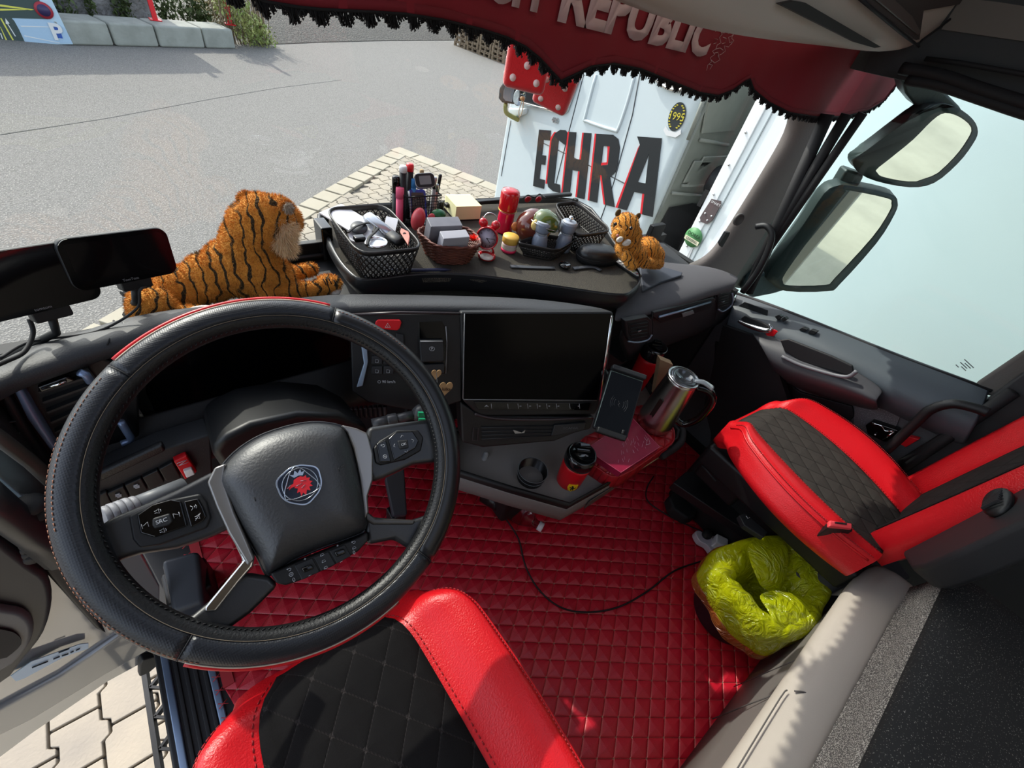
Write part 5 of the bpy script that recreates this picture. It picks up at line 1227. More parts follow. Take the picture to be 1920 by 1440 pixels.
# ---------------------------------------------------------------- baskets
def lattice_basket(name, label, rim, z1, z0, shrink, m, cat='basket', cell=.014, group=None):
    R4 = [tz(px, py, z1) for px, py in rim]; c = sum(R4, V(0, 0, 0))/4; t = thing(name, label, cat, V(c.x, c.y, z0), group)
    def rr(f, z, r=.22):
        out = []; Q = [c+(p-c)*f for p in R4]
        for i in range(4):
            a, b, d = Q[i-1], Q[i], Q[(i+1) % 4]
            for k in range(6):
                s = k/5; p1 = b+(a-b)*r; p2 = b+(d-b)*r; q = p1.lerp(b, s).lerp(b.lerp(p2, s), s); out.append(V(q.x, q.y, z))
        return out
    mb = MB(); mb.ring([rr(1.0, z1-.010), rr(1.03, z1-.004), rr(1.04, z1), rr(1.01, z1+.003), rr(.985, z1), rr(.98, z1-.010)], True, False); put(mb, 'basket_rim', m, t)
    mb = MB(); mb.ring([rr(shrink, z0), rr(shrink+.01, z0+.010), rr(shrink-.01, z0+.010), rr(shrink-.02, z0+.002)], True, False); mb.prism(rr(shrink, z0+.001), (0, 0, .003)); put(mb, 'basket_floor', m, t)
    # openwork wall
    n = 96
    def loop(f, z):
        o_ = rr(f, z); L = [0]
        for i in range(len(o_)): L.append(L[-1]+(o_[(i+1) % len(o_)]-o_[i]).length)
        def g(u):
            s = (u % 1)*L[-1]
            for i in range(len(o_)):
                if L[i+1] >= s: return o_[i].lerp(o_[(i+1) % len(o_)], (s-L[i])/(L[i+1]-L[i]+1e-9))
        return g, L[-1]
    lev = 7; G_ = [loop(shrink+(1-shrink)*j/lev, z0+.006+(z1-.010-z0-.006)*j/lev) for j in range(lev+1)]
    nn = int(G_[-1][1]/cell)
    mb = MB()
    for i in range(nn):
        for s in (1, -1):
            mb.tube([G_[j][0]((i+s*j*.5)/nn) for j in range(lev+1)], .0019, 4)
    for j in range(1, lev): mb.tube([G_[j][0](k/80) for k in range(80)], .0012, 4, closed=True)
    put(mb, 'openwork_wall', m, t); return t, c
M_bsk = mat('basket_black', '1d1a19', .38)
lattice_basket('storage_basket', 'large black openwork basket of odds and ends at the left of the dash tray', [(610, 391), (722, 384), (795, 464), (674, 476)], .905, TZ+.003, .84, M_bsk, group='black openwork baskets')
lattice_basket('storage_basket', 'empty black openwork basket behind the salt and pepper mills', [(1040, 382), (1082, 378), (1148, 432), (1080, 442)], .885, TZ+.003, .86, M_bsk, group='black openwork baskets')
t, _ = lattice_basket('storage_basket', 'small black basket holding the two pepper mills', [(968, 455), (1010, 440), (1082, 448), (1045, 470)], .862, TZ+.003, .80, M_bsk, group='black openwork baskets')
# wicker basket
rimw = [(784, 436), (800, 428), (862, 427), (890, 440), (900, 459), (880, 467), (822, 464), (797, 448)]
z1, z0 = .875, TZ+.003
Rw = catmull([tz(*p, z1) for p in rimw], 5, True); cw = sum(Rw, V(0, 0, 0))/len(Rw)
t = thing('wicker_basket', 'small brown wicker basket with grey boxes and a red flower', 'basket', V(cw.x, cw.y, z0))
mb = MB(); NN = len(Rw)
for j in range(13):
    f = .72+.28*j/12; z = z0+(z1-z0)*j/12
    mb.tube([cw*0+V(*(cw+(Rw[i]-cw)*(f+(.022 if (i+j) % 2 else -.022)))[:2], z) for i in range(NN)], .0024, 5, closed=True)
for i in range(0, NN, 2): mb.tube([V(*(cw+(Rw[i]-cw)*.72)[:2], z0), V(*(Rw[i])[:2], z1)], .0014, 4)
for s in (0, 1): mb.tube([V(*(cw+(Rw[i]-cw)*(1.0+.02*sin(i*1.6+s*pi)))[:2], z1+.003+.002*cos(i*1.6+s*pi)) for i in range(NN)], .003, 6, closed=True)
mb.prism([V(*(cw+(p-cw)*.72)[:2], z0) for p in Rw], (0, 0, .003)); put(mb, 'woven_body', mat('wicker', '54281f', .5, var=(60, .8, '6f3a2a')), t)
def boxobj(name, label, cat, c, d, rz=0, tilt=0, m=None, bev=.002, group=None, part=None):
    M_ = Matrix.Rotation(rz, 3, 'Z') @ Matrix.Rotation(tilt, 3, 'X')
    mb = MB(); mb.box((0, 0, 0), d); o = mb.build(name, m, bevel=bev); o.location = c; o.rotation_euler = M_.to_euler(); tag(o, label, cat, group); return o
M_gbox = mat('grey_box', '77777d', .35, var=(20, .4, '55555c'))
boxobj('small_box', 'taller shiny grey box at the back of the wicker basket', 'box', tz(830, 436, .885), (.085, .035, .07), -.15, .25, M_gbox)
boxobj('small_box', 'lower pale grey box at the front of the wicker basket', 'box', tz(850, 452, .885), (.072, .028, .045), -.1, .25, mat('pale_box', 'a5a5ac', .4))
c = tz(887, 452, .885); mb = MB()
for k in range(60):
    a = random.uniform(0, 2*pi); b = random.uniform(.1, 1.2); d = V(cos(a)*sin(b), sin(a)*sin(b), cos(b)); mb.add([c+d*.003, c+d*.012+V(-d.y, d.x, 0)*.004, c+d*.020, c+d*.012-V(-d.y, d.x, 0)*.004], [(0, 1, 2, 3)])
o = mb.build('artificial_flower', mat('flower_red', 'e8321c', .5)); tag(o, 'bright red artificial flower at the right edge of the wicker basket', 'flower')
# contents of the large basket
M_wh = mat('white_gloss', 'e4e6ea', .25)
boxobj('paper_bag', 'flat white folded paper on the left inside the large black basket', 'paper', tz(648, 408, .895), (.075, .09, .004), .5, .15, M_wh, .001)
t = thing('white_gadget', 'white plastic gadget with a black round dial in the large black basket', 'gadget', tz(685, 428, .885))
mb = MB(); c = tz(685, 430, .885); F_ = frame(c, (1, -.2, .1), (.1, 1, .35)); slab(mb, F_, rrect(.085, .075, .012), -.006, .004); put(mb, 'casing', M_wh, t, bevel=.002)
mb = MB(); mb.lathe([(.020, 0), (.019, .002), (0, .002)], tz(673, 427, .892), F_.to_3x3() @ V(0, 0, 1), 24); put(mb, 'dial', mat('dial_dark', '35383c', .4), t)
mb = MB(); mb.tube([tz(*p, .90) for p in [(652, 436), (668, 424), (690, 418), (703, 424), (700, 436)]], .004, 6, smoothn=4, flat=.4); mb.tube([tz(*p, .90) for p in [(688, 460), (692, 446), (702, 436), (712, 424)]], .004, 6, smoothn=4, flat=.4); put(mb, 'strap', M_rub, t)
t = thing('clip_light', 'black and white clip with a lens lying on the white gadget', 'clip', tz(680, 448, .897))
mb = MB(); mb.box(tz(674, 447, .895), (.025, .018, .012)); put(mb, 'clip_body', M_gloss, t, bevel=.003)
t = thing('glasses_case', 'long silver and black case along the back of the large black basket', 'case', tz(728, 438, .895))
a, b = tz(690, 405, .905), tz(752, 456, .885)
mb = MB(); mb.tube([a, a.lerp(b, .1), a.lerp(b, .7)], .016, 14, flat=.6); put(mb, 'case_body', mat('silver_case', 'c0c4ca', .22, metal=.6), t)
mb = MB(); mb.tube([a.lerp(b, .68), a.lerp(b, .95), b], lambda q: .0168*(1 if q < .8 else .8), 14, flat=.6); put(mb, 'case_tip', M_blk, t)
t = thing('goggles', 'clear plastic goggles lying at the front of the large black basket', 'goggles', tz(705, 455, .893))
mb = MB(); mb.tube([tz(705+20*cos(a), 455+9*sin(a), .893) for a in [k*pi/10 for k in range(20)]], .0035, 8, closed=True); put(mb, 'goggle_frame', M_chrome, t)
mb = MB(); mb.prism([tz(705+18*cos(a), 455+8*sin(a), .892) for a in [k*pi/10 for k in range(20)]], (0, 0, -.002)); put(mb, 'lens', mat('lens_pale', 'c6ced6', .1), t)
t = thing('key_tag', 'salmon pink tag standing at the right end of the large black basket', 'tag', tz(758, 440, .90))
mb = MB(); mb.prism([tz(*p, .905) for p in [(750, 434), (752, 427), (766, 434), (768, 442), (765, 458)]], (.0, -.003, -.004)); put(mb, 'tag_plate', mat('salmon', 'c7796a', .5), t, bevel=.001)
mb = MB(); mb.lathe([(.004, 0), (.004, .004)], tz(758, 440, .902), (0, -.6, 1)); put(mb, 'tag_stud', M_rub, t)
boxobj('white_card', 'small white card against the right wall of the large black basket', 'card', tz(733, 420, .895), (.03, .035, .003), -.7, .6, M_wh, .0005)
# pen holder
hp = [tz(*p, .905) for p in [(733, 353), (764, 370), (828, 366), (800, 348)]]
hc_ = sum(hp, V(0, 0, 0))/4
t = thing('pen_holder', 'black wire mesh pen holder crowded with markers behind the large basket', 'pen holder', V(hc_.x, hc_.y, TZ))
M_meshm = mat('wire_mesh', '1b1b1d', .4, metal=.3)
mb = MB()
for i in range(4):
    a, b = hp[i], hp[(i+1) % 4]; n = 14
    for k in range(n+1):
        p = a.lerp(b, k/n); mb.tube([p, V(p.x, p.y, TZ+.002)], .0008, 4)
    for k in range(11): mb.tube([a-V(0, 0, k*.0083), b-V(0, 0, k*.0083)], .0008, 4)
    mb.tube([a, b], .002, 6)
put(mb, 'mesh_wall', M_meshm, t)
mb = MB(); mb.prism([V(p.x, p.y, TZ) for p in hp], (0, 0, .003)); put(mb, 'holder_base', M_meshm, t)
def pen(name, label, cat, px, py, ztop, L, r, mats, cap=.3, lean=(0, 0), group='pens and markers in the mesh holder'):
    p = at(px, py, 'y', hc_.y+.018*sin(px*1.7)); r *= 1.15; L = max(.08, min(L, p.z-TZ-.006)); d = V(lean[0], lean[1], 1).normalized(); t = thing(name, label, cat, p-d*L, group)
    mb = MB(); mb.lathe([(r*.9, 0), (r, .003), (r, L*(1-cap))], p-d*L, d, 16); put(mb, 'barrel', mats[0], t)
    mb = MB(); mb.lathe([(r*1.06, L*(1-cap)), (r*1.06, L*.97), (r*.9, L)], p-d*L, d, 16); put(mb, 'cap', mats[1], t)
    if len(mats) > 2: mb = MB(); mb.lathe([(r*1.03, L*(1-cap)-.006), (r*1.03, L*(1-cap))], p-d*L, d, 16); put(mb, 'ring', mats[2], t)
    return t
M_cw = mat('cap_white', 'd9d9d9', .4); M_cr = mat('cap_red', 'd4232c', .35); M_pinkp = mat('pink_plastic', 'e25a7e', .4)
pen('marker', 'black marker with a white tip at the left of the red-tipped one', 'marker', 756, 311, 1.0, .16, .0085, (M_blk, M_cw), .10)
pen('marker', 'black marker with a red tip, tallest in the mesh holder', 'marker', 769, 307, 1.005, .165, .0085, (M_blk, M_cr), .12)
pen('marker', 'black marker with a clip at the far left of the mesh holder', 'marker', 743, 330, .97, .14, .009, (M_blk2, M_gloss), .35)
pen('highlighter', 'pink highlighter in the left corner of the mesh holder', 'highlighter', 750, 350, .935, .10, .0095, (M_pinkp, mat('pink_cap', 'ef6a8d', .4)), .3)
pen('ballpoint_pen', 'silver ballpoint pen leaning beside the pink highlighter', 'pen', 759, 343, .95, .12, .0045, (M_silver, M_steel), .2, (.05, .1))
pen('ballpoint_pen', 'blue pen beside the red-tipped marker', 'pen', 776, 335, .95, .12, .006, (mat('pen_blue', '3d86c6', .4), mat('pen_blue', '3d86c6', .4)), .2)
pen('ballpoint_pen', 'wooden-topped pen behind the grey digital meter', 'pen', 791, 318, .985, .14, .005, (M_wood, mat('cork', 'a08a66', .7)), .15)
pen('ballpoint_pen', 'grey pen at the right of the mesh holder', 'pen', 816, 332, .96, .13, .005, (mat('pen_grey', '8b8c8e', .4), M_silver), .25, (.05, 0))
pen('ballpoint_pen', 'thin dark pen at the far right of the mesh holder', 'pen', 826, 327, .965, .13, .004, (M_blk2, M_blk2), .25, (.12, 0))
pen('ballpoint_pen', 'rose-gold pen between the two grey pens', 'pen', 820, 345, .945, .12, .004, (mat('rose_gold', 'b8948b', .3, metal=.5), M_silver), .2, (.03, 0))
t = thing('digital_meter', 'small grey digital meter with a grey display on top of the mesh holder', 'meter', at(797, 338, 'y', hc_.y-.02))
F_ = frame(at(797, 338, 'y', hc_.y-.02), (1, -.25, .12), (.15, .5, .8)); mb = MB(); slab(mb, F_, rrect(.056, .038, .012), -.014, .0); put(mb, 'casing', mat('meter_silver', '9fa3a8', .25, metal=.4), t, bevel=.002)
mb = MB(); slab(mb, F_, rrect(.053, .035, .011), .0, .002); put(mb, 'front_bezel', M_blk, t, bevel=.001)
mb = MB(); slab(mb, F_, rrect(.032, .022, .002), .002, .0028); put(mb, 'display', mat('lcd_grey', '6d7474', .2), t)
t = thing('card_case', 'blue and clear plastic card case standing in front of the mesh holder', 'case', tz(783, 400, .86))
F_ = frame(tz(784, 383, .88), (1, -.15, 0), (.1, .35, .9)); mb = MB(); slab(mb, F_, rrect(.050, .075, .008), -.006, 0); put(mb, 'case_frame', mat('case_blue', '24309a', .2), t, bevel=.002)
mb = MB(); slab(mb, F_, rrect(.036, .060, .004), 0, .001); put(mb, 'case_window', mat('case_window', '3a2630', .15), t)
mb = MB(); mb.tube([F_ @ V(-.024, -.034, .001), F_ @ V(-.024, .034, .001)], .003, 8); put(mb, 'clear_edge', mat('clear_edge', 'b9c0ca', .1), t)
def blob(name, label, cat, px, py, z, r, m, rot=None, parts=None):
    t = thing(name, label, cat, tz(px, py, z)); mb = MB(); mb.ball(tz(px, py, z), r, rot, 24); put(mb, 'shell', m, t)
    if parts:
        for nm, fn, mm in parts: mb = MB(); fn(mb); put(mb, nm, mm, t)
    return t
c = tz(784, 411, .865)
blob('red_pouch', 'rounded glossy coral red case lying in front of the blue card case', 'case', 784, 411, .862, (.019, .019, .032), mat('coral', 'c94a52', .3), Matrix.Rotation(.25, 3, 'Y'), [('zip_seam', lambda mb: mb.tube([c+V(.0195*cos(a)*.3, -.019, .031*sin(a)) for a in [-1.2+.3*k for k in range(9)]], .0008, 4), M_redd)])
c2 = tz(809, 410, .86)
blob('rubber_ring', 'small coral ring-shaped item beside the green lid', 'ring', 809, 410, .855, (.013, .008, .015), mat('coral', 'c94a52', .3), None, [('hole', lambda mb: mb.ball(c2+V(0, -.008, -.003), (.005, .004, .006)), M_rub)])
blob('green_lid', 'dark green rounded lid behind the wicker basket', 'lid', 822, 402, .862, (.022, .018, .014), mat('dark_green_plastic', '0f5a2e', .3), None, [('black_base', lambda mb: mb.lathe([(.017, 0), (.020, .02)], tz(822, 402, .862)+V(0, 0, -.036)), M_blk)])
# note pad
t = thing('note_block', 'block of pale yellow notes beside the mesh holder', 'note pad', tz(862, 402, TZ))
F_ = frame(tz(866, 402, TZ), (1, -.12, 0), (.12, 1, 0)); mb = MB(); slab(mb, F_, rrect(.085, .085, .001), .003, .045); put(mb, 'paper_stack', mat('note_yellow', 'e2dcab', .8, bump=(600, .3, .0006)), t)
mb = MB(); slab(mb, F_, [(-.044, -.044), (.044, -.044), (.044, .044), (-.044, .044)], .0, .004); put(mb, 'holder_tray', M_blk, t)
# alarm clock
CC = tz(913, 447, .870); cn = (CO-CC).normalized(); cn = V(cn.x-.05, cn.y+.0, cn.z*.45).normalized()
cx_ = cn.cross(V(0, 0, 1)).normalized()*-1; cy2 = cn.cross(cx_).normalized()
if cy2.z < 0: cy2 = -cy2
CFm = frame(CC, cx_, cy2)
if (CFm.to_3x3() @ V(0, 0, 1)).dot(cn) < 0: CFm = frame(CC, -cx_, cy2)
t = thing('alarm_clock', 'small red twin-bell alarm clock with a pale dial', 'alarm clock', tz(913, 470, TZ))
def cpr(prof, nm, m, org=(0, 0, 0), axis=(0, 0, 1), seg=32):
    mb = MB(); mb.lathe(prof, CFm @ V(*org), CFm.to_3x3() @ V(*axis), seg); return put(mb, nm, m, t)
cr = .030
M_cred = mat('clock_red', 'b5161f', .18, coat=.5)
cpr([(cr*.92, -.030), (cr, -.024), (cr*1.03, 0), (cr*1.0, .004), (cr*.90, .003), (cr*.88, -.002), (0, -.002)], 'clock_body', M_cred)
cpr([(cr*.88, 0), (0, .0002)], 'dial', mat('dial_lilac', 'b7b4c4', .3))
for s in (-1, 1):
    mb = MB(); mb.ball(CFm @ V(s*.017, .036, -.012), (.0125, .0125, .010), CFm.to_3x3() @ Matrix.Rotation(-s*.4, 3, 'Z')); mb.tube([CFm @ V(s*.014, .026, -.012), CFm @ V(s*.021, .050, -.012)], .0016, 8); put(mb, 'bell', M_cred, t)
mb = MB(); mb.tube([CFm @ V(*p) for p in [(-.020, .046, -.012), (-.012, .060, -.012), (.0, .064, -.012), (.012, .060, -.012), (.020, .046, -.012)]], .0014, 8, smoothn=4); put(mb, 'carry_handle', M_steel, t)
for s in (-1, 1):
    mb = MB(); mb.tube([CFm @ V(s*.018, -.024, -.012), CFm @ V(s*.025, -.038, -.012)], .003, 8); put(mb, 'foot', M_cred, t)
mb = MB(); mb.tube([CFm @ V(0, 0, .0012), CFm @ V(.020, .002, .0012)], .0005, 4); mb.tube([CFm @ V(0, 0, .0012), CFm @ V(.010, -.010, .0012)], .0009, 4); mb.ball(CFm @ V(0, 0, .0012), .0018, seg=8); put(mb, 'hands', M_rub, t)
for n_ in range(1, 13):
    a = R(90-30*n_); o = text('numeral', str(n_), .0065, CFm @ Matrix.Translation((cr*.70*cos(a), cr*.70*sin(a), .0006)), M_rub, t, ext=.0001); o.location = -t.location
t = thing('pocket_mirror', 'small red round disc lying at the foot of the alarm clock', 'disc', tz(912, 482, TZ))
mb = MB(); mb.lathe([(.024, 0), (.025, .004), (.024, .009), (.019, .010)], tz(912, 482, TZ+.003), None, 28); put(mb, 'casing', M_cred, t)
mb = MB(); mb.lathe([(.018, 0), (.018, .0015)], tz(912, 482, TZ+.0125), None, 28); put(mb, 'window', mat('pale_stripes', 'bdb7b0', .3), t)
# red bottle
t = thing('spray_bottle', 'glossy red bottle with a red cap behind the alarm clock', 'bottle', tz(946, 425, TZ))
B0 = tz(944, 433, TZ+.002)
K_ = 1.2
mb = MB(); mb.lathe([(r*K_, h*1.1) for r, h in [(.021, 0), (.022, .004), (.020, .055), (.019, .060)]], B0, None, 28); put(mb, 'bottle_body', mat('magenta_red', 'c8103c', .2, coat=.5), t)
mb = MB(); mb.lathe([(r*K_, h*1.1) for r, h in [(.0225, .062), (.0235, .066), (.0235, .105), (.021, .113), (.012, .116), (0, .116)]], B0, None, 28); put(mb, 'bottle_cap', mat('bottle_red', 'b80f1a', .15, coat=.5), t)
mb = MB(); mb.tube([B0+V(.028*cos(a), .028*sin(a), .068) for a in [k*pi/14 for k in range(28)]], .0008, 5, closed=True); put(mb, 'gold_ring', mat('gold', 'c49a4e', .3, metal=1), t)
# yellow lidded jar
J = tz(953, 470, TZ+.001); t = thing('glass_jar', 'small glass jar with a mustard yellow lid and pink bottom', 'jar', J)
mb = MB(); mb.lathe([(.020, 0), (.022, .003), (.022, .026)], J, None, 28); put(mb, 'jar_body', mat('jar_glass', 'b99a9a', .1, coat=.5), t)
mb = MB(); mb.lathe([(.0222, .001), (.0226, .006), (.0222, .009)], J, None, 28); put(mb, 'pink_wax', mat('neon_pink', 'e0305c', .3), t)
mb = MB(); mb.lathe([(.0215, .026), (.0232, .028), (.0235, .043), (.0225, .046), (0, .047)], J, None, 28, mi=0); put(mb, 'jar_lid', [mat('mustard', 'd3a94a', .45)], t)
mb = MB(); mb.lathe([(.0226, .012), (.0226, .023)], J, None, 28, caps=False); put(mb, 'jar_label', mat('jar_label', 'c4bcae', .6), t)
# round ceramic pot (plain stand-in), green dome beside it
t = thing('ceramic_pot', 'round brown and yellow glazed pot with a green domed lid', 'ceramic pot', tz(1000, 455, TZ))
Q = tz(998, 424, .874)
mb = MB(); mb.ball(Q, (.052, .046, .050), None, 32); put(mb, 'pot_body', mat('glazed_brown', '5b2a20', .15, coat=.5), t)
mb = MB(); mb.ball(Q+V(.012, -.008, -.002), (.047, .042, .047), None, 32); put(mb, 'yellow_belly', mat('glazed_yellow', 'b49250', .15, coat=.5), t)
mb = MB(); mb.ball(Q+V(-.020, -.036, .024), (.018, .011, .017)); put(mb, 'cream_spot', mat('glazed_cream', 'd9c07a', .2), t)
Hc = tz(1026, 402, .925)
mb = MB(); mb.lathe([(.040, 0), (.042, .004), (.040, .016), (.032, .030), (.018, .038), (0, .040)], Hc+V(0, 0, -.030), (.25, -.15, 1), 32); put(mb, 'green_dome_lid', mat('glazed_green', '4a5a28', .12, coat=.6), t)
mb = MB(); mb.tube([Hc+V(.041*cos(a)-.003, .041*sin(a), -.028-.010*cos(a)) for a in [k*pi/16 for k in range(32)]], .0022, 6, closed=True); put(mb, 'lid_rim', M_silver, t)
mb = MB(); mb.lathe([(.012, 0), (.013, .006), (.0, .008)], tz(966, 424, .87), (-.3, -1, .2), 20); put(mb, 'amber_knob', mat('amber', 'a5602e', .2), t)
t = thing('red_sunglasses', 'red and black sunglasses lying on the rear bar of the tray', 'sunglasses', tz(1000, 372, .86))
mb = MB()
for px in (990, 1010): mb.ball(tz(px, 374, .873), (.014, .004, .010))
put(mb, 'lens', mat('lens_red', '9c1c28', .1), t)
mb = MB(); mb.tube([tz(*p, .878) for p in [(980, 372), (990, 366), (1002, 370), (1012, 364), (1024, 372)]], .0022, 6, smoothn=3); put(mb, 'glasses_frame', M_rub, t)
# pepper mills
def mill(px, py, label):
    b = tz(px, py, TZ+.004); t = thing('spice_mill', label, 'spice mill', b, 'blue-grey fluted mills')
    def fl(prof, nm, m, fl_=.045):
        mb = MB(); rs = []
        for r, h in [(r*1.18, h*1.15) for r, h in prof]: rs.append([b+V((r*(1+(fl_ if i % 2 else -fl_)))*cos(2*pi*i/40), (r*(1+(fl_ if i % 2 else -fl_)))*sin(2*pi*i/40), h) for i in range(40)])
        mb.ring(rs, True, True); return put(mb, nm, m, t)
    mm = mat('mill_blue_grey', '7d8798', .3, coat=.3)
    fl([(.020, 0), (.021, .006), (.020, .022), (.0165, .040), (.0135, .048)], 'mill_body', mm)
    fl([(.0165, .050), (.0185, .056), (.0205, .072), (.0195, .076)], 'mill_head', mm)
    mb = MB(); mb.lathe([(.023, .0874), (.018, .091), (0, .092)], b, None, 28); put(mb, 'top_plate', mat('mill_top', 'a9b0ba', .3), t)
    mb = MB(); mb.ball(b+V(0, 0, .099), .0072); mb.lathe([(.003, .09), (.003, .097)], b); put(mb, 'steel_knob', M_chrome, t)
    mb = MB(); mb.lathe([(.0175, .053), (.0188, .0563), (.0175, .06)], b, None, 28); put(mb, 'neck_ring', mat('mill_top', 'a9b0ba', .3), t)
mill(1007, 469, 'left of the two blue-grey fluted mills in the small basket')
mill(1053, 468, 'right of the two blue-grey fluted mills in the small basket')
# black zipped case
t = thing('zip_case', 'black padded oval case with a stitched side at the right of the mills', 'case', tz(1120, 475, TZ))
c = tz(1120, 478, TZ+.022); rz = Matrix.Rotation(-.35, 3, 'Z')
mb = MB(); rs = []
for z, f in ((-.020, .86), (-.016, .96), (-.002, 1.0), (.0, .985), (.002, 1.0), (.014, .95), (.022, .78), (.026, .4), (.0265, .02)):
    rs.append([c+rz @ V(.068*f*abs(cos(a))**.85*(1 if cos(a) > 0 else -1), .040*f*abs(sin(a))**.85*(1 if sin(a) > 0 else -1), z) for a in [2*pi*k/40 for k in range(40)]])
mb.ring(rs, True, True); put(mb, 'case_shell', mat('case_black', '1c1d1f', .35, bump=(60, .3, .002)), t)
mb = MB(); mb.tube([c+rz @ V(.0685*abs(cos(a))**.85*(1 if cos(a) > 0 else -1), .0405*abs(sin(a))**.85*(1 if sin(a) > 0 else -1), .0) for a in [2*pi*k/40 for k in range(40)]], .0012, 5, closed=True); put(mb, 'zip', M_rub, t)
# wrist watch
t = thing('wrist_watch', 'wrist watch with a dark strap laid flat along the tray', 'watch', tz(1060, 502, TZ))
mb = MB(); mb.tube([tz(*p, TZ+.004) for p in [(957, 499), (1000, 501), (1040, 502)]], .0075, 8, flat=.2, smoothn=3); mb.tube([tz(*p, TZ+.005) for p in [(1075, 503), (1110, 500), (1127, 507)]], .0075, 8, flat=.2, smoothn=3); put(mb, 'strap', mat('strap_grey', '43464b', .5), t)
c = tz(1058, 500, TZ+.004); mb = MB(); mb.lathe([(.016, 0), (.018, .004), (.016, .009), (.0, .010)], c, None, 24); put(mb, 'watch_case', M_gloss, t)
mb = MB(); mb.box(c+V(.004, -.008, .008), (.016, .006, .004)); mb.lathe([(.0165, .008), (.0165, .0095)], c, None, 24, caps=False); put(mb, 'steel_bezel', M_steel, t)
# remote control
F_ = frame(tz(1174, 505, TZ+.002), tz(1198, 520)-tz(1152, 489), V(0, 0, 1).cross(tz(1198, 520)-tz(1152, 489)))
t = thing('remote_control', 'slim white and black remote control at the right corner of the tray', 'remote control', F_.translation)
L_ = (tz(1198, 522)-tz(1150, 488)).length
mb = MB(); slab(mb, F_, rrect(L_, .024, .006), 0, .007); put(mb, 'remote_body', M_blk, t, bevel=.0015)
mb = MB(); slab(mb, F_, rrect(L_*.94, .020, .004), .007, .008); put(mb, 'key_field', mat('remote_pale', 'c9cac4', .5), t)
for i in range(7):
    for j in range(3):
        mb = MB(); mb.lathe([(.0022, 0), (.002, .0012)], F_ @ V(-L_*.38+i*L_*.125, -.006+j*.006, .008), F_.to_3x3() @ V(0, 0, 1), 10)
        put(mb, 'key', mat('key_red', 'c23a44', .5) if (i == 6 and j == 1) else mat('key_yellow', 'b9b25e', .5) if i == 5 else mat('key_grey', '55585c', .5), t)
a, b = tz(720, 507, TZ+.006), tz(846, 506, TZ+.006); t = thing('ballpoint_pen', 'dark blue ballpoint pen lying along the front edge of the tray', 'pen', a)
mb = MB(); mb.tube([a, a.lerp(b, .12), a.lerp(b, .9), b], lambda q: .0042*min(1, .4+q*3, .3+(1-q)*6), 10); put(mb, 'barrel', mat('navy_pen', '1a2040', .3), t)
mb = MB()
for f in (.33, .37): mb.tube([a.lerp(b, f), a.lerp(b, f+.015)], .0046, 10)
mb.tube([a.lerp(b, .12), a.lerp(b, .45)], .0012, 6); put(mb, 'clip_rings', M_silver, t)
# ================================================================== PLUSH TIGERS
def tigermat(name, sc, cx, rot):
    m = bpy.data.materials.new(name); m.use_nodes = True; n = m.node_tree.nodes; l = m.node_tree.links; b = n['Principled BSDF']
    b.inputs['Roughness'].default_value = .95; b.inputs['Sheen Weight'].default_value = .5; b.inputs['Sheen Tint'].default_value = lin('ffce80')
    tc = n.new('ShaderNodeTexCoord'); mp = n.new('ShaderNodeMapping'); mp.inputs['Rotation'].default_value = rot
    l.new(tc.outputs['Object'], mp.inputs[0])
    wv = n.new('ShaderNodeTexWave'); wv.inputs['Scale'].default_value = sc; wv.inputs['Distortion'].default_value = 7.5; wv.inputs['Detail'].default_value = 1.5; wv.inputs['Detail Scale'].default_value = 1.6
    l.new(mp.outputs[0], wv.inputs[0])
    ns = n.new('ShaderNodeTexNoise'); ns.inputs['Scale'].default_value = sc*1.4; l.new(tc.outputs['Object'], ns.inputs['Vector'])
    ad = n.new('ShaderNodeMath'); ad.operation = 'MULTIPLY_ADD'; ad.inputs[1].default_value = .45; l.new(ns.outputs[0], ad.inputs[0]); l.new(wv.outputs['Fac'], ad.inputs[2])
    mr = n.new('ShaderNodeMapRange'); mr.inputs[1].default_value = .29; mr.inputs[2].default_value = .35; l.new(ad.outputs[0], mr.inputs[0])
    x = n.new('ShaderNodeMix'); x.data_type = 'RGBA'; x.inputs[6].default_value = lin('1d1710')
    n2 = n.new('ShaderNodeTexNoise'); n2.inputs['Scale'].default_value = 16; l.new(tc.outputs['Object'], n2.inputs['Vector'])
    y = n.new('ShaderNodeMix'); y.data_type = 'RGBA'; y.inputs[6].default_value = lin('c4761c'); y.inputs[7].default_value = lin('dc9a3e'); l.new(n2.outputs[0], y.inputs[0])
    l.new(y.outputs[2], x.inputs[7]); l.new(mr.outputs[0], x.inputs[0]); l.new(x.outputs[2], b.inputs['Base Color'])
    n3 = n.new('ShaderNodeTexNoise'); n3.inputs['Scale'].default_value = 260; l.new(tc.outputs['Object'], n3.inputs['Vector'])
    bp = n.new('ShaderNodeBump'); bp.inputs['Strength'].default_value = 1; bp.inputs['Distance'].default_value = .004; l.new(n3.outputs[0], bp.inputs['Height']); l.new(bp.outputs[0], b.inputs['Normal'])
    return m
M_cream2 = mat('cream_plush', 'f0cfa0', .95, bump=(200, 1, .004), sheen=.5)
M_whpl = mat('white_plush', 'ddd6cb', .95, bump=(200, 1, .004), sheen=.5)
def pb(mb, px, py, y, rpx, sc=(1, 1, 1), rot=None):
    c = at(px, py, 'y', y); dep = (c-CO).dot(CF); r = dep*rpx/FPX; mb.ball(c, (r*sc[0], r*sc[1], r*sc[2]), rot, 20); return c, r
def pc(mb, a, b, r1, r2=None):
    A = at(a[0], a[1], 'y', a[2]); B = at(b[0], b[1], 'y', b[2]); d1 = (A-CO).dot(CF)*r1/FPX; d2 = (B-CO).dot(CF)*(r2 or r1)/FPX
    mb.cap(A, B, d1, d2)
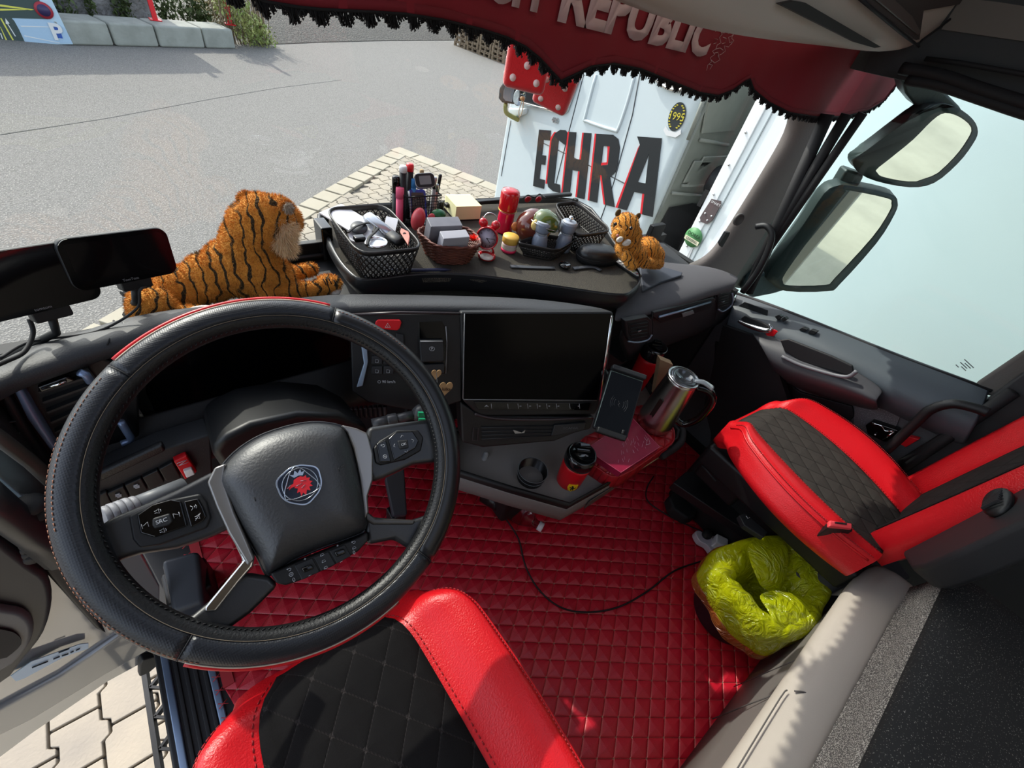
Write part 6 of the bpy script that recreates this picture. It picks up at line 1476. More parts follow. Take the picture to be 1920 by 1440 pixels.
def fuzz(o, n, L, seed=1, name='fur', droop=.3, w=.0006):
    """plush pile: fine tapered tufts rooted over the finished surface"""
    bpy.context.view_layer.update()
    dg = bpy.context.evaluated_depsgraph_get(); me = bpy.data.meshes.new_from_object(o.evaluated_get(dg))
    me.calc_loop_triangles(); tr = me.loop_triangles; rnd = random.Random(seed)
    ar = []; s = 0
    for k in tr: s += k.area; ar.append(s)
    import bisect
    mb = MB(); vs = me.vertices
    for _ in range(n):
        k = tr[min(len(tr)-1, bisect.bisect(ar, rnd.random()*s))]; u, v_ = rnd.random(), rnd.random()
        if u+v_ > 1: u, v_ = 1-u, 1-v_
        A, B, C_ = [vs[i].co for i in k.vertices]; p = A+(B-A)*u+(C_-A)*v_; nn = k.normal
        d = (nn+V(rnd.uniform(-.5, .5), rnd.uniform(-.5, .5), rnd.uniform(-.5, .5)-droop)).normalized()*L*rnd.uniform(.6, 1.2)
        sx_ = d.cross(V(rnd.uniform(-1, 1), rnd.uniform(-1, 1), rnd.uniform(-1, 1))).normalized()*w
        mb.add([p-sx_-nn*.0005, p+sx_-nn*.0005, p+d], [(0, 1, 2)])
    q = mb.build(name, me.materials[0], o.parent); q.location = o.location; bpy.data.meshes.remove(me); return q
t = thing('plush_tiger', 'large orange striped plush tiger lying on the dashboard behind the wheel', 'plush tiger', at(430, 570, 'y', .92))
mb = MB(); y0 = .93
for a in ((298, 562, y0, 40, (1.05, 1, .95)), (340, 545, y0+.01, 46), (395, 520, y0+.01, 46), (440, 502, y0+.01, 54), (478, 505, y0, 56), (505, 520, y0-.01, 44), (470, 455, y0+.01, 50), (478, 425, y0, 47), (492, 408, y0-.005, 44), (520, 402, y0-.01, 34), (540, 410, y0-.01, 25), (552, 420, y0-.01, 15), (285, 575, y0-.05, 38)): pb(mb, *a)
pc(mb, (500, 548, y0-.05), (600, 544, y0-.04), 20, 16); pb(mb, 615, 533, y0-.04, 21, (1.2, 1, .8)); pc(mb, (520, 520, y0+.03), (585, 505, y0+.05), 15, 12)
pc(mb, (270, 590, y0-.06), (370, 588, y0-.07), 22, 15)
o = mb.build('body', [tigermat('tiger_fur', 15, 0, (0, 0, .12))], t); o.location = -t.location
k = o.modifiers.new('r', 'REMESH'); k.mode = 'VOXEL'; k.voxel_size = .004; k.use_smooth_shade = True
k = o.modifiers.new('s', 'SMOOTH'); k.iterations = 6; k.factor = .6
fuzz(o, 42000, .0065)
for q, rr2 in (((462, 374, y0+.02), 15), ((538, 388, y0-.05), 12)):
    mb = MB(); pb(mb, *q, rr2, (1, .45, 1)); o = mb.build('ear', [mat('ear_orange', 'b87528', .95, bump=(200, 1, .003))], t); o.location = -t.location; fuzz(o, 1600, .006, name='ear_fur')
mb = MB(); pb(mb, 541, 390, y0-.058, 9, (.9, .3, 1.1)); o = mb.build('inner_ear', [mat('ear_inner', 'a99a88', .95)], t); o.location = -t.location; fuzz(o, 500, .006, 5, 'ear_fur')
mb = MB(); pb(mb, 534, 432, y0-.035, 20, (.9, .6, 1.15)); pb(mb, 530, 450, y0-.035, 19, (.9, .6, 1.1)); pb(mb, 540, 465, y0-.03, 12, (.9, .6, 1)); o = mb.build('cheek_ruff', [M_cream2], t); o.location = -t.location; fuzz(o, 5200, .017, 3, 'ruff_fur', .5)
mb = MB(); pb(mb, 375, 585, y0-.085, 15, (1.8, 1, .7)); o = mb.build('white_foot', [M_whpl], t); o.location = -t.location
mb = MB(); pb(mb, 628, 545, y0-.055, 11, (1, 1, .7)); o = mb.build('white_toe', [M_whpl], t); o.location = -t.location
mb = MB()
for px, py in ((606, 523), (616, 521), (626, 525)): mb.tube([at(px, py, 'y', y0-.075), at(px+6, py+12, 'y', y0-.08)], .0012, 4)
put(mb, 'toe_line', M_rub, t)
mb = MB(); pb(mb, 562, 420, y0-.012, 6); put(mb, 'nose', mat('nose_pink', 'a5625a', .6), t)
# small tiger
y1 = .66
t = thing('plush_tiger', 'small orange striped plush tiger sitting at the right end of the dashboard', 'plush tiger', at(1190, 498, 'y', y1))
mb = MB()
for a in ((1172, 425, y1, 25, (1.05, 1, 1)), (1180, 442, y1-.005, 23), (1178, 463, y1, 24), (1190, 478, y1+.01, 24), (1212, 470, y1+.03, 25), (1225, 480, y1+.03, 20), (1160, 440, y1-.03, 13), (1163, 446, y1-.035, 11)): pb(mb, *a)
pc(mb, (1175, 480, y1-.03), (1185, 497, y1-.05), 10); pc(mb, (1205, 492, y1-.02), (1235, 494, y1), 10)
o = mb.build('body', [tigermat('small_tiger_fur', 26, 0, (0, 0, .4))], t); o.location = -t.location
k = o.modifiers.new('r', 'REMESH'); k.mode = 'VOXEL'; k.voxel_size = .003; k.use_smooth_shade = True
k = o.modifiers.new('s', 'SMOOTH'); k.iterations = 5; k.factor = .6
fuzz(o, 15000, .0045)
for px, py in ((1159, 399), (1196, 406)):
    mb = MB(); pb(mb, px, py, y1, 7, (1, .5, 1)); put(mb, 'ear', [mat('ear_dark', '54401f', .95)], t)
mb = MB()
for px, py in ((1154, 420), (1183, 428)): pb(mb, px, py, y1-.052, 3.2)
put(mb, 'eye', M_gloss, t)
mb = MB(); pb(mb, 1162, 449, y1-.062, 7, (1.2, .6, .8)); pb(mb, 1175, 455, y1-.05, 9, (1.2, .6, .7)); put(mb, 'white_muzzle', M_whpl, t)
mb = MB(); pb(mb, 1158, 442, y1-.068, 3); put(mb, 'nose', mat('nose_pink', 'a5625a', .6), t)
# ================================================================== NAVIGATION DEVICES
def nav(label, C_, n_, x_, w_, h_, brand, arm):
    F_ = frame(C_, x_, V(0, 0, 1)) if False else None
    z = V(*n_).normalized(); x = V(*x_); x = (x-z*x.dot(z)).normalized(); y = z.cross(x)
    F_ = Matrix.Translation(V(*C_)) @ Matrix((x, y, z)).transposed().to_4x4()
    t = thing('navigation_device', label, 'navigation device', C_, 'navigation screens left of the wheel')
    mb = MB(); slab(mb, F_, rrect(w_, h_, .016, 6), -.014, .0); put(mb, 'casing', M_blk2, t, bevel=.004, bseg=3)
    mb = MB(); slab(mb, F_, rrect(w_*.985, h_*.975, .015, 6), .0, .0012); put(mb, 'bezel', M_gloss, t)
    mb = MB(); slab(mb, F_, rrect(w_*.88, h_*.80, .002), .0012, .0016); put(mb, 'screen', mat('nav_screen', '0c0a0b', .06, spec=.6), t)
    o = text('brand_lettering', brand, .006, F_ @ Matrix.Translation((0, -h_*.435, .0016)), mat('brand_grey', '77777a', .5), t, ext=.0001); o.location = -t.location
    mb = MB(); slab(mb, F_ @ Matrix.Translation((w_*.05, -h_*.5-.006, -.01)), rrect(w_*.30, .018, .004), -.010, .010); put(mb, 'mount', M_blk, t, bevel=.002)
    mb = MB(); mb.tube([F_ @ V(w_*.05, -h_*.5-.01, -.012), F_ @ V(w_*.03, -h_*.5-.04, -.02), V(*arm)], .006, 8); put(mb, 'arm', M_blk, t)
    return t, F_
_, FA = nav('navigation screen on a stand just left of the plush tiger', (-.073, .844, .944), (.417, -.889, .188), (.907, .393, -.154), .148, .080, 'TomTom', at(236, 590, 'z', .745))
_, FB = nav('navigation screen cut off by the left edge of the picture', tuple(at(52, 528, 'y', .80)), (.42, -.87, .25), (.90, .42, -.13), .150, .092, 'tomtom', at(-30, 690, 'y', .84))
mb = MB(); mb.tube([FA @ V(.02, -.055, -.005), at(262, 545, 'y', .80), at(255, 580, 'y', .80), at(180, 622, 'z', .85), at(60, 640, 'z', .85), at(0, 672, 'z', .86)], .0022, 6, smoothn=6); o = mb.build('charging_cable', M_rub); tag(o, 'thin black cable from the right navigation screen along the dash edge', 'cable')
mb = MB(); mb.tube([at(55, 598, 'y', .80), at(62, 625, 'y', .79), at(45, 660, 'z', .86), at(5, 680, 'z', .87), at(-40, 700, 'z', .88)], .0032, 6, smoothn=6); o = mb.build('charging_cable', M_rub); tag(o, 'thicker black cable curling from the left navigation screen', 'cable')
# ================================================================== CURTAIN
def cyv(x): return .66 if x < 1.12 else .66-.42*(x-1.12)**1.6
def cs(px, py, off=0):
    y = .66
    for _ in range(12):
        p = at(px, py, 'y', y-off); y = cyv(p.x)
    return at(px, py, 'y', y-off)
edge = [(400, -30), (440, -18), (480, -5), (500, 3), (560, 13), (600, 17), (640, 19), (700, 22), (760, 26), (830, 37), (900, 54), (950, 70), (985, 88), (1012, 110), (1034, 134), (1050, 151), (1072, 141), (1108, 124), (1150, 119), (1200, 129), (1260, 153), (1310, 173), (1345, 179), (1372, 169), (1396, 152), (1405, 148), (1412, 168), (1440, 191), (1480, 211), (1530, 219), (1580, 218), (1625, 208), (1655, 190), (1680, 160), (1695, 128), (1706, 100)]
E3 = []
for a, b in zip(edge, edge[1:]):
    n = max(1, int(math.hypot(a[0]-b[0], a[1]-b[1])/9))
    for k in range(n): E3.append(cs(a[0]+(b[0]-a[0])*k/n, a[1]+(b[1]-a[1])*k/n))
E3.append(cs(*edge[-1]))
M_cur = mat('curtain_red', '75101f', .85, bump=(1500, .3, .0005))
t = thing('pelmet_curtain', 'dark red scalloped curtain with white lettering and black fringe above the windscreen', 'curtain', cs(1100, 60))
rows = []
for j in range(17):
    f = (j/16)**1.6
    rows.append([V(p.x, p.y+.004*sin(p.x*34+1)*f+.0015*sin(p.x*71)*(1-f), p.z+(1.60-p.z)*f) for p in E3])
mb = MB(); mb.grid(rows); put(mb, 'curtain_cloth', M_cur, t, solid=.0015, off=0)
mb = MB(); rows2 = [[p+V(0, -.0016, .0)+V(0, 0, h) for p in E3] for h in (.001, .012)]; mb.grid(rows2); put(mb, 'hem', mat('curtain_hem', '6a0e1c', .85), t, solid=.001, off=0)
mb = MB(); k = 0
L_ = [0]
for a, b in zip(E3, E3[1:]): L_.append(L_[-1]+(b-a).length)
tot = L_[-1]; i = 0; s = 0
while s < tot:
    while i < len(L_)-2 and L_[i+1] < s: i += 1
    p = E3[i].lerp(E3[i+1], (s-L_[i])/max(1e-9, L_[i+1]-L_[i]))
    ph = (s/.030) % 1; ln = .0045+.012*max(0, 1-abs(ph-.5)*2.6)+random.uniform(0, .003)
    for _ in range(3):
        dx = random.uniform(-.003, .003); dy = random.uniform(-.003, .003)
        q = p+V(random.uniform(-.001, .001), -.001, .002)
        mb.tube([q, q+V(dx, dy, -ln*.6), q+V(dx*1.6+.0012, dy, -ln), q+V(dx*1.3+.0024, dy, -ln*.85)], .0009, 3)
    s += .0011
put(mb, 'fringe', mat('fringe_black', '0d0c0e', .9), t)
mb = MB(); mb.tube([p+V(0, -.002, 0) for p in E3], .0018, 6); put(mb, 'braid', MATS['fringe_black'], t)
# lettering on the curtain
M_let = mat('lettering_grey', 'b39a9c', .8)
def fit_text(nm, body, p0, p1, top, m):
    """bold condensed lettering from p0 to p1 (baseline), as tall as top"""
    x = (p1-p0); L = x.length; x.normalize()
    n_ = V(-x.z*0, -1, 0); n_ = (n_-x*n_.dot(x)).normalized(); y = n_.cross(x)
    if y.z < 0: y = -y; 
    Hh = (top-p0).dot(y)
    Fi = Matrix.Identity(4); o = text(nm, body, 1.0, Fi, m, t, ext=.0, align='LEFT', bold=.045)
    me = o.data; xs_ = [v.co.x for v in me.vertices]; ys = [v.co.y for v in me.vertices]
    x0, x1, y0_, y1_ = min(xs_), max(xs_), min(ys), max(ys)
    for v in me.vertices:
        u = (v.co.x-x0)/(x1-x0)*L; w_ = (v.co.y-y0_)/(y1_-y0_)*Hh
        q = p0+x*u+y*w_; q.y = cyv(q.x)-.0045; v.co = q
    k = o.modifiers.new('s', 'SOLIDIFY'); k.thickness = .0008; k.offset = 0
    o.location = -t.location; return y, Hh
pR, pC = cs(1041, 40), cs(1318, 108)
yv, Hh = fit_text('republic_lettering', 'REPUBLIC', pR, pC, pR+(cs(1333, 24)-pC), M_let)
pH = cs(1003, 24); fit_text('country_lettering', 'CZECH', pH+(pR-pC).normalized()*.235, pH, pH+(pR-pC).normalized()*.235+yv*Hh, M_let)
# lion emblem, in outline
lion = [[(1353, 48), (1350, 56), (1354, 64), (1349, 70), (1352, 80), (1345, 84), (1342, 92), (1336, 96), (1340, 102), (1332, 108), (1334, 116), (1327, 122), (1325, 132)],
        [(1353, 48), (1358, 52), (1361, 47), (1364, 53), (1369, 49), (1368, 58), (1374, 60), (1377, 54), (1375, 66), (1366, 70), (1368, 80), (1374, 78), (1366, 88), (1358, 86), (1360, 96), (1352, 102), (1346, 104), (1350, 112), (1340, 118), (1333, 112)],
        [(1352, 60), (1358, 62), (1362, 58), (1366, 63)], [(1356, 70), (1362, 72), (1360, 80), (1354, 82)], [(1376, 58), (1372, 72), (1376, 76), (1370, 84)], [(1342, 92), (1350, 90), (1356, 94)], [(1346, 74), (1340, 72), (1344, 80), (1338, 82)],
        [(1338, 100), (1346, 98), (1348, 106)], [(1329, 120), (1336, 122), (1331, 130)]]
mb = MB()
for q in lion: mb.tube([cs(*p, .004) for p in q], .00055, 4)
put(mb, 'lion_emblem', M_let, t)
# dice
def die(label, px, py, y, s, rot, spots):
    t = thing('plush_die', label, 'plush die', at(px, py, 'y', y), 'fuzzy dice hanging behind the curtain', rot.to_euler())
    mb = MB(); mb.box((0, 0, 0), (s, s, s)); o = mb.build('cube', [mat('plush_red', 'c20d18', .9, sheen=.8, bump=(500, .8, .001))], t, bevel=s*.13, bseg=4)
    for ax, sg, pts in spots:
        for u, v_ in pts:
            mb = MB()
            c = [0, 0, 0]; o1, o2 = [i for i in range(3) if i != ax]; c[ax] = sg*(s/2-.0004); c[o1] = u*s; c[o2] = v_*s
            a_ = [0, 0, 0]; a_[ax] = sg; mb.lathe([(s*.075, 0), (s*.075, .0012)], c, a_, 16)
            mb.build('spot', mat('spot_white', 'ded3d0', .8), t)
    return t
r_ = Matrix.Rotation(R(-38), 3, 'Z') @ Matrix.Rotation(R(-6), 3, 'X')
die('left fuzzy red die with white spots hanging from the windscreen top', 988, 122, .76, .078, r_, [(1, -1, [(-.28, -.28), (.28, -.28), (.28, .28), (0, 0), (-.28, .28)]), (0, -1, [(-.25, -.28), (-.25, 0), (-.25, .28), (.25, -.28), (.25, 0), (.25, .28)])])
r_ = Matrix.Rotation(R(-52), 3, 'Z') @ Matrix.Rotation(R(22), 3, 'X') @ Matrix.Rotation(R(10), 3, 'Y')
die('right fuzzy red die hanging lower, half hidden by the curtain point', 1046, 156, .80, .078, r_, [(1, -1, [(-.26, -.26), (.26, .26), (.26, -.26), (-.26, .26)]), (0, -1, [(-.26, -.26), (.26, .26), (0, 0)])])
mb = MB(); mb.tube([at(985, 95, 'y', .76), at(990, 60, 'y', .74), at(1040, 20, 'y', .72), at(1050, 110, 'y', .79)], .0012, 5, smoothn=5); o = mb.build('dice_cord', M_rub); tag(o, 'thin cord joining the two fuzzy dice behind the curtain', 'cord')
# suction cup with a loop of string
ycup = 1.10
c = at(974, 182, 'y', ycup); t = thing('suction_cup', 'clear suction cup with a short string loop stuck to the windscreen under the dice', 'suction cup', c)
mb = MB(); mb.lathe([(.022, 0), (.018, .004), (.008, .009), (.006, .014), (0, .015)], c, (0, -1, 0), 24); put(mb, 'cup', glassmat('cup_plastic', 'e9edef', .2), t)
mb = MB(); mb.lathe([(.004, .008), (.006, .018), (0, .02)], c, (0, -1, 0), 12); put(mb, 'hook', mat('hook_gold', 'b98a52', .4), t)
mb = MB(); mb.tube([c+V(-.002, -.018, -.002), c+V(-.006, -.016, -.03), c+V(.002, -.014, -.045), c+V(.006, -.016, -.028), c+V(.002, -.018, -.002)], .0013, 5, smoothn=5); put(mb, 'string', mat('string_pale', 'd3c8ad', .8), t)
# ================================================================== MIRRORS (outside, right)
Mn = V(-.68, -.73, -.06).normalized(); M0 = V(2.12, .49, .86)
def mp_(px, py, d=0, P0=M0, n=Mn): return atp(px, py, P0+n*d, n)
M_mh = mat('mirror_housing', '27302f', .45, bump=(500, .2, .0008))
M_mg = mat('mirror_surface', 'f2f4f4', .02, metal=1)
t = thing('main_mirror', 'large lower wing mirror with a black housing outside the passenger window', 'wing mirror', M0)
g1 = [(1586, 360), (1592, 357), (1664, 372), (1672, 382), (1668, 398), (1636, 446), (1566, 522), (1548, 535), (1480, 536), (1468, 528), (1474, 510), (1530, 432), (1574, 374)]
mb = MB(); mb.prism(catmull([mp_(*p, 0) for p in g1], 3, True), -Mn*.004); put(mb, 'mirror_pane', M_mg, t)
g2 = [(1570, 348), (1590, 347), (1668, 363), (1682, 378), (1676, 402), (1642, 456), (1574, 532), (1552, 545), (1474, 545), (1446, 530), (1440, 512), (1500, 430), (1545, 362)]
mb = MB(); q2 = catmull([mp_(*p, .0) for p in g2], 3, True); cc = sum(q2, V(0, 0, 0))/len(q2)
q1 = catmull([mp_(*p, .002) for p in g1], 3, True)
mb.ring([q1, [p+Mn*.004 for p in q2], q2, [cc+(p-cc)*1.02-Mn*.05 for p in q2], [cc+(p-cc)*.8-Mn*.12 for p in q2], [cc+(p-cc)*.3-Mn*.14 for p in q2]], True, False); put(mb, 'housing', M_mh, t)
t = thing('wide_angle_mirror', 'upper wide angle mirror outside the passenger window', 'wing mirror', mp_(1730, 280))
u1 = [(1772, 212), (1800, 220), (1822, 240), (1815, 262), (1788, 298), (1746, 334), (1704, 341), (1652, 331), (1642, 320), (1668, 298), (1712, 262), (1748, 226)]
P1 = M0+V(0, 0, .27); Mn2 = V(-.66, -.74, -.12).normalized()
f2 = lambda px, py, d=0: mp_(px, py, d, P1, Mn2)
pan = catmull([f2(*p) for p in u1], 3, True); cc = sum(pan, V(0, 0, 0))/len(pan)
mb = MB(); mb.prism(pan, -Mn2*.004); put(mb, 'mirror_pane', M_mg, t)
u2 = [(1745, 196), (1790, 200), (1822, 222), (1832, 246), (1822, 270), (1794, 306), (1750, 342), (1704, 350), (1640, 338), (1606, 320), (1600, 300), (1622, 284), (1690, 232)]
q2 = catmull([f2(*p, -.002) for p in u2], 3, True); cc = sum(q2, V(0, 0, 0))/len(q2); q1 = catmull([f2(*p, .002) for p in u1], 3, True)
mb = MB(); mb.ring([q1, [p+Mn2*.005 for p in q2], q2, [cc+(p-cc)*1.0-Mn2*.05 for p in q2], [cc+(p-cc)*.75-Mn2*.10 for p in q2], [cc+(p-cc)*.3-Mn2*.12 for p in q2]], True, False); put(mb, 'housing', M_mh, t)
t = thing('mirror_bracket', 'black arms holding the two wing mirrors outside the passenger window', 'bracket', mp_(1590, 330))
mb = MB(); q = [f2(*p, -.03) for p in [(1690, 150), (1716, 150), (1762, 162), (1800, 200), (1822, 236), (1790, 210), (1740, 204), (1716, 198), (1698, 176)]]; mb.prism(q, -Mn2*.07); put(mb, 'upper_arm', M_mh, t, bevel=.012, bseg=3)
mb = MB(); q = [mp_(*p, -.03) for p in [(1588, 318), (1622, 330), (1604, 362), (1566, 354)]]; mb.prism(q, -Mn*.06); put(mb, 'link', M_mh, t, bevel=.01)
mb = MB(); q = [mp_(*p, -.02) for p in [(1390, 548), (1398, 522), (1440, 512), (1478, 524), (1490, 540), (1450, 552), (1410, 560)]]; mb.prism(q, -Mn*.08); put(mb, 'lower_arm', mat('arm_blue_grey', '39464a', .4), t, bevel=.012, bseg=3)
# ================================================================== CONSOLE
M_cdark = mat('console_dark', '0b0b0c', .55, bump=(500, .3, .0007))
t = thing('centre_console', 'low storage console with a dark tray and grey front under the centre screen', 'console', (.85, .45, .3))
rim = [at(*p, 'z', .41) for p in [(852, 884), (960, 918), (1066, 948), (1160, 896), (1272, 822), (1276, 806), (1262, 790)]]+[V(1.27, .52, .41), V(1.24, .62, .41), (V(.46, .64, .41))]
rimc = sum(rim, V(0, 0, 0))/len(rim)
def insx(f, z): return [V(rimc.x+(p.x-rimc.x)*f, rimc.y+(p.y-rimc.y)*f, z) for p in rim]
mb = MB(); mb.prism([p for p in insx(.97, .345)], (0, 0, -.01)); mb.ring([insx(.95, .345), insx(.955, .40), insx(.965, .412), insx(.995, .412), insx(1.0, .402), insx(1.0, .385)], True, False); put(mb, 'inner_tray', M_cdark, t, weld=False)
mb = MB(); mb.ring([insx(1.0, .390), insx(1.008, .386), insx(1.008, .350), insx(.985, .320), insx(.93, .31), insx(.5, .31)], True, True); put(mb, 'grey_front', M_greige, t)
# drawer with handle in the angled front
mb = MB(); q = [at(*p, 'z', .365) for p in [(1140, 930), (1165, 914), (1190, 906), (1166, 932)]]
a, b = rim[2], rim[4]; d = (b-a).normalized(); n_ = V(d.y, -d.x, 0)
if n_.y > 0: n_ = -n_
def cfp(s, z, o=0): return a.lerp(b, s)*1+V(0, 0, z-.41)+n_*(.014+o)
mb.prism([cfp(.18, .372, -.006), cfp(.42, .378, -.006), cfp(.36, .345, -.006), cfp(.16, .338, -.006)], n_*.004); put(mb, 'drawer_recess', mat('recess_brown', '4b4440', .5), t, bevel=.002)
mb = MB(); mb.tube([cfp(.40, .384, -.002), cfp(.97, .384, -.002)], .0022, 6); put(mb, 'light_strip', mat('yellowish_strip', '9c9570', .4), t)
mb = MB(); mb.box((.80, .60, .155), (.36, .30, .31)); put(mb, 'pedestal', M_cdark, t, bevel=.02)
mb = MB(); mb.tube([at(*p, 'z', .40) for p in [(1262, 792), (1278, 802), (1276, 830), (1240, 856)]], .012, 8, smoothn=4); mb.tube([at(*p, 'z', .408) for p in [(1262, 792), (1268, 786), (1274, 790)]], .008, 8); put(mb, 'end_loop', M_rub, t)
# red quilted pouch, book
q = [at(*p, 'z', .452) for p in [(1092, 822), (1130, 800), (1190, 760), (1230, 760), (1262, 792), (1266, 822), (1240, 842), (1166, 888), (1128, 876), (1100, 852)]]
t = thing('quilted_cushion', 'red diamond-quilted leather cushion at the right end of the console', 'cushion', q[0])
qc = sum(q, V(0, 0, 0))/len(q); Q3 = catmull(q, 3, True)
mb = MB(); mb.ring([[qc+(p-qc)*f+V(0, 0, z) for p in Q3] for f, z in ((.97, -.095), (1.0, -.06), (1.0, -.02), (.97, -.004), (.9, 0), (.5, .002), (.02, .002))], True, True)
put(mb, 'cushion_body', quilt('quilted_cushion_red', 'a31420', '8b1019', R(45), .036, 0, 0, .4, '6f0d14', depth=.006, lw=.02), t)
mb = MB(); mb.tube([qc+(p-qc)*1.0+V(0, 0, -.012) for p in Q3], .0025, 6, closed=True); put(mb, 'edge_stitching', M_stitch, t)
zb = .478
q = [at(*p, 'z', zb) for p in [(1098, 842), (1186, 784), (1237, 838), (1164, 886)]]
t = thing('red_box', 'flat scuffed dark pink box with white scratches lying on the quilted cushion', 'box', q[0])
mb = MB(); mb.prism(q, (0, 0, -.024)); put(mb, 'box_body', mat('box_pink', '8e1a3a', .35, var=(30, .6, '7a1431')), t, bevel=.0015)
mb = MB(); qq = [at(*p, 'z', zb+.0005) for p in [(1098, 842), (1186, 784), (1237, 838), (1164, 886)]]
mb.tube(qq, .0009, 5, closed=True); put(mb, 'worn_edge', mat('worn_pink', 'c45a74', .5), t)
mb = MB()
for k in range(26):
    px = random.uniform(1160, 1215); py = random.uniform(815, 862)
    if py-842 > (1237-px)*.9-30+60: continue
    mb.tube([at(px, py, 'z', zb+.0008), at(px+random.uniform(-2, 4), py+random.uniform(3, 9), 'z', zb+.0008)], .0004, 4)
mb.tube([at(1208, 820, 'z', zb+.001), at(1212, 826, 'z', zb+.001), at(1216, 822, 'z', zb+.001), at(1219, 832, 'z', zb+.001), at(1212, 834, 'z', zb+.001)], .0007, 4)
put(mb, 'white_scratches', mat('scratch_white', 'c9a9b4', .6), t)
# kettle
kb = at(1222, 795, 'z', .456)+V(.008, 0, .0)
kh = .205; t = thing('kettle', 'brushed steel kettle with a black handle standing on the red cushion', 'kettle', kb)
mb = MB(); mb.lathe([(.052, 0), (.056, .004), (.056, .03), (.050, kh*.7), (.046, kh-.008), (.0465, kh)], kb, None, 48); put(mb, 'kettle_body', mat('kettle_steel', 'bdbab6', .26, metal=1), t)
mb = MB(); mb.lathe([(.047, kh), (.048, kh+.004), (.044, kh+.007), (.040, kh+.004)], kb, None, 48, caps=False); put(mb, 'top_ring', M_steel, t)
mb = MB(); mb.lathe([(.041, kh-.002), (.041, kh+.005), (.034, kh+.008), (.026, kh+.007), (.024, kh+.001), (0, kh+.001)], kb, None, 40); put(mb, 'lid', mat('lid_glass', '55585b', .08, metal=.5), t)
hd = at(1305, 790, 'z', .53)-kb; hd.z = 0; hd.normalize()
mb = MB(); mb.tube([kb+hd*.030+V(0, 0, kh+.006), kb+hd*.055+V(0, 0, kh+.012), kb+hd*.085+V(0, 0, kh+.004)], lambda q: .008+.004*q, 10, smoothn=4, flat=.5); put(mb, 'thumb_lever', mat('lever_grey', '9ea3a6', .35, metal=.4), t)
mb = MB(); mb.tube([kb+hd*.045+V(0, 0, kh-.012), kb+hd*.085+V(0, 0, kh-.010), kb+hd*.108+V(0, 0, kh-.045), kb+hd*.105+V(0, 0, kh*.42), kb+hd*.080+V(0, 0, kh*.22), kb+hd*.052+V(0, 0, kh*.25)], lambda q: .0125-.002*q, 12, smoothn=6); put(mb, 'handle', M_gloss, t)
vw = (CO-kb); vw.z = 0; vw.normalize(); sd_ = V(-vw.y, vw.x, 0)
wdir = (vw*.92-sd_*.30).normalized()
if (kb+wdir-kb).dot(CU) > 0: wdir = (vw*.92+sd_*.30).normalized()
wf = frame(kb+wdir*.0528+V(0, 0, kh*.47), V(0, 0, 1).cross(wdir), (0, 0, 1))
mb = MB(); slab(mb, wf, rrect(.014, .085, .0068), -.004, .0012); put(mb, 'water_gauge', mat('gauge_dark', '231c1a', .1), t, bevel=.001)
# paper bag behind kettle
q = [at(*p, 'z', z) for p, z in (((1240, 672), .66), ((1256, 678), .66), ((1250, 730), .55), ((1228, 728), .55))]
mb = MB(); mb.prism([at(1238, 674, 'y', .42), at(1262, 684, 'y', .40), at(1250, 740, 'y', .40), at(1226, 742, 'y', .42)], (.01, .02, 0)); o = mb.build('paper_bag', mat('kraft', '9a8062', .8), bevel=.001); tag(o, 'brown kraft paper bag standing between the red mug and the kettle', 'paper bag')
# mugs
def mug(label, b, h, r, tilt=None, logo=False, grp=None):
    ax = tilt or V(0, 0, 1); ax = ax.normalized(); t = thing('travel_mug', label, 'travel mug', b, grp)
    mb = MB(); mb.lathe([(r*.78, 0), (r*.82, .004), (r*.98, h*.72), (r, h*.80)], b, ax, 40); put(mb, 'mug_body', mat('mug_red', 'b90f1c', .35), t)
    mb = MB(); mb.lathe([(r*1.02, h*.79), (r*1.04, h*.84), (r*1.04, h*.95), (r*.95, h), (r*.86, h), (r*.82, h*.965), (0, h*.965)], b, ax, 40); put(mb, 'mug_lid', mat('lid_black', '0f1012', .15, coat=.5), t)
    q_ = ax.to_track_quat('Z', 'Y').to_matrix(); top = b+ax*h*.965
    hx = CU.copy(); hx = (hx-ax*hx.dot(ax)).normalized(); hy = ax.cross(hx)
    mb = MB(); mb.box(top+hy*r*.25+hx*r*.1+ax*.004, (r*.9, r*.22, .006), Matrix((hx, hy, ax)).transposed()); mb.box(top-hy*r*-.62+hx*r*.25+ax*.005, (r*.7, r*.35, .010), Matrix((hx, hy, ax)).transposed()); put(mb, 'slide_tab', M_gloss, t, bevel=.0015)
    return t
fb = at(1060, 908, 'z', .372)+V(.006, 0, -.026); t = mug('red travel mug with a yellow horse badge in the console tray', fb, .176, .041)
vw = (CO-fb); vw.z = 0; vw.normalize(); s1 = V(-vw.y, vw.x, 0); s1 = s1 if s1.dot(CU) > 0 else -s1
ld = (vw*.86+s1*.50).normalized(); lf2 = frame(fb+ld*.0365+V(0, 0, .062), V(0, 0, 1).cross(ld), (0, 0, 1))
shd = [(-.013, .016), (0, .018), (.013, .016), (.0135, 0), (.010, -.010), (0, -.018), (-.010, -.010), (-.0135, 0)]
mb = MB(); slab(mb, lf2, shd, -.003, .0012); put(mb, 'yellow_shield', mat('shield_yellow', 'e3b512', .4), t)
hs_ = [(-.002, -.012), (-.004, -.006), (-.001, -.002), (-.006, .0), (-.009, .004), (-.007, .0045), (-.004, .002), (-.002, .004), (-.003, .008), (-.005, .009), (-.003, .011), (.001, .010), (.003, .004), (.006, .001), (.009, .005), (.010, .003), (.007, -.002), (.004, -.003), (.006, -.008), (.004, -.012), (.003, -.008), (.001, -.005), (-.001, -.007), (.0, -.012)]
mb = MB(); slab(mb, lf2, hs_, .0012, .0018); put(mb, 'prancing_horse', M_rub, t)
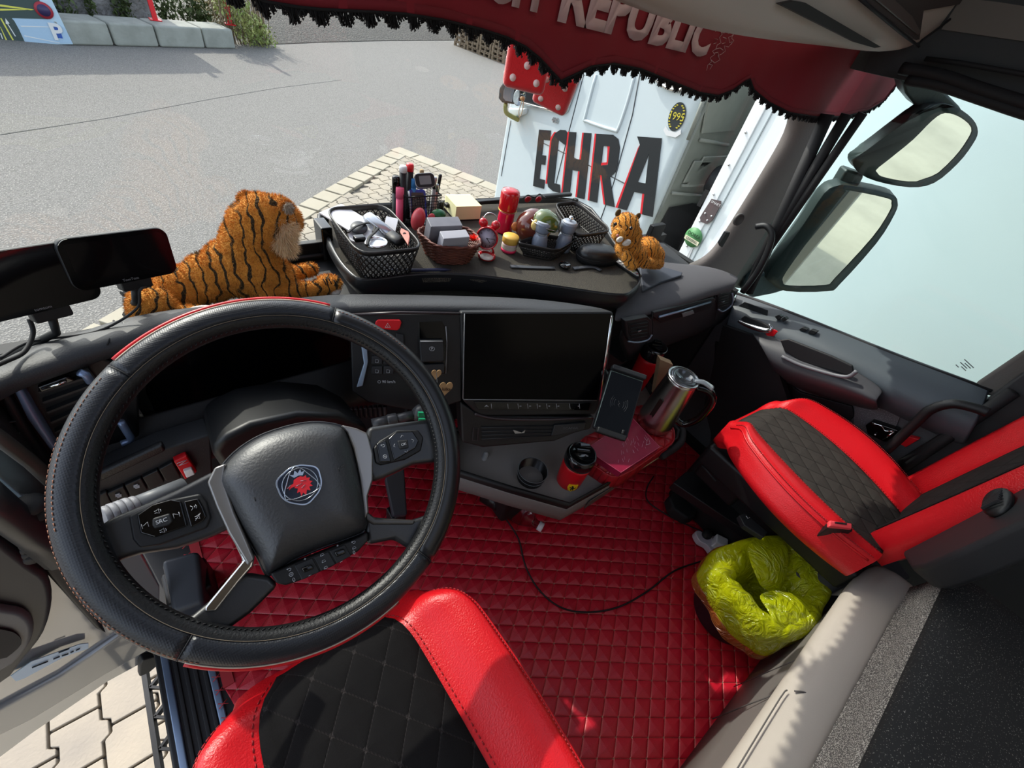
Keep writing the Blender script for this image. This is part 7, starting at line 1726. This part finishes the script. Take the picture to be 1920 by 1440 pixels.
kb2 = at(1196, 712, 'z', .42); mug('red travel mug with a black lid beside the phone holder', V(kb2.x, kb2.y, .36), .225, .040)
# open black cup
b = at(990, 905, 'z', .36); t = thing('black_cup', 'open black cup standing in the dark console tray', 'cup', V(b.x, b.y, .347))
mb = MB(); b = V(b.x, b.y, .347); mb.lathe([(.030, 0), (.036, .004), (.042, .075), (.043, .078), (.040, .078), (.034, .010), (0, .008)], b, None, 36, caps=False); put(mb, 'cup_body', mat('cup_black', '0e0e10', .25), t)
mb = MB(); mb.tube([b+V(.0425*cos(a), .0425*sin(a), .079) for a in [k*pi/18 for k in range(36)]], .0012, 6, closed=True); mb.tube([b+V(.0415*cos(a), .0415*sin(a), .062) for a in [k*pi/18 for k in range(36)]], .0010, 6, closed=True); put(mb, 'cup_rim', mat('rim_grey', '5a5d60', .3), t)
# white car charger
a, b = at(900, 882, 'z', .365), at(911, 852, 'z', .395); t = thing('car_charger', 'small grey-white charger plug in the left of the console tray', 'charger', a)
mb = MB(); mb.cap(a, b, .011, .008); put(mb, 'plug_body', mat('charger_grey', '8f8f92', .4), t)
mb = MB(); mb.tube([at(875, 850, 'z', .36), at(885, 862, 'z', .36), at(898, 878, 'z', .356)], .002, 6, smoothn=4); put(mb, 'plug_lead', M_rub, t)
# phone holder
HC = V(.727, .327, .719); HX = V(.655, -.755, -.04).normalized(); HY = V(.608, .495, .62)
HF = frame(HC, HX, HY); t = thing('phone_holder', 'black wireless charging phone holder at the right edge of the screen', 'phone holder', HC)
mb = MB(); slab(mb, HF, rrect(.085, .150, .006), -.014, .0); put(mb, 'back_plate', M_blk, t, bevel=.002)
mb = MB(); slab(mb, HF, rrect(.078, .138, .004), .0, .0016); put(mb, 'glass_face', mat('holder_glass', '050607', .12, spec=.12), t)
mb = MB(); mb.tube([HF @ V(-.0405, -.07, .002), HF @ V(-.0405, .070, .002), HF @ V(.0405, .070, .002)], .0008, 5); put(mb, 'pale_edge', mat('edge_mint', '7f9490', .3), t)
mb = MB()
for r_ in (.012, .017, .021):
    for s_ in (0, pi): mb.tube([HF @ V(r_*cos(a+s_), .0+r_*1.2*sin(a+s_), .0018) for a in [-.6+.2*k for k in range(7)]], .0004, 4)
mb.tube([HF @ V(-.003, .006, .0018), HF @ V(.002, -.001, .0018), HF @ V(-.002, -.001, .0018), HF @ V(.003, -.008, .0018)], .0004, 4); put(mb, 'charging_symbol', mat('faint_symbol', '3a3b3f', .4), t)
mb = MB(); mb.box((0, .079, .004), (.085, .012, .022)); o = mb.build('top_clamp', M_blk2, t, bevel=.003); o.matrix_parent_inverse = Matrix.Identity(4); o.matrix_basis = Matrix.Translation(-t.location) @ HF
mb = MB(); mb.box((0, -.076, .008), (.070, .014, .024)); mb.box((.028, -.062, .004), (.008, .012, .006)); o = mb.build('bottom_clamp', M_blk, t, bevel=.003); o.matrix_basis = Matrix.Translation(-t.location) @ HF
mb = MB(); mb.tube([HF @ V(0, .02, -.012), HF @ V(.01, .03, -.06), SF @ V(.172, -.03, -.01)], .012, 10, smoothn=4); put(mb, 'holder_arm', M_blk, t)
# bottle under the console
b = at(1018, 990, 'z', .045); e = at(952, 950, 'z', .045)
t = thing('water_bottle', 'clear plastic water bottle lying on the mat under the console', 'bottle', b)
dd = (e-b).normalized()
M_pet = mat('clear_plastic', 'eef2f4', .04, trans=1, ior=1.25)
mb = MB(); mb.lathe([(.014, .018), (.015, .03), (.026, .055), (.034, .075), (.036, .10), (.034, .14), (.036, .18), (.036, .24), (.030, .245)], b, dd, 28); put(mb, 'bottle_body', M_pet, t)
mb = MB(); mb.lathe([(.015, 0), (.0165, .003), (.0165, .018)], b, dd, 24); put(mb, 'white_cap', mat('cap_milky', 'cfc8cc', .4), t)
# floor cables, strip
def cable(label, pts, r=.0028, z=.006):
    mb = MB(); mb.tube([at(*p, 'z', z) for p in pts], r, 6, smoothn=6); o = mb.build('power_cable', M_rub); tag(o, label, 'cable'); return o
cable('long black cable curving across the red mat to the bin', [(945, 968), (972, 1010), (985, 1060), (1010, 1105), (1050, 1138), (1100, 1148), (1160, 1138), (1215, 1108), (1265, 1070), (1322, 1050)])
cable('black cable running from the console edge to the white power strip', [(1226, 893), (1213, 915), (1215, 940), (1250, 965), (1290, 985), (1316, 996)])
mb = MB(); mb.tube([at(935, 955, 'z', .03), at(946, 969, 'z', .012)], .0045, 8); o = mb.build('cable_plug', M_blk2); tag(o, 'small black plug at the upper end of the long floor cable', 'plug')
t = thing('power_strip', 'white wavy power strip with a white plug between the bin and the seat', 'power strip', at(1335, 1015, 'z', .02))
q = [(1304, 998), (1312, 994), (1326, 1004), (1340, 1004), (1352, 1014), (1366, 1030), (1352, 1040), (1336, 1034), (1326, 1022), (1312, 1014)]
mb = MB(); mb.prism(catmull([at(*p, 'z', .035) for p in q], 3, True), (0, 0, -.03)); put(mb, 'strip_body', mat('strip_white', 'b8afb8', .4), t, bevel=.004)
mb = MB(); c = at(1352, 1016, 'z', .06); mb.box(c-V(0, 0, .012), (.04, .045, .045), Matrix.Rotation(.5, 3, 'Z')); put(mb, 'white_plug', mat('plug_white', 'c9c9cc', .4), t, bevel=.005)
mb = MB(); mb.ball(at(1326, 1002, 'z', .05), (.022, .018, .016)); put(mb, 'black_plug', M_rub, t)
# ================================================================== BIN WITH YELLOW BAG
Bc = V(1.115, -.195, 0)
t = thing('waste_bin', 'dark waste bin on the red mat lined with a yellow bag', 'bin', Bc)
mb = MB(); mb.lathe([(.10, 0), (.105, .004), (.125, .235), (.127, .24), (.121, .24), (.10, .012), (0, .01)], Bc+V(0, 0, .002), None, 40, caps=False, ell=(1.1, 1)); put(mb, 'bin_body', mat('bin_dark', '1d1826', .5), t)
def bagmat(name, col, tcol, alpha):
    m = bpy.data.materials.new(name); m.use_nodes = True; n = m.node_tree.nodes; l = m.node_tree.links; n.clear()
    d = n.new('ShaderNodeBsdfDiffuse'); d.inputs[0].default_value = lin(col); tr = n.new('ShaderNodeBsdfTranslucent'); tr.inputs[0].default_value = lin(col)
    tp = n.new('ShaderNodeBsdfTransparent'); tp.inputs[0].default_value = lin(tcol); g = n.new('ShaderNodeBsdfGlossy'); g.inputs['Roughness'].default_value = .18
    m1 = n.new('ShaderNodeMixShader'); m1.inputs[0].default_value = .6; l.new(d.outputs[0], m1.inputs[1]); l.new(tr.outputs[0], m1.inputs[2])
    m2 = n.new('ShaderNodeMixShader'); m2.inputs[0].default_value = alpha; l.new(m1.outputs[0], m2.inputs[1]); l.new(tp.outputs[0], m2.inputs[2])
    lw_ = n.new('ShaderNodeLayerWeight'); lw_.inputs[0].default_value = .25; f_ = n.new('ShaderNodeMath'); f_.operation = 'MULTIPLY'; f_.inputs[1].default_value = .7; l.new(lw_.outputs['Facing'], f_.inputs[0]); m3 = n.new('ShaderNodeMixShader'); l.new(f_.outputs[0], m3.inputs[0]); l.new(m2.outputs[0], m3.inputs[1]); l.new(g.outputs[0], m3.inputs[2])
    tc = n.new('ShaderNodeTexCoord'); ns = n.new('ShaderNodeTexNoise'); ns.inputs['Scale'].default_value = 20; ns.inputs['Detail'].default_value = 3; ns.inputs['Distortion'].default_value = 2.5; l.new(tc.outputs['Object'], ns.inputs['Vector'])
    bp = n.new('ShaderNodeBump'); bp.inputs['Strength'].default_value = 1; bp.inputs['Distance'].default_value = .016; l.new(ns.outputs[0], bp.inputs['Height'])
    for k in (d, tr, g): l.new(bp.outputs[0], k.inputs['Normal'])
    o = n.new('ShaderNodeOutputMaterial'); l.new(m3.outputs[0], o.inputs[0]); return m
MY = bagmat('yellow_bag_film', 'e9ef1c', 'e6e05a', .14); MO = bagmat('orange_bag_film', 'cf7a3a', 'd99a6a', .15)
outl = [at(*p, 'z', z) for p, z in (((1440, 1003), .26), ((1490, 1010), .27), ((1535, 1050), .27), ((1560, 1106), .26), ((1540, 1150), .235), ((1530, 1180), .215), ((1490, 1205), .20), ((1450, 1222), .185), ((1400, 1195), .19), ((1350, 1140), .205), ((1322, 1080), .23), ((1330, 1040), .25), ((1380, 1012), .26))]
Oc = catmull(outl, 8, True); NB = len(Oc); bcen = sum(Oc, V(0, 0, 0))/NB; bcen = V(bcen.x+.01, bcen.y-.0, bcen.z)
def bagring(f, z, amp, fr, seed, blend=0):
    out = []
    for i in range(NB):
        a = 2*pi*i/NB; p = Oc[i]; d = p-bcen; d.z = 0
        cr_ = 1+amp*(sin(a*fr+seed)*.6+noise.noise(V(cos(a)*2.5, sin(a)*2.5, seed))*1.3)
        q = bcen+d*f*cr_; q.z = z+(p.z-.235)*max(0, blend)+amp*.22*noise.noise(V(cos(a)*5, sin(a)*5, seed+5))+amp*.10*abs(sin(a*fr*1.5+seed)); out.append(q)
    return out
mb = MB()
mb.ring([bagring(1.0, .185, .04, 9, 2, 1), bagring(1.0, .225, .03, 11, 3, 1), bagring(.94, .258, .03, 7, 1, .7), bagring(.84, .268, .04, 8, 6, .4), bagring(.70, .262, .07, 6, 4), bagring(.52, .235, .09, 5, 8), bagring(.43, .17, .10, 5, 7), bagring(.38, .10, .08, 4, 5), bagring(.32, .05, .06, 4, 2), bagring(.05, .03, .02, 3, 1)], True, False)
put(mb, 'yellow_bag', MY, t, sub=1)
mb = MB()
mb.ring([bagring(1.005, .165, .05, 9, 2.2, 1), bagring(1.01, .20, .04, 9, 2, 1)], True, False); put(mb, 'orange_hem', MO, t, sub=1)
# folds: a flap of film hanging into the opening
mb = MB()
fl = [[at(1405, 1008, 'z', .285), at(1400, 1040, 'z', .30), at(1420, 1085, 'z', .27), at(1428, 1105, 'z', .20)], [at(1440, 1004, 'z', .28), at(1450, 1050, 'z', .30), at(1455, 1100, 'z', .26), at(1462, 1115, 'z', .18)], [at(1470, 1005, 'z', .28), at(1478, 1030, 'z', .29), at(1480, 1065, 'z', .26), at(1465, 1105, 'z', .18)]]
mb.grid(fl); fl = [[at(1415, 1115, 'z', .24), at(1440, 1140, 'z', .27), at(1455, 1180, 'z', .26), at(1460, 1210, 'z', .22)], [at(1450, 1105, 'z', .25), at(1480, 1130, 'z', .285), at(1500, 1165, 'z', .27), at(1500, 1200, 'z', .23)], [at(1490, 1112, 'z', .24), at(1520, 1130, 'z', .27), at(1540, 1150, 'z', .25), at(1535, 1180, 'z', .22)]]
mb.grid(fl); put(mb, 'bag_fold', MY, t, sub=2)
# ================================================================== OPEN DRIVER DOOR
DP = V(-.392, .656, -.1); Dn = V(.17, -.985, 0).normalized()
def dd_(px, py, d=0): return atp(px, py, DP+Dn*d, Dn)
t = thing('door_2', 'open driver door seen at the lower left with a painted lower panel', 'door', DP); t['kind'] = 'structure'
def dpr(name, pts, d0, d1, m, bevel=.004, sm=0):
    P_ = [dd_(*p, d1) for p in pts]
    if sm: P_ = catmull(P_, sm, True)
    mb = MB(); mb.prism(P_, -Dn*(d1-d0)); return put(mb, name, m, t, bevel=bevel)
M_gp = mat('grey_gloss_paint', '9b9da0', .10, metal=.6, coat=.5, bump=(3, .5, .02))
dpr('painted_panel', [(-140, 1480), (0, 1421), (60, 1376), (200, 1280), (277, 1238), (300, 1215), (300, 1100), (250, 1010), (160, 960), (60, 950), (-140, 980)], -.05, 0, M_gp)
dpr('panel_step', [(-140, 1410), (0, 1330), (110, 1270), (190, 1215), (270, 1160), (290, 1180), (290, 1215), (200, 1266), (60, 1352), (-140, 1450)], -.02, .012, mat('grey_gloss_paint2', '7d7f80', .15, metal=.3, coat=.5), .01)
dpr('rubber_stop', [(262, 1248), (268, 1238), (290, 1232), (300, 1245), (280, 1262), (262, 1270)], 0, .02, M_blk2, .004)
dpr('door_card', [(-150, 880), (0, 1010), (60, 1060), (92, 1085), (100, 1130), (86, 1185), (48, 1235), (0, 1285), (-150, 1330)], 0, .035, mat('door_card_dark', '2a2c2f', .4), .012, 3)
dpr('card_rim', [(-150, 1110), (0, 1140), (48, 1150), (66, 1176), (54, 1215), (0, 1262), (-150, 1300)], .03, .05, mat('card_grey', '4a4d52', .35), .012, 3)
dpr('card_pocket', [(-150, 1160), (0, 1180), (32, 1190), (40, 1208), (14, 1232), (0, 1236), (-150, 1280)], .045, .055, M_rub, .004, 3)
o = dpr('type_label', [(20, 1268), (60, 1240), (150, 1208), (166, 1206), (166, 1216), (120, 1232), (46, 1272), (30, 1278)], .012, .014, mat('label_blue', '9fb4c6', .3), .0005)
mb = MB()
for (a, b) in (((100, 1236), (112, 1231)), ((116, 1230), (128, 1226)), ((132, 1224), (138, 1221)), ((142, 1220), (150, 1216)), ((60, 1252), (90, 1240)), ((110, 1224), (130, 1216))): mb.tube([dd_(*a, .016), dd_(*b, .016)], .0016, 4)
put(mb, 'label_writing', mat('ink_dark', '232a33', .6), t)
dpr('window_patch', [(-150, 860), (0, 896), (40, 930), (95, 965), (60, 985), (20, 958), (-150, 900)], .0, .004, mat('sky_through_window', '8fa6b4', .2), .001)  # bright sky behind the door window, painted as a solid patch
dpr('lower_trim', [(-150, 900), (20, 960), (96, 1010), (140, 1080), (200, 1190), (180, 1180), (90, 1080), (40, 1020), (-150, 960)], .0, .02, mat('door_trim_black', '1a1c1e', .5), .006)
mb = MB(); mb.tube([dd_(-60, 905, .06), dd_(0, 955, .06), dd_(60, 1000, .06), dd_(110, 1045, .05)], .022, 14); put(mb, 'grab_tube', mat('tube_black', '232426', .35), t)
mb = MB()
for k in range(6): mb.lathe([(.012, 0), (.012, .004)], dd_(48+k*3, 1000+k*9, .05), Dn, 16)
mb.ball(dd_(54, 948, .05), (.022, .02, .014)); mb.ball(dd_(68, 960, .05), (.018, .02, .012)); put(mb, 'cable_boot', M_rub, t)
# strip between the left vents and the open door: black A-pillar foot
mb = MB(); mb.prism([at(*p, 'y', .70) for p in [(-80, 700), (-60, 830), (0, 905), (90, 975), (150, 1010), (150, 960), (90, 900), (20, 820)]], (0, .05, 0)); o = mb.build('trim_5', mat('pillar_foot', '2b2a2a', .45), bevel=.008); struct(o)
mb = MB(); mb.tube([at(*p, 'y', .69) for p in [(-60, 780), (0, 822), (60, 868), (120, 925)]], .010, 10); o = mb.build('trim_6', mat('pillar_foot2', '47443f', .4)); struct(o)
# reflected board standing outside the left of the cab (its mirror image shows faintly in the side window)
bpy.context.view_layer.update()
# ------------------------------------------------------------------ sub-parts under the part that carries them
def bname(o): return o.name.split('.')[0]
def centre(o):
    c = Vector((0, 0, 0))
    for v in o.bound_box: c += Vector(v)
    return c/8
def nest(root, pairs):
    kids = list(root.children)
    for pn, cns in pairs:
        ps = [k for k in kids if bname(k) in (pn if isinstance(pn, tuple) else (pn,))]
        for k in kids:
            if bname(k) in cns and k not in ps and k.parent == root and ps:
                p = min(ps, key=lambda q: (centre(q)-centre(k)).length); k.parent = p; k.location = (0, 0, 0)
nest(D, [(('rocker_switch', 'red_guarded_switch'), ['switch_symbol', 'white_rocker']), ('screen_housing', ['centre_screen', 'screen_edge', 'screen_side_trim', 'key_strip', 'key_symbol']),
         ('lower_pod', ['name_plate', 'socket_frame', 'pod_rim']), ('hazard_switch', ['hazard_triangle']), ('parking_brake_recess', ['parking_brake_lever', 'lever_edge', 'recess_edge', 'brake_symbol', 'brake_button']),
         (('vent_frame', 'vent_housing', 'vent_opening'), ['vent_slat', 'vent_tab', 'vent_slider', 'vent_knob']), ('cluster_housing', ['instrument_screen', 'cluster_trim']), ('inlay_frame', ['inlay_recess', 'inlay_bar', 'cup_latch'])])
nest(W, [('pad_bezel', ['button_pad', 'source_button', 'ok_button']), ('lower_switch_bar', ['cruise_button', 'rocker_roll']), ('airbag_cover', ['horn_symbol']), ('rim', ['sewing_stitches'])])
for o in list(COL.objects):
    if o.parent: continue
    n = bname(o)
    if n == 'white_truck_cab': nest(o, [('mirror_housing', ['mirror_glass', 'mirror_arm', 'mirror_base']), ('side_window', ['window_rim']), ('badge_disc', ['badge_laurel', 'badge_year', 'badge_ribbon']), ('rear_wall', ['pressed_panel', 'pressed_rib'])])
    if n == 'white_trailer': nest(o, [('brown_sticker', ['sticker_dot', 'sticker_text']), ('green_sticker', ['green_sticker_band', 'green_sticker_name', 'green_sticker_word']), ('corner_post', ['rivet'])])
    if n == 'door_1': nest(o, [('armrest', ['pull_pocket', 'pocket_lip']), ('door_handle', ['red_handle_tip']), ('catch_plate', ['catch_lever'])])
    if n == 'door_2': nest(o, [('type_label', ['label_writing']), ('door_card', ['card_rim', 'card_pocket'])])
    if n == 'passenger_seat': nest(o, [('back_shell', ['side_knob', 'knob_ribs']), ('seat_base', ['base_rib', 'base_foot', 'adjuster_recess', 'lever'])])
    if n == 'travel_mug': nest(o, [('mug_lid', ['slide_tab']), ('yellow_shield', ['prancing_horse'])])
    if n == 'plush_tiger': nest(o, [('body', ['fur']), ('cheek_ruff', ['ruff_fur']), ('ear', ['inner_ear'])])
    if n == 'alarm_clock': nest(o, [('dial', ['hands', 'numeral'])])
    if n == 'kettle': nest(o, [('lid', ['thumb_lever'])])
    if n == 'navigation_device': nest(o, [('bezel', ['screen', 'brand_lettering'])])
bpy.context.view_layer.update()
